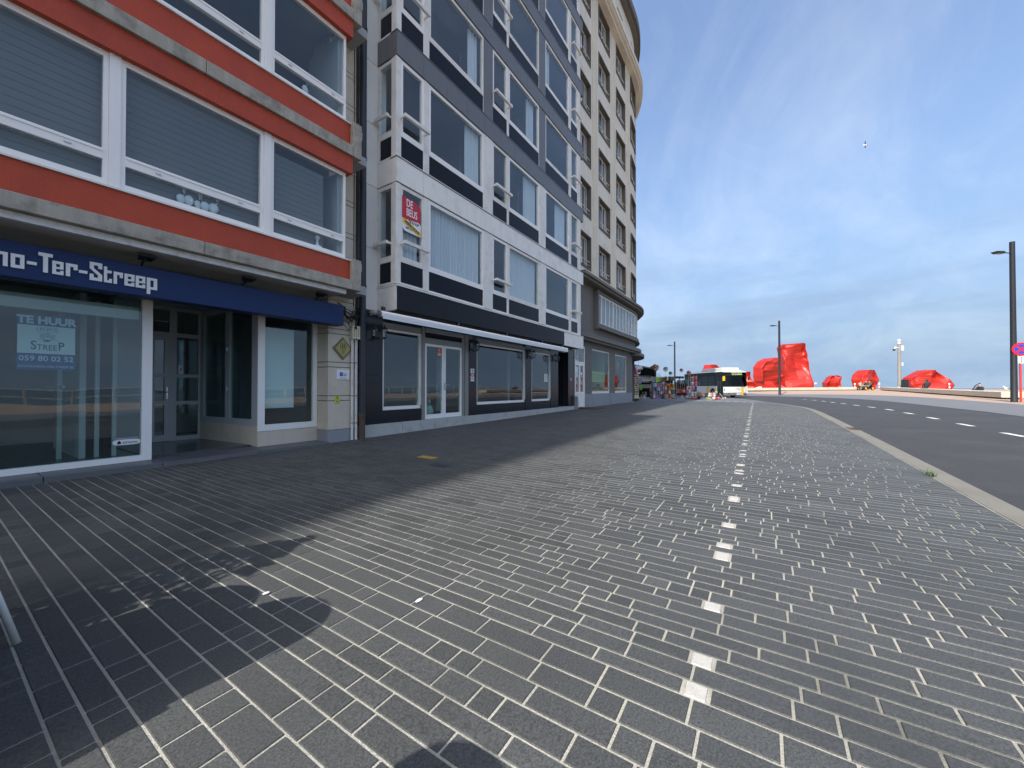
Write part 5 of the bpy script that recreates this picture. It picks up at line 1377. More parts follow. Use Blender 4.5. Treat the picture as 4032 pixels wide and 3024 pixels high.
sculpture('wide squat red crumpled sculpture behind the person on the bench', 3650, 62, 5.6, 3.05, 3.0, 17, [(0, -.36), (.2, -.49), (.6, -.46), (.85, -.26), (1, -.12)], [(0, .44), (.2, .51), (.5, .42), (.8, .25), (1, .1)], 0, .5, .6)

# ------------------------------------------------------------------ camera mast, cabinet and small beacons
mx, my, mz = gp(3542, 50)
CM = thing('camera_mast', 'grey surveillance mast with white camera domes behind the bench', 'camera mast', (mx, my, mz), rz=TH - PI / 2, local=True)
H_ = 6.35
MB().lathe([(.24, 0), (.20, .9), (.17, 4), (.15, H_ - .2)], 10).build('mast', M['cctv'], CM, smooth=True, flat_angle=50)
MB().box(-.22, .22, -.26, .1, 0, .52).build('wrapped_sign', M['paper'], CM)
MB().ball((0, 0, H_ + .12), .17, 9, 6).ball((0, 0, H_ - .22), (.2, .2, .13), 9, 6).build('dome', M['paper'], CM, smooth=True)
b_ = MB(); b_.tube([(-.1, 0, H_ - .85), (-.55, -.1, H_ - .75), (-.75, -.1, H_ - .95)], .07, 6); b_.build('camera_arm', M['paper'], CM)
MB().ball((-.76, -.1, H_ - 1.08), .15, 9, 6).build('camera_head', M['black'], CM, smooth=True)
MB().box(.2, .5, -.1, .25, H_ - 1.15, H_ - .55).build('control_box', M['paper'], CM)
MB().tube([(.30, -.1, H_ - 3.1), (.30, -.1, H_ - 2.7)], .08, 7).tube([(.1, 0, H_ - 3), (.3, -.1, H_ - 3)], .02, 5).build('small_sensor', M['paper'], CM)
cx_, cy_, cz_ = gp(3563.5, 49)
CB = thing('street_cabinet', 'dark grey utility cabinet standing right of the camera mast', 'cabinet', (cx_, cy_, cz_), rz=TH - PI / 2, local=True)
MB().box(-.30, .30, -.2, .2, .08, 1.43).build('cabinet_body', M['lamp_pole'], CB, bevel=.015)
MB().box(-.33, .33, -.18, .18, 0, .08).build('cabinet_plinth', M['plinth'], CB)
MB().box(-.27, -.005, -.215, -.2, .12, 1.38).box(.005, .27, -.215, -.2, .12, 1.38).build('cabinet_door', M['lamp_pole'], CB)
def roundpost(px, d, lab, s=1.0):
    x, y, z = gp(px, d)
    t = thing('round_marker', lab, 'marker post', (x, y, z), rz=TH - PI / 2, local=True, group='small red and white round markers on the plaza')
    MB().tube([(0, .02, 0), (0, .02, 1.0 * s)], .035, 7).build('post', M['paper'], t)
    MB().lathe([(.24 * s, 0), (.24 * s, .015)], 16, (0, -.02, .36 * s), axis='y').build('red_disc', M['sign_red'], t)
    MB().lathe([(.15 * s, 0), (.15 * s, .012)], 14, (0, -.034, .36 * s), axis='y').build('white_disc', M['paper'], t)
    MB().ball((0, 0, .86 * s), (.14 * s, .1, .17 * s), 8, 6).build('white_top', M['paper'], t, smooth=True)
roundpost(3366, 61, 'red and white round marker post left of the pedal kart')
roundpost(3462, 61, 'red and white round marker post between the two benches', 1.05)
roundpost(3738, 58, 'pale round marker post showing above the right bench', .95)
bx, by, bz = gp(3211, 95)
BE = thing('beacon', 'thin distant beacon mast with a star-shaped top on the horizon', 'beacon', (bx, by, .8), rz=TH - PI / 2, local=True)
MB().tube([(0, 0, 0), (0, 0, 1.5)], .07, 6).build('mast', M['cctv'], BE); b_ = MB()
for k in range(4): a = k * PI / 4; b_.tube([(-.45 * math.cos(a), 0, 1.5 + .3 * math.sin(a)), (.45 * math.cos(a), 0, 1.5 - .3 * math.sin(a))], .035, 5)
b_.build('star_top', M['paper'], BE)
WB = thing('white_box', 'low white box on the plaza left of the broad red sculpture', 'box', (gp(2987, 63)[0], gp(2987, 63)[1], gp(2987, 63)[2]), rz=TH - PI / 2, local=True)
b_ = MB(); b_.prism([(-.35, 0), (.3, 0), (.3, .55), (-.3, .38)], -.3, .3); b_.build('box_body', M['paper'], WB); MB().box(-.3, .25, -.315, -.301, .1, .13).build('box_seam', M['cctv'], WB)

# ------------------------------------------------------------------ people (skinned figures)
def figure(name, label, loc, rz, J, E_, mats, zcuts, group=None, cat='person'):
    """J: joint -> (x,y,z,radius); E_: bones; zcuts: function(face centre) -> material index"""
    t = thing(name, label, cat, loc, rz=rz, local=True, group=group)
    me = bpy.data.meshes.new('body'); ks = list(J)
    me.from_pydata([J[k][:3] for k in ks], [(ks.index(a), ks.index(b)) for a, b in E_], [])
    o = bpy.data.objects.new('body', me); COL.objects.link(o)
    sk = o.modifiers.new('skin', 'SKIN'); sk.use_smooth_shade = True
    for i, k in enumerate(ks):
        r = J[k][3]; me.skin_vertices[0].data[i].radius = (r, r) if not isinstance(r, tuple) else r
    me.skin_vertices[0].data[0].use_root = True
    su = o.modifiers.new('sub', 'SUBSURF'); su.levels = 1; su.render_levels = 1
    dg = bpy.context.evaluated_depsgraph_get(); dg.update()
    nm = bpy.data.meshes.new_from_object(o.evaluated_get(dg)); bpy.data.objects.remove(o)
    for m in mats: nm.materials.append(m)
    for p in nm.polygons: p.material_index = zcuts(p.center); p.use_smooth = True
    b = bpy.data.objects.new('body', nm); COL.objects.link(b); b.parent = t
    return t
def seated(name, label, loc, rz, top, legs, hair, group=None, lean=0.0, cap=True):
    # seat height at z = 0, facing +x
    J = {'pelvis': (0, 0, .08, .15), 'waist': (-.02 + lean * .3, 0, .27, .145), 'chest': (0 + lean, 0, .46, (.17, .13)), 'neck': (.03 + lean, 0, .61, .055), 'head': (.06 + lean * 1.2, 0, .72, .095), 'crown': (.06 + lean * 1.2, 0, .80, .075),
         'shl': (lean, .19, .52, .075), 'ell': (.10 + lean, .25, .27, .05), 'hal': (.30, .12, .17, .04), 'shr': (lean, -.19, .52, .075), 'elr': (.10 + lean, -.25, .27, .05), 'har': (.30, -.12, .17, .04),
         'knl': (.44, .12, .08, .075), 'anl': (.46, .13, -.36, .05), 'tol': (.60, .13, -.42, .04), 'knr': (.44, -.12, .08, .075), 'anr': (.46, -.13, -.36, .05), 'tor': (.60, -.13, -.42, .04)}
    E_ = [('pelvis', 'waist'), ('waist', 'chest'), ('chest', 'neck'), ('neck', 'head'), ('head', 'crown'), ('chest', 'shl'), ('shl', 'ell'), ('ell', 'hal'), ('chest', 'shr'), ('shr', 'elr'), ('elr', 'har'),
          ('pelvis', 'knl'), ('knl', 'anl'), ('anl', 'tol'), ('pelvis', 'knr'), ('knr', 'anr'), ('anr', 'tor')]
    hx = .06 + lean * 1.2
    def cut(c):
        if c.z > .62: return 3 if (c.z > .77 or c.x < hx - .03) else 0
        if c.x > .27 and c.z > .1 and c.z < .24 and abs(c.y) < .2: return 0
        return 1 if c.z > .16 and c.x < .34 else 2
    t = figure(name, label, loc, rz, J, E_, [M['skin'], top, legs, hair], cut, group)
    f = MB(); f.lathe([(.016, 0), (.004, .035)], 6, (hx + .09, 0, .715), axis='x'); f.build('nose', M['skin'], t)
    f = MB(); f.ball((hx, .095, .72), (.02, .012, .03), 6, 4); f.ball((hx, -.095, .72), (.02, .012, .03), 6, 4); f.build('ears', M['skin'], t)
    if cap:
        f = MB(); f.lathe([(.108, .765), (.11, .80), (.085, .86), (.03, .885)], 12, (hx, 0, 0)); f.box(hx + .06, hx + .19, -.07, .07, .765, .78); f.build('cap', hair, t, smooth=True, flat_angle=40)
    return t
def on_bench(px):
    # point of the right-hand bench seen at this bearing
    a, b = Vector(BR[:2]), Vector(BL[:2]); tb = math.tan(TH - math.atan((px - 2016) / 1540)); 
    # y = x * tb
    d = b - a; t_ = (a.x * tb - a.y) / (d.y - d.x * tb); p = a + d * t_; return p.x, p.y, BR[2] + (BL[2] - BR[2]) * t_ + .46
ox, oy, oz = on_bench(3641)
seated('person', 'person in a dark jacket and cap sitting on the right bench with back turned', (ox + .3, oy - .25, oz - .02), TH - R(8), M['jacket'], M['olive'], M['black']).scale = (1.1, 1.25, 1.12)
ox, oy, oz = on_bench(3790)
seated('person', 'person in dark clothes leaning forward beyond the right bench, near the gull', (ox + 1.3, oy - 1.4, oz - .32), TH + R(95), M['jacket'], M['dark'], M['black'], lean=.08, cap=False)
t = thing('bag', 'dark bag with a grey side lying left of the leaning person beyond the bench', 'bag', (on_bench(3774)[0] + 1.2, on_bench(3774)[1] - 1.3, on_bench(3774)[2] - .5), rz=TH - PI / 2, local=True)
b_ = MB(); b_.ball((0, 0, .28), (.42, .25, .28), 10, 6); b_.tube([(-.3, 0, .4), (0, 0, .85), (.4, 0, 1.05)], .04, 6); b_.build('bag_body', M['jacket'], t, smooth=True)
MB().box(-.1, .35, -.26, -.2, .05, .4).build('bag_side', M['cctv'], t)

# pedal kart with three riders near the left bench end
kx, ky, kz = gp(3408, 56)
PK = thing('pedal_kart', 'black pedal kart with yellow wheels by the end of the left bench', 'pedal kart', (kx, ky, kz), rz=TH + R(105), local=True)
b_ = MB(); b_.box(-.9, .8, -.4, .4, .28, .42); b_.tube([(-.9, -.38, .35), (-.9, -.38, .9), (-.3, -.38, .95)], .03, 6); b_.tube([(.5, 0, .4), (.75, 0, .8), (.6, 0, 1.0)], .03, 6); b_.build('chassis', M['black'], PK)
for sx_ in (-.65, .7):
    for sy_ in (-.45, .45):
        wh = MB().lathe([(.20, -.05), (.27, -.04), (.27, .04), (.20, .05)], 14, (sx_, sy_, .27), axis='y').build('wheel', M['tyre'], PK)
        MB().lathe([(.17, -.055), (.17, .055)], 12, (sx_, sy_, .27), axis='y').build('rim', M['yellow'], wh)
MB().box(-.75, -.3, -.36, .36, .42, .5).box(-.8, -.72, -.36, .36, .5, .85).build('seat', M['black'], PK)
for i, (dx, dy, top, hair, lab) in enumerate(((-.5, .2, M['olive'], M['black'], 'rider in olive clothes on the far side of the pedal kart'), (-.45, -.2, M['jacket'], M['twig'], 'rider in a dark jacket on the near side of the pedal kart'))):
    v = Matrix.Rotation(TH + R(105), 3, 'Z') @ Vector((dx, dy, 0))
    seated('person', lab, (kx + v.x, ky + v.y, kz + .5), TH + R(105), top, M['dark'], hair, cap=False)
gx, gy, gz_ = gp(3376, 57)
seated('person', 'person in pale green sitting on the end of the left bench', (A1[0] - .2, A1[1] + .4, A1[2] + .46), TH + R(170), colour('pale_green', (.25, .30, .2)), M['dark'], M['black'], cap=False)

# gulls
def gull(label, loc, rz, flying=False, rot=None, s=1.0):
    t = thing('gull', label, 'gull', loc, rz=rz, local=True, rot=rot)
    b = MB(); b.lathe([(.012, -.26), (.06, -.16), (.085, -.02), (.075, .09), (.045, .16), (.015, .20)], 9, (0, 0, .2), axis='x')
    b.tube([(.13, 0, .22), (.19, 0, .29), (.23, 0, .315)], .05, 8, r1=.042); b.ball((.23, 0, .325), (.055, .045, .045), 8, 6)
    b.build('body', M['gull'], t, smooth=True)
    MB().lathe([(.016, 0), (.004, .06)], 6, (.28, 0, .318), axis='x').build('beak', M['yellow'], t)
    if flying:
        for s_ in (-1, 1):
            w = MB(); w.add([(.08, .05 * s_, .22), (.10, .30 * s_, .38), (.02, .62 * s_, .30), (-.08, .60 * s_, .29), (-.06, .30 * s_, .36), (-.1, .05 * s_, .21)], [(0, 1, 4, 5), (1, 2, 3, 4)])
            w.v += [(x, y, z - .012) for x, y, z in w.v]; w.f += [(5 + 6, 4 + 6, 1 + 6, 0 + 6), (10, 9, 8, 7), (0, 6, 7, 1), (1, 7, 8, 2), (2, 8, 9, 3), (3, 9, 10, 4), (4, 10, 11, 5)]; w.m += [0] * 7
            w.build('wing', M['gull_grey'], t)
        MB().add([(-.22, -.03, .2), (-.22, .03, .2), (-.40, .09, .19), (-.40, -.09, .19), (-.22, -.03, .19), (-.22, .03, .19), (-.40, .09, .18), (-.40, -.09, .18)], [(0, 1, 2, 3), (7, 6, 5, 4), (0, 4, 5, 1), (1, 5, 6, 2), (2, 6, 7, 3), (3, 7, 4, 0)]).build('tail', M['gull'], t)
    else:
        for s_ in (-1, 1):
            w = MB(); w.ball((-.06, .07 * s_, .22), (.2, .025, .06), 9, 5); w.build('wing', M['gull_grey'], t, smooth=True)
            MB().tube([(.0, .03 * s_, .12), (.0, .03 * s_, 0), (.04, .03 * s_, .0)], .009, 5).build('leg', M['yellow'], t)
    return t
ox, oy, oz = on_bench(3972)
gull('white gull standing on the bench end left of the lamp post', (ox, oy + .05, oz), TH + R(90))
fx, fy = dr((3412 - 2016) / 1540, 38)
fx, fy = dr((3412 - 2016) / 1540, 62)
gull('gull flying high above the plaza against the sky', (fx, fy, 1.2 + 62 * (1528.5 - 569) / 1540), 0, True, rot=(R(35), R(-18), R(70)))
# promenade railing seen only as a reflection in the shop windows

# ================================================================== THE BUS
bxy = dr((2900 - 2016) / 1540, 40.2)
BUS = thing('bus', 'white city bus with black window band and yellow stripes turning the corner', 'bus', (bxy[0], bxy[1], gz(bxy[0]) - .03), rz=TH + PI + R(2.0), local=True)
# local: +x is the front (towards the viewer), origin on the ground under the middle of the front, y = +left side of the bus
BL_, BW = 8.8, 1.2
HB = 2.86
def busbox(x0, x1, y0, y1, z0, z1, name, mat, parent=BUS, bevel=0.0):
    return MB().box(x0, x1, y0, y1, z0, z1).build(name, mat, parent, bevel=bevel)
# lower flanks with wheel arches
ax = (-2.35, -6.6)
for s_ in (-1, 1):
    def arch(c, n=9, r=.56): return [(c + r * math.cos(PI - PI * i / n), .42 + r * math.sin(PI - PI * i / n)) for i in range(n + 1)]
    poly = [(-BL_, .42)] + arch(ax[1]) + arch(ax[0]) + [(-1.5 if s_ < 0 else -.05, .42), (-1.5 if s_ < 0 else -.05, 1.22), (-BL_, 1.22)]
    MB().prism(poly, (BW - .04) * s_, BW * s_).build('flank_panel', M['bus_white'], BUS)
    skirt = [(-BL_, .24), (-7.25, .24), (-7.2, .418), (-BL_, .418)], [(-5.98, .24), (-3.0, .24), (-2.95, .418), (-6.0, .418)], [(-1.72, .24), (-.1 if s_ > 0 else -1.5, .24), (-.1 if s_ > 0 else -1.5, .418), (-1.75, .418)]
    k_ = MB()
    for p in skirt: k_.prism(p, (BW - .05) * s_, (BW - .005) * s_)
    k_.build('skirt', M['bus_grey'], BUS)
    # yellow stripe
    MB().prism([(-3.32, .42), (-2.91, .43), (-2.89, .55), (-2.7, .9), (-2.60, 1.218), (-3.05, 1.218)] if False else [(-3.55, .43), (-3.0, .43), (-2.95, 1.218), (-3.5, 1.218)], BW * s_ + .001 * s_, (BW + .006) * s_).build('yellow_stripe', M['yellow'], BUS)
    # window band
    MB().prism([(-BL_, 1.224), (-.10, 1.224), (-.22, 2.50), (-.55, 2.70), (-BL_, 2.70)], (BW - .06) * s_, (BW - .035) * s_).build('window_band', M['bus_black'], BUS)
    MB().box(-BL_, -.6, (BW - .034) * s_, (BW - .028) * s_, 2.30, 2.695).build('roof_band', M['bus_black'], BUS)
    panes = [(-8.7, -7.5), (-7.44, -6.0), (-4.62, -3.3), (-3.24, -1.95)] if s_ < 0 else [(-8.7, -7.2), (-7.14, -5.6), (-5.54, -3.9), (-3.84, -2.2), (-2.14, -.6)]
    for a, b in panes: MB().box(a, b, (BW - .034) * s_, (BW - .024) * s_, 1.30, 2.26).build('side_window', M['glass_bus'], BUS)
# doors on the right-hand side (seen from here)
for a, b in ((-5.95, -4.68), (-1.88, -.30)):
    d = MB(); d.box(a, b, -BW + .03, -BW + .036, .30, 2.28)
    dd = d.build('bus_door', M['bus_black'], BUS)
    m_ = (a + b) / 2
    for x0, x1 in ((a + .06, m_ - .05), (m_ + .05, b - .06)): MB().box(x0, x1, -BW + .022, -BW + .029, .42, 2.16).build('door_glass', M['glass_bus'], dd)
    for x_ in (m_ - .2, m_ + .2): MB().tube([(x_, -BW + .008, .6), (x_, -BW + .008, 1.7)], .015, 6).build('handle', M['steel'], dd)
# roof
rp = [(-BW + .02, 2.70), (-BW + .10, 2.80), (-BW + .35, HB), (BW - .35, HB), (BW - .10, 2.80), (BW - .02, 2.70)]
MB().prism(rp, -BL_, -.62, axis='x').build('roof', M['bus_white'], BUS, bevel=.01)
MB().add([(-.62, y, z) for y, z in rp] + [(-.20, y * .97, 2.62 + (z - 2.70) * .9) for y, z in rp], [(i, i + 1, i + 7, i + 6) for i in range(5)] + [(0, 6, 11, 5)] + [(11, 10, 9, 8, 7, 6)]).build('front_dome', M['bus_white'], BUS)
MB().box(-5.2, -1.0, -.9, .9, HB, HB + .30).build('roof_unit', M['bus_white'], BUS, bevel=.05)
MB().box(-7.6, -6.2, -.6, .6, HB, HB + .10).build('roof_hatch', M['bus_white'], BUS, bevel=.03)
MB().box(-3.3, -2.2, -.5, .5, HB + .302, HB + .315).build('roof_vent', M['bus_grey'], BUS)
# floor, rear, interior
MB().box(-BL_ + .05, -.2, -BW + .06, BW - .06, .28, .36).box(-BL_, -BL_ + .04, -BW + .02, BW - .02, .3, 2.7).box(-BL_ + .05, -.7, -BW + .08, BW - .08, 2.62, 2.69).build('bus_floor', M['bus_grey'], BUS)
for x_ in (-8.1, -7.3, -5.2, -3.9, -3.1):
    for y_ in (-.72, .72): MB().box(x_, x_ + .1, y_ - .4, y_ + .4, .75, 1.75).box(x_, x_ + .45, y_ - .4, y_ + .4, .70, .82).build('seat', colour('bus_seat', (.30, .06, .06)), BUS)
for x_ in (-5.3, -4.0, -2.1): MB().tube([(x_, -.5, .36), (x_, -.5, 2.6)], .02, 6).build('pole', M['yellow'], BUS)
# front face: lower white mask, grey bumper, windscreen, header
def fx(y): return -.30 * (abs(y) / BW) ** 2.2          # plan curve of the front
def front(mb, z0, z1, o0, o1, y0, y1, lean0=0.0, lean1=0.0, n=14, mi=0):
    ys = [y0 + (y1 - y0) * i / n for i in range(n + 1)]; vs = []
    for y in ys: vs += [(fx(y) + o1 + lean0, y, z0), (fx(y) + o1 + lean1, y, z1), (fx(y) + o0 + lean1, y, z1), (fx(y) + o0 + lean0, y, z0)]
    fs = [(0, 1, 2, 3)]
    for i in range(n):
        q = 4 * i
        for k in range(4): fs.append((q + k, q + 4 + k, q + 4 + (k + 1) % 4, q + (k + 1) % 4))
    q = 4 * n; fs.append((q + 3, q + 2, q + 1, q)); mb.add(vs, fs, mi); return mb
front(MB(), .52, 1.12, -.05, 0.02, -BW, BW).build('front_mask', M['bus_white'], BUS)
front(MB(), .24, .515, -.05, 0.05, -BW, BW).build('front_bumper', M['bus_grey'], BUS, bevel=.02)
front(MB(), 1.123, 1.24, -.05, 0.012, -BW + .01, BW - .01, 0, -.01).build('cowl', M['bus_black'], BUS)
front(MB(), 1.243, 2.27, -.03, -.01, -BW + .05, BW - .05, -.01, -.17).build('windscreen', M['glass_bus'], BUS)
for s_ in (-1, 1): front(MB(), 1.243, 2.62, -.06, 0.0, s_ * (BW - .05), s_ * BW, -.01, -.24, 2).build('front_pillar', M['bus_white'] if s_ > 0 else M['bus_black'], BUS)
front(MB(), 2.273, 2.64, -.05, 0.0, -BW + .06, BW - .06, -.17, -.26).build('destination_glass', M['bus_black'], BUS)
MB().box(-1.0, -.35, -BW + .15, BW - .15, .9, 1.2).build('dashboard', M['bus_black'], BUS)
# destination text in green-amber dots
dm_ = bpy.data.materials.new('display_lit'); dm_.use_nodes = True
dm_.node_tree.nodes['Principled BSDF'].inputs['Base Color'].default_value = (.3, .32, .12, 1)
dm_.node_tree.nodes['Principled BSDF'].inputs['Emission Color'].default_value = (.55, .62, .22, 1); dm_.node_tree.nodes['Principled BSDF'].inputs['Emission Strength'].default_value = .55
text('destination_text', 'NORTH NODAM', .135, dm_, BUS, (-.165, .12, 2.545), rot=(PI / 2 - R(14), 0, PI / 2), sx=1.05, off=.003)
text('destination_text', 'LIJN AZ DAMIAAN', .125, dm_, BUS, (-.125, .12, 2.39), rot=(PI / 2 - R(14), 0, PI / 2), sx=1.05, off=.003)
# yellow stripe on the front, lights, plate, wipers
front(MB(), .56, 1.118, .021, .030, .50, .80, 0, 0, 4).build('yellow_stripe', M['yellow'], BUS)
front(MB(), .26, .51, .051, .058, .46, .76, 0, 0, 4).build('yellow_stripe', M['yellow'], BUS)
for s_ in (-1, 1):
    h = MB(); vs = []
    tri = [(1.14, .95), (1.16, .70), (.62, .62), (.70, .70)]
    pts = [(fx(y * s_) + .026, y * s_, z) for y, z in tri]
    h.add(pts + [(x - .05, y, z) for x, y, z in pts], [(0, 1, 2, 3) if s_ > 0 else (3, 2, 1, 0), (0, 4, 5, 1), (1, 5, 6, 2), (2, 6, 7, 3), (3, 7, 4, 0)])
    ho = h.build('headlight', M['bus_grey'], BUS)
    MB().ball((fx(1.0) + .03, 1.0 * s_, .76), (.03, .075, .075), 8, 6).build('lamp', M['paper'], ho, smooth=True)
    MB().box(fx(.75) + .045, fx(.75) + .06, s_ * .75 - .05, s_ * .75 + .05, .36, .42).build('fog_lamp', M['bus_black'], BUS)
MB().box(.048, .062, -.02, .38, .33, .43).build('number_plate', M['paper'], BUS)
b_ = MB(); b_.tube([(.01, .6, 1.2), (.03, .1, 1.27), (.03, -.25, 1.3)], .012, 5); b_.tube([(.01, -.3, 1.2), (.0, -.7, 1.27), (-.08, -.95, 1.3)], .012, 5); b_.build('wiper', M['black'], BUS)
b_ = MB(); b_.box(.024, .03, -.15, .42, .90, .915); b_.box(.024, .03, .02, .10, .87, .945); b_.box(.024, .03, .22, .3, .84, .87); b_.build('front_emblem', M['bus_grey'], BUS)
# mirrors
m1 = MB(); m1.tube([(-.25, -BW, 2.30), (-.02, -BW - .12, 2.32), (.06, -BW - .16, 2.2)], .03, 6); mo = m1.build('mirror_arm', M['black'], BUS)
MB().box(.0, .11, -BW - .28, -BW - .04, 1.72, 2.20).build('mirror', M['yellow'], mo, bevel=.03)
m2 = MB(); m2.tube([(-.25, BW, 2.30), (-.05, BW + .1, 2.28), (-.04, BW + .12, 2.1)], .025, 6); mo = m2.build('mirror_arm', M['black'], BUS)
MB().box(-.08, .0, BW + .03, BW + .2, 1.80, 2.12).build('mirror', M['black'], mo, bevel=.02)
# wheels
for x_ in ax:
    for s_ in (-1, 1):
        w = MB().lathe([(.30, -.13), (.44, -.12), (.47, -.08), (.47, .08), (.44, .12), (.30, .13)], 20, (x_, s_ * (BW - .17), .47), axis='y').build('wheel', M['tyre'], BUS, smooth=True, flat_angle=40)
        MB().lathe([(.28, -.135), (.12, -.11), (.10, -.14)] if s_ < 0 else [(.10, .14), (.12, .11), (.28, .135)], 16, (x_, s_ * (BW - .17), .47), axis='y').build('rim', M['bus_grey'], w)
# driver behind the windscreen
v = Matrix.Rotation(TH + PI + R(2.0), 3, 'Z') @ Vector((-1.15, .62, 0))
seated('person', 'bus driver in dark clothes behind the windscreen', (bxy[0] + v.x, bxy[1] + v.y, gz(bxy[0]) + .98), TH + PI + R(2), M['jacket'], M['dark'], M['black'], cap=False)

# ================================================================== SOUVENIR STALL
# kiosk behind with its black awning
ka, kb = dr((2500 - 2016) / 1540, 43), dr((2580 - 2016) / 1540, 42.0)
KZ = .22
ang_k = math.atan2(kb[1] - ka[1], kb[0] - ka[0]); LK = math.hypot(kb[0] - ka[0], kb[1] - ka[1])
KI = thing('kiosk', 'souvenir kiosk with a sloping black awning and pale sign wall at the corner', 'kiosk', (ka[0], ka[1], KZ), rz=ang_k, local=True)
b_ = MB(); b_.prism([(-.6, 3.55), (LK, 2.95), (LK, 2.2), (-.6, 2.75)], -.4, 0); b_.build('awning_front', M['bus_black'], KI)
b_ = MB(); b_.add([(-.6, -.45, 3.55), (LK, -.45, 2.95), (LK, 2.5, 3.1), (-.6, 2.5, 3.7), (-.6, -.45, 3.62), (LK, -.45, 3.02), (LK, 2.5, 3.17), (-.6, 2.5, 3.77)], [(0, 3, 2, 1), (4, 5, 6, 7), (0, 1, 5, 4), (1, 2, 6, 5), (2, 3, 7, 6), (3, 0, 4, 7)]); b_.build('awning_roof', M['dark'], KI)
b_ = MB(); b_.prism([(LK - .85, 3.08), (LK + .02, 2.98), (LK + .02, 3.62)], .1, .16); b_.build('side_wing', M['trim_dark'], KI)
MB().box(LK - .16, LK + .1, .05, .25, 0, 2.95).build('kiosk_post', M['bus_black'], KI)
MB().box(-.6, LK - .17, .3, .4, 0, 2.7).build('back_wall', M['bus_black'], KI)
MB().box(.35, LK - .25, .22, .29, 1.75, 2.35).build('sign_board', M['white_old'], KI)
MB().box(-.3, LK - .3, -.1, .25, 0, .95).build('counter', M['bus_black'], KI)
MB().box(.45, LK - .35, -.12, -.105, .98, 1.38).build('counter_board', M['cctv'], KI)
text('lettering', 'Hello', .42, M['paper'], KI, (1.05, .20, 1.72), sx=.9)
MB().box(-.6, LK, .4, 2.5, 0, .05).build('floor', M['dark'], KI)

# helpers for goods
SHARE = {}
def item(kind, key, make, mat, label, cat, loc, group, rz=0.0):
    k = (kind, key)
    if k not in SHARE:
        o = make().build(kind, mat, org=(0, 0, 0), smooth=(kind in ('ball', 'plush_toy', 'bucket')), flat_angle=50); SHARE[k] = o.data
    else:
        o = bpy.data.objects.new(kind, SHARE[k]); COL.objects.link(o)
    o.location = loc; o.rotation_euler = (0, 0, rz); tag(o, label, cat, group); return o
def mk_ball(): return MB().ball((0, 0, 0), .12, 12, 8)
def mk_bucket():
    b = MB().lathe([(.07, 0), (.10, .17), (.085, .165), (.06, .01)], 10)
    b.tube([(-.10, 0, .16), (-.07, 0, .27), (0, 0, .31), (.07, 0, .27), (.10, 0, .16)], .007, 4); return b
def mk_spade():
    b = MB(); b.tube([(0, 0, .25), (0, 0, .95)], .014, 5); b.box(-.045, .045, -.01, .01, .95, .98); b.prism([(-.07, .26), (.07, .26), (.075, .07), (.0, 0), (-.075, .07)], -.008, .008); return b
def mk_plush():
    b = MB(); b.ball((0, 0, .12), (.085, .07, .12), 8, 6); b.ball((0, -.01, .28), .075, 8, 6)
    for s in (-1, 1): b.ball((.06 * s, 0, .35), (.028, .02, .035), 6, 4); b.ball((.08 * s, -.03, .16), (.03, .03, .07), 6, 4); b.ball((.055 * s, -.05, .02), (.035, .06, .035), 6, 4)
    return b
def mk_shirt():
    b = MB(); b.prism([(-.10, 0), (.10, 0), (.11, .33), (.19, .24), (.23, .31), (.12, .45), (.05, .43), (-.05, .43), (-.12, .45), (-.23, .31), (-.19, .24), (-.11, .33)], -.03, .03); return b
def mk_pin():
    b = MB(); b.tube([(0, 0, 0), (0, 0, .5)], .008, 4); return b
def mk_rotor(n, r):
    b = MB()
    for i in range(n):
        a = 2 * PI * i / n; c, s = math.cos(a), math.sin(a); c2, s2 = math.cos(a + .9 * 2 * PI / n), math.sin(a + .9 * 2 * PI / n)
        b.add([(0, 0, 0), (r * c, -.06, r * s), (r * .8 * c2, .02, r * .8 * s2), (0, .02, 0)], [(0, 1, 2), (0, 2, 3), (0, 3, 1), (1, 3, 2)], i % 4)
    b.ball((0, -.05, 0), .03, 6, 4); return b
CC = {'red': (.55, .03, .03), 'yellow': (.75, .48, .03), 'green': (.12, .45, .06), 'lime': (.35, .62, .05), 'blue': (.03, .09, .38), 'sky': (.20, .45, .65), 'pink': (.70, .18, .28), 'magenta': (.60, .02, .20), 'white': (.75, .75, .73),
      'lilac': (.38, .28, .55), 'orange': (.70, .22, .04), 'black': (.02, .02, .025), 'brown': (.16, .09, .05), 'beige': (.45, .36, .25), 'grey': (.22, .23, .25), 'coral': (.72, .14, .10), 'purple': (.10, .05, .30), 'teal': (.05, .28, .26), 'cream': (.66, .60, .44)}
for k_, v_ in CC.items(): colour('c_' + k_, tuple(x * .72 for x in v_))
RX = Vector((math.sin(TH), -math.cos(TH)))           # to the viewer's right
RF = Vector((math.cos(TH), math.sin(TH)))            # away from the viewer
def at(px, d): x_, y_ = dr((px - 2016) / 1540, d); return Vector((x_, y_, gz(x_)))
RZ = TH - PI / 2
def off(p, r, f, z): return (p.x + RX.x * r + RF.x * f, p.y + RX.y * r + RF.y * f, p.z + z)
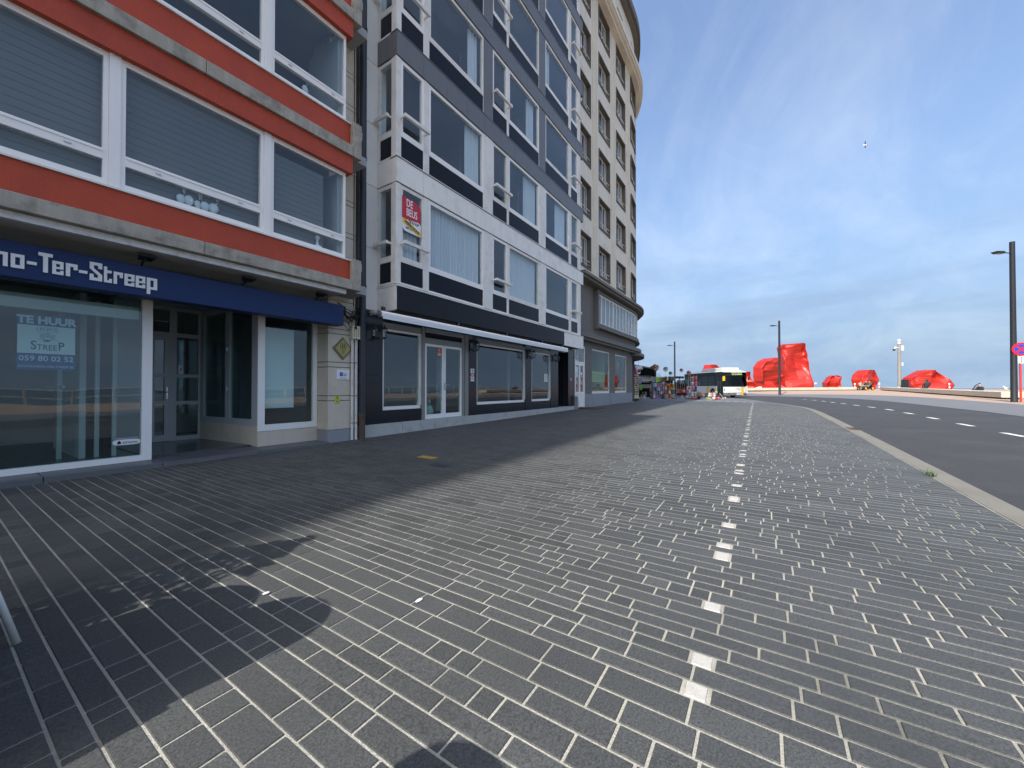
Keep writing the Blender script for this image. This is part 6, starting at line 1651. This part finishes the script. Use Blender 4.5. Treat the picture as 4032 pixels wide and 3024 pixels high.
# clothes/toy racks
def rack(px, d, w, h, lab, shelves=3):
    p = at(px, d); t = thing('display_rack', lab, 'display rack', p, rz=RZ, local=True, group='wheeled display racks of the souvenir stall')
    f = MB()
    for x_ in (-w / 2, w / 2):
        for y_ in (-.22, .22): f.tube([(x_, y_, .1), (x_, y_, h)], .014, 5)
    f.build('upright', M['steel'], t)
    for i in range(shelves + 1):
        z_ = .12 + (h - .14) * i / shelves; s = MB()
        for y_ in (-.22, .22): s.tube([(-w / 2, y_, z_), (w / 2, y_, z_)], .012, 5)
        for k in range(5): x_ = -w / 2 + w * k / 4; s.tube([(x_, -.22, z_), (x_, .22, z_)], .008, 4)
        s.build('shelf', M['steel'], t)
    for x_ in (-w / 2, w / 2):
        for y_ in (-.2, .2): MB().lathe([(.05, -.02), (.05, .02)], 8, (x_, y_, .05), axis='y').build('castor', M['black'], t)
    MB().box(-w / 2 + .03, w / 2 - .03, -.01, .01, .14, h - .06).build('dark_gap_panel', M['bus_black'], t)  # black sheet added, its colour stands for the shade between goods
    return p
rr_ = random.Random(12)
cat_names = {'green': 'green', 'lime': 'lime green'}
G_SH, G_TOY = 'bright shirts hanging on the souvenir racks', 'small plush toys on the souvenir racks'
p1 = rack(2588, 35.0, .95, 1.98, 'left souvenir rack with bright shirts above soft toys')
for i, cn in enumerate(('beige', 'teal', 'lime', 'green', 'brown', 'orange')):
    item('shirt', cn, mk_shirt, M['c_' + cn], '%s shirt hanging on the top rail of the left souvenir rack' % ('lime green' if cn == 'lime' else cn), 'shirt', off(p1, -.42 + .17 * i, -.24, 1.48), G_SH, RZ + R(rr_.uniform(-20, 20)))
def toys(p, w, rows, cols, tag_):
    for ri, (z_, n) in enumerate(rows):
        for i in range(n):
            cn = cols[(ri * 3 + i * 2) % len(cols)]
            item('plush_toy', cn, mk_plush, M['c_' + cn], '%s plush toy on the %s souvenir rack, %s row, %s' % (cn, tag_, ('top', 'second', 'third', 'bottom')[ri] if len(rows) > 1 else 'upper', ('far left', 'second from left', 'third from left', 'fourth from left', 'fifth from left', 'sixth from left', 'far right')[i if i < n - 1 else 6]), 'soft toy', off(p, -w / 2 + .08 + (w - .16) * i / max(1, n - 1), -.26 + .05 * (i % 2), z_), G_TOY, RZ + R(rr_.uniform(-25, 25)))
toys(p1, .95, ((1.05, 6), (.72, 6), (.38, 7), (.08, 6)), ['sky', 'lilac', 'white', 'grey', 'pink', 'black', 'lilac'], 'left')
p2 = rack(2632, 34.6, .85, 1.98, 'middle souvenir rack with buckets and soft toys')
toys(p2, .85, ((1.62, 5), (.78, 5), (.45, 5), (.10, 6)), ['brown', 'beige', 'white', 'cream', 'black', 'red', 'grey', 'orange'], 'middle')
for i, cn in enumerate(('orange', 'yellow', 'red', 'yellow')):
    item('bucket', cn, mk_bucket, M['c_' + cn], '%s toy bucket hanging on the middle souvenir rack, %s' % (cn, ('far left', 'left', 'centre', 'right')[i]), 'bucket', off(p2, -.30 + .2 * i, -.32, 1.14), 'toy buckets on the middle souvenir rack', RZ)
p3 = rack(2682, 34.2, 1.05, 1.55, 'right souvenir rack hung with wooden spades and red bags', 2)
for i in range(7):
    cn = ('beige', 'beige', 'beige', 'pink', 'beige', 'coral', 'beige')[i]; 
    hd_ = item('spade', cn, mk_spade, M['c_' + cn], '%s beach spade hanging on the right souvenir rack, %s' % ('wooden' if cn == 'beige' else cn, ('leftmost', 'second', 'third', 'fourth', 'fifth', 'sixth', 'rightmost')[i]), 'spade', off(p3, -.48 + .16 * i, -.27, .50), 'beach spades on the right souvenir rack', RZ)
for i, (cn, x_, z_) in enumerate((('pink', -.42, .62), ('red', -.25, .64), ('red', -.13, .52), ('white', .08, .62), ('magenta', .2, .58), ('pink', .40, .66), ('coral', .56, .84))):
    item('beach_bag', cn, mk_bucket, M['c_' + cn], '%s beach bag low on the right souvenir rack, %s' % (cn, ('leftmost', 'second', 'third', 'fourth', 'fifth', 'sixth', 'rightmost')[i]), 'bag', off(p3, x_, -.36, z_), 'beach bags on the right souvenir rack', RZ)
for i in range(5):
    cn = ('sky', 'pink', 'white', 'grey', 'white')[i]
    item('bucket', cn, mk_bucket, M['c_' + cn], '%s bucket on the bottom shelf of the right souvenir rack, %s' % (cn, ('leftmost', 'second', 'middle', 'fourth', 'rightmost')[i]), 'bucket', off(p3, -.4 + .2 * i, -.2, .14), 'buckets on the bottom shelf of the right souvenir rack', RZ)
toys(p3, .9, ((1.30, 5),), ['black', 'grey', 'teal'], 'right')
# ball column
p4 = at(2732, 33.8)
BC = thing('ball_stand', 'tall stand holding two columns of coloured balls on a dark red base', 'ball stand', p4, rz=RZ, local=True)
MB().box(-.28, .28, -.18, .18, 0, .12).build('base', M['c_red'], BC); st_ = MB()
for x_ in (-.3, -.02, .26): st_.tube([(x_, .0, .1), (x_, .0, 2.05)], .016, 6)
st_.build('stand_pole', M['steel'], BC)
GB = 'coloured balls on the tall ball stand'
colsL = ['white', 'white', 'grey', 'pink', 'beige', 'white', 'pink', 'beige', 'white']; colsR = ['white', 'white', 'purple', 'blue', 'pink', 'pink', 'red', 'orange', 'beige']
for i in range(8):
    for s_, cs in ((-.15, colsL), (.13, colsR)):
        cn = cs[i]
        item('ball', cn, mk_ball, M['c_' + cn], '%s ball in the %s column of the ball stand, %s' % (cn, 'left' if s_ < 0 else 'right', ('lowest', 'second up', 'third up', 'fourth up', 'fifth up', 'sixth up', 'seventh up', 'topmost')[i]), 'ball', off(p4, s_, -.06, .33 + .215 * i), GB, RZ)
# pinwheels above the racks
for i, (px_, z_, r_, pal, lab) in enumerate(((2584, 2.75, .30, ('orange', 'red', 'teal', 'cream'), 'big orange and red pinwheel above the left rack'), (2621, 2.62, .25, ('grey', 'pink', 'teal', 'white'), 'round pale multicoloured pinwheel above the middle rack'),
        (2640, 2.25, .19, ('black', 'teal', 'lime', 'grey'), 'dark green pinwheel low above the middle rack'), (2683, 2.52, .19, ('magenta', 'yellow', 'teal', 'orange'), 'dark red round pinwheel above the right rack'), (2712, 2.28, .24, ('red', 'blue', 'yellow', 'red'), 'red and blue pinwheel above the ball stand'))):
    p = at(px_, 34.4); t = thing('pinwheel', lab, 'pinwheel', (p.x, p.y, p.z), rz=RZ, local=True)
    MB().tube([(0, 0, 1.0), (0, 0, z_)], .008, 4).build('stick', M['white_old'], t)
    ro = mk_rotor(12, r_); ro.v = [(x, y, z + z_) for x, y, z in ro.v]; ro.build('rotor', [M['c_' + c] for c in pal], t)
p = at(2595, 34.8); t = thing('wire_basket', 'small wire basket standing on top of the left rack', 'basket', (p.x, p.y, p.z), rz=RZ, local=True)
b_ = MB()
for i in range(8): a = 2 * PI * i / 8; b_.tube([(.1 * math.cos(a), .1 * math.sin(a), 2.0), (.16 * math.cos(a), .16 * math.sin(a), 2.22)], .008, 4)
for r_, z_ in ((.1, 2.0), (.16, 2.22)): b_.tube([(r_ * math.cos(2 * PI * i / 10), r_ * math.sin(2 * PI * i / 10), z_) for i in range(11)], .009, 4)
b_.build('wire', M['grey_frame'], t)
# postcard spinner
p5 = at(2502, 31.0)
PS = thing('postcard_spinner', 'tall cream postcard spinner standing against the grey corner pier', 'postcard stand', p5, rz=RZ, local=True)
MB().box(-.22, .22, -.22, .22, 0, .13).build('base', M['black'], PS)
for i, a in enumerate((0, PI / 2)):
    b_ = MB(); b_.box(-.2, .2, -.205, -.17, .15, 2.02); b_.box(-.2, .2, .17, .205, .15, 2.02)
    if i: b_.v = [(-y, x, z) for x, y, z in b_.v]
    b_.build('rack_panel', M['cream'], PS)
pc = random.Random(4)
for r_ in range(9):
    for c_i in range(3):
        b_ = MB(); x_ = -.125 + .125 * c_i; z_ = .42 + .175 * r_
        b_.add([(x_ - .05, -.206, z_), (x_ + .05, -.206, z_), (x_ + .05, -.225, z_ + .13), (x_ - .05, -.225, z_ + .13), (x_ - .05, -.21, z_), (x_ + .05, -.21, z_), (x_ + .05, -.229, z_ + .13), (x_ - .05, -.229, z_ + .13)], [(0, 1, 2, 3), (7, 6, 5, 4), (0, 4, 5, 1), (1, 5, 6, 2), (2, 6, 7, 3), (3, 7, 4, 0)])
        b_.build('postcard', M['c_' + pc.choice(('black', 'grey', 'orange', 'brown', 'cream', 'black'))] if r_ else M['c_orange'], PS)
        b_ = MB(); b_.box(-.228, -.206, x_ - .05, x_ + .05, z_, z_ + .13); b_.build('postcard', M['c_' + pc.choice(('black', 'grey', 'cream'))], PS)
# hanging bags and shirt near the spinner
p = at(2496, 31.6); t = thing('beach_bag', 'big bright pink bag hanging above the postcard spinner', 'bag', (p.x, p.y, p.z), rz=RZ, local=True)
b_ = MB(); b_.lathe([(.2, 1.98), (.23, 2.15), (.2, 2.4), (.1, 2.62), (.04, 2.68)], 10, (0, -.1, 0)); b_.build('bag_body', M['c_magenta'], t, smooth=True); MB().tube([(0, -.1, 2.68), (0, -.1, 3.2)], .03, 5).build('bag_strap', M['white_old'], t)
p = at(2514, 33.0); t = thing('shirt', 'white shirt with a dark printed figure hanging right of the pink bag', 'shirt', (p.x, p.y, p.z), rz=RZ, local=True)
b_ = mk_shirt(); b_.v = [(x * 1.6, y, z * 1.6 + 2.15) for x, y, z in b_.v]; b_.build('shirt_cloth', M['paper'], t)
MB().ball((.05, -.06, 2.42), (.16, .03, .14), 9, 6).build('print', M['c_brown'], t); MB().tube([(0, 0, 2.85), (0, 0, 3.25)], .01, 4).build('hanger', M['black'], t)
p = at(2521, 34.0)
item('shirt', 'lilac', mk_shirt, M['c_lilac'], 'lilac shirt hanging right of the postcard spinner', 'shirt', off(p, 0, 0, 1.35), G_SH, RZ)
item('shirt', 'purple', mk_shirt, M['c_purple'], 'purple shirt hanging behind the lilac one', 'shirt', off(p, -.1, .15, 1.15), G_SH, RZ)
item('shirt', 'green', mk_shirt, M['c_green'], 'green shirt hanging low beside the postcard spinner', 'shirt', off(p, .05, 0, .8), G_SH, RZ)
for i in range(4):
    item('plush_toy', ('beige', 'brown', 'white', 'grey')[i], mk_plush, M['c_' + ('beige', 'brown', 'white', 'grey')[i]], '%s plush toy on the ground right of the postcard spinner' % ('beige', 'brown', 'white', 'grey')[i], 'soft toy', off(p, .0 + .12 * i, -.3, .02 + .25 * (i % 2)), G_TOY, RZ)
# dark toys in the kiosk mouth
p = at(2566, 35.6); 
for i in range(8): item('plush_toy', ('brown', 'black', 'beige', 'grey')[i % 4], mk_plush, M['c_' + ('brown', 'black', 'beige', 'grey')[i % 4]], '%s plush toy piled left of the first souvenir rack, %s %s' % (('brown', 'black', 'beige', 'grey')[i % 4], ('lowest layer', 'second layer', 'third layer', 'top layer')[i // 2], ('left', 'right')[i % 2]), 'soft toy', off(p, .12 * (i % 2) - .1, 0, .02 + .2 * (i // 2)), G_TOY, RZ + i)
# flower pot, toy heap, toy dog on a lead
p = at(2752, 33.5); t = thing('flower_pot', 'black pot of dried flowers standing before the bus', 'potted plant', (p.x, p.y, p.z), rz=RZ, local=True)
MB().lathe([(.12, 0), (.15, .22), (.13, .2)], 10).build('pot', M['black'], t); b_ = MB(); rq = random.Random(2)
for i in range(70):
    a, e = rq.uniform(0, 6.28), rq.uniform(.5, 1.5); l = rq.uniform(.25, .5); d = Vector((math.cos(a) * math.cos(e), math.sin(a) * math.cos(e), math.sin(e)))
    q = Vector((0, 0, .2)) + d * l; b_.tube([(d.x * .05, d.y * .05, .2), tuple(q)], .006, 3); b_.ball(tuple(q), .028, 5, 3)
b_.build('dried_flowers', M['twig'], t)
p = at(2778, 33.0)
item('bucket', 'pink', mk_bucket, M['c_pink'], 'pink bucket lying on the paving left of the toy heap', 'bucket', off(p, 0, .3, .25), None, RZ)
item('bucket', 'lime', mk_bucket, M['c_lime'], 'lime green bucket on the paving left of the toy heap', 'bucket', off(p, .03, -.2, .005), None, RZ)
for i in range(9):
    cn = ('white', 'cream', 'white', 'grey', 'white', 'white', 'cream', 'pink', 'white')[i]
    item('plush_toy', cn, mk_plush, M['c_' + cn], '%s plush toy in the heap before the bus, %s layer, %s' % (cn, ('lower', 'upper')[i // 5], ('far left', 'left', 'middle', 'right', 'far right')[i % 5]), 'soft toy', off(p, .28 + .13 * (i % 5), -.1 * (i // 5), .0 + .20 * (i // 5)), 'plush toys heaped on the paving before the bus', RZ + i * .7)
for i, (x_, z_, cn) in enumerate(((.50, .10, 'white'), (.70, .10, 'red'), (.88, .12, 'pink'))):
    item('ball', cn, mk_ball, M['c_' + cn], '%s ball in front of the toy heap' % cn, 'ball', off(p, x_, -.4, z_), 'balls before the toy heap', RZ)
t = thing('toy_windmill', 'yellow-green paper flower on a stick in the toy heap', 'toy', off(p, .85, 0, 0), rz=RZ, local=True)
MB().tube([(0, 0, 0), (0, 0, .55)], .01, 5).build('stick', M['white_old'], t); ro = mk_rotor(9, .16); ro.v = [(x, y, z + .6) for x, y, z in ro.v]; ro.build('rotor', [M['c_lime'], M['c_yellow'], M['c_lime'], M['c_cream']], t)
t = thing('pull_toy', 'white and orange pull-along toy dog with a pale stick right of the heap', 'toy', off(p, 1.28, -.5, 0), rz=RZ, local=True)
b_ = MB(); b_.ball((0, 0, .12), (.14, .07, .08), 8, 6); b_.ball((.13, 0, .17), .06, 7, 5)
for x_ in (-.08, .08):
    for y_ in (-.05, .05): b_.tube([(x_, y_, .1), (x_, y_, 0)], .02, 5)
b_.build('toy_body', M['c_cream'], t); MB().ball((-.03, -.04, .15), (.07, .05, .05), 7, 5).build('patch', M['c_orange'], t); MB().tube([(-.08, 0, .15), (-.32, .1, .55)], .014, 5).build('pull_stick', M['c_white'], t)

# ================================================================== TERRACE FURNITURE at the left (one chair in view; armchairs and bush added unseen for their shade)
CH_ = thing('terrace_chair', 'white metal terrace chair with dark woven seat at the left edge, one leg in view', 'chair', (0, 2.95, 0))
ft = Vector((.285, 2.945, gz(.3) + .005))
MB().tube([tuple(ft), (.176, 2.93, .46)], .0145, 10).build('leg', M['white_old'], CH_, smooth=True)
MB().tube([(.24, 3.36, .005), (.16, 3.34, .46)], .0145, 10).build('leg', M['white_old'], CH_, smooth=True)
for y_ in (2.94, 3.35): MB().tube([(-.38, y_, .0), (-.36, y_, .46), (-.44, y_, .92)], .0145, 10).build('leg', M['white_old'], CH_, smooth=True)
MB().box(-.36, .15, 2.94, 3.34, .43, .46).build('seat', M['wicker'], CH_)
b_ = MB()
for i in range(9):
    for j in range(9):
        b_.tube([(-.42, 2.96 + .046 * i, .5 + .045 * j), (-.43, 2.98 + .046 * i, .53 + .045 * j)], .011, 4)
for i in range(10): b_.tube([(-.37, 2.95 + .044 * i, .48), (-.445, 2.95 + .044 * i, .93)], .007, 4); b_.tube([(-.37 - .008 * i, 2.94, .48 + .05 * i), (-.37 - .008 * i, 3.35, .48 + .05 * i)], .007, 4)
b_.build('woven_back', M['wicker'], CH_)
b_ = MB()
for k in range(3):
    b_.tube([(.10 + .045 * k + .045 * math.cos(a), 3.03 - .035 * k + .012 * math.sin(a * 2), .30 - .055 * k + .04 * math.sin(a)) for a in [2 * PI * i / 12 for i in range(13)]], .014, 6)
b_.build('woven_loops', colour('woven_navy', (.012, .02, .04)), CH_)
def lounge(x, y, h, w, lab):  # unseen armchair shapes, added for the shadows they throw on the setts
    t = thing('shade_armchair', lab, 'armchair', (x, y, 0), local=True, group='dark wicker armchairs added out of view to cast shade')
    n = 12; poly = [(-w / 2, .05), (w / 2, .05)] + [(w / 2 * math.cos(a), h - w / 2 + w / 2 * math.sin(a)) for a in [PI * i / n for i in range(n + 1)]]
    MB().prism(poly, -.09, 0, axis='x').build('back', M['wicker'], t, bevel=.03)
    MB().ball((-.075, 0, h - .17), (.05, .15 * w / .4, .09), 10, 6).build('cushion', M['jacket'], t, smooth=True)
    MB().box(-.60, -.06, -w / 2, w / 2, .28, .42).build('seat', M['wicker'], t)
    for s in (-1, 1): MB().box(-.55, -.06, s * w / 2 - .03, s * w / 2 + .03, .42, .64).build('armrest', M['wicker'], t)
    for a in (-.55, -.05):
        for s in (-1, 1): MB().box(a - .025, a + .025, s * (w / 2 - .04) - .025, s * (w / 2 - .04) + .025, 0, .28).build('leg', M['wicker'], t)
lounge(-.10, 2.22, 1.28, .50, 'dark round-backed wicker armchair nearest the camera on the left, added out of view to cast a shadow')
lounge(-.16, 2.68, 1.20, .50, 'narrow dark round-backed wicker armchair between its neighbour and the white chair, added out of view to cast a shadow')
lounge(-.42, .93, 1.36, .40, 'dark tall-backed wicker armchair behind the camera, added out of view to cast a shadow')
PT = thing('shade_bush', 'tall leafy bush in a round pot beside the white terrace chair, added out of view to cast dappled shade', 'potted plant', (-.52, 3.26, 0), local=True)  # unseen bush added so its leaves dapple the paving
MB().lathe([(.17, 0), (.22, .4), (.2, .38)], 14).build('pot', M['plinth'], PT); MB().tube([(0, 0, .3), (.02, 0, 1.0), (0, .02, 1.6)], .02, 6).build('stem', M['rust'], PT)
b_ = MB(); rl = random.Random(6)
for i in range(620):
    th_, z_ = rl.uniform(0, 6.28), rl.uniform(.62, 2.05); r_ = .30 * math.sqrt(rl.random()) * (1 if z_ < 1.6 else (2.0 - z_) / .4)
    c_0 = Vector((r_ * math.cos(th_), r_ * math.sin(th_), z_)); a = Vector((rl.gauss(0, 1), rl.gauss(0, 1), rl.gauss(0, 1))).normalized() * .058; bb = a.orthogonal().normalized() * .028
    b_.add([c_0 - a, c_0 + bb, c_0 + a, c_0 - bb], [(0, 1, 2, 3)])
b_.build('leaves', M['leaf'], PT)

# promenade wall and railing on the sea side (seen mirrored in the shop windows)
PR = thing('sea_railing', 'white railing along the sea edge of the promenade, mirrored in the shop windows', 'railing', (0, -23.0, 0))
b_ = MB()
for i in range(46): b_.box(-40 + 2 * i - .05, -40 + 2 * i + .05, -23.05, -22.95, zp(-40 + 2 * i, -23) - .05, zp(-40 + 2 * i, -23) + 1.0)
b_.build('railing_posts', M['white_old'], PR)
b_ = MB()
for zr in (.45, .98):
    for a, b in ((-41, 20), (20, 51)): b_.tube([(a, -23, zp(a, -23) + zr), (b, -23, zp(b, -23) + zr)], .035, 6)
b_.build('rail', M['white_old'], PR)
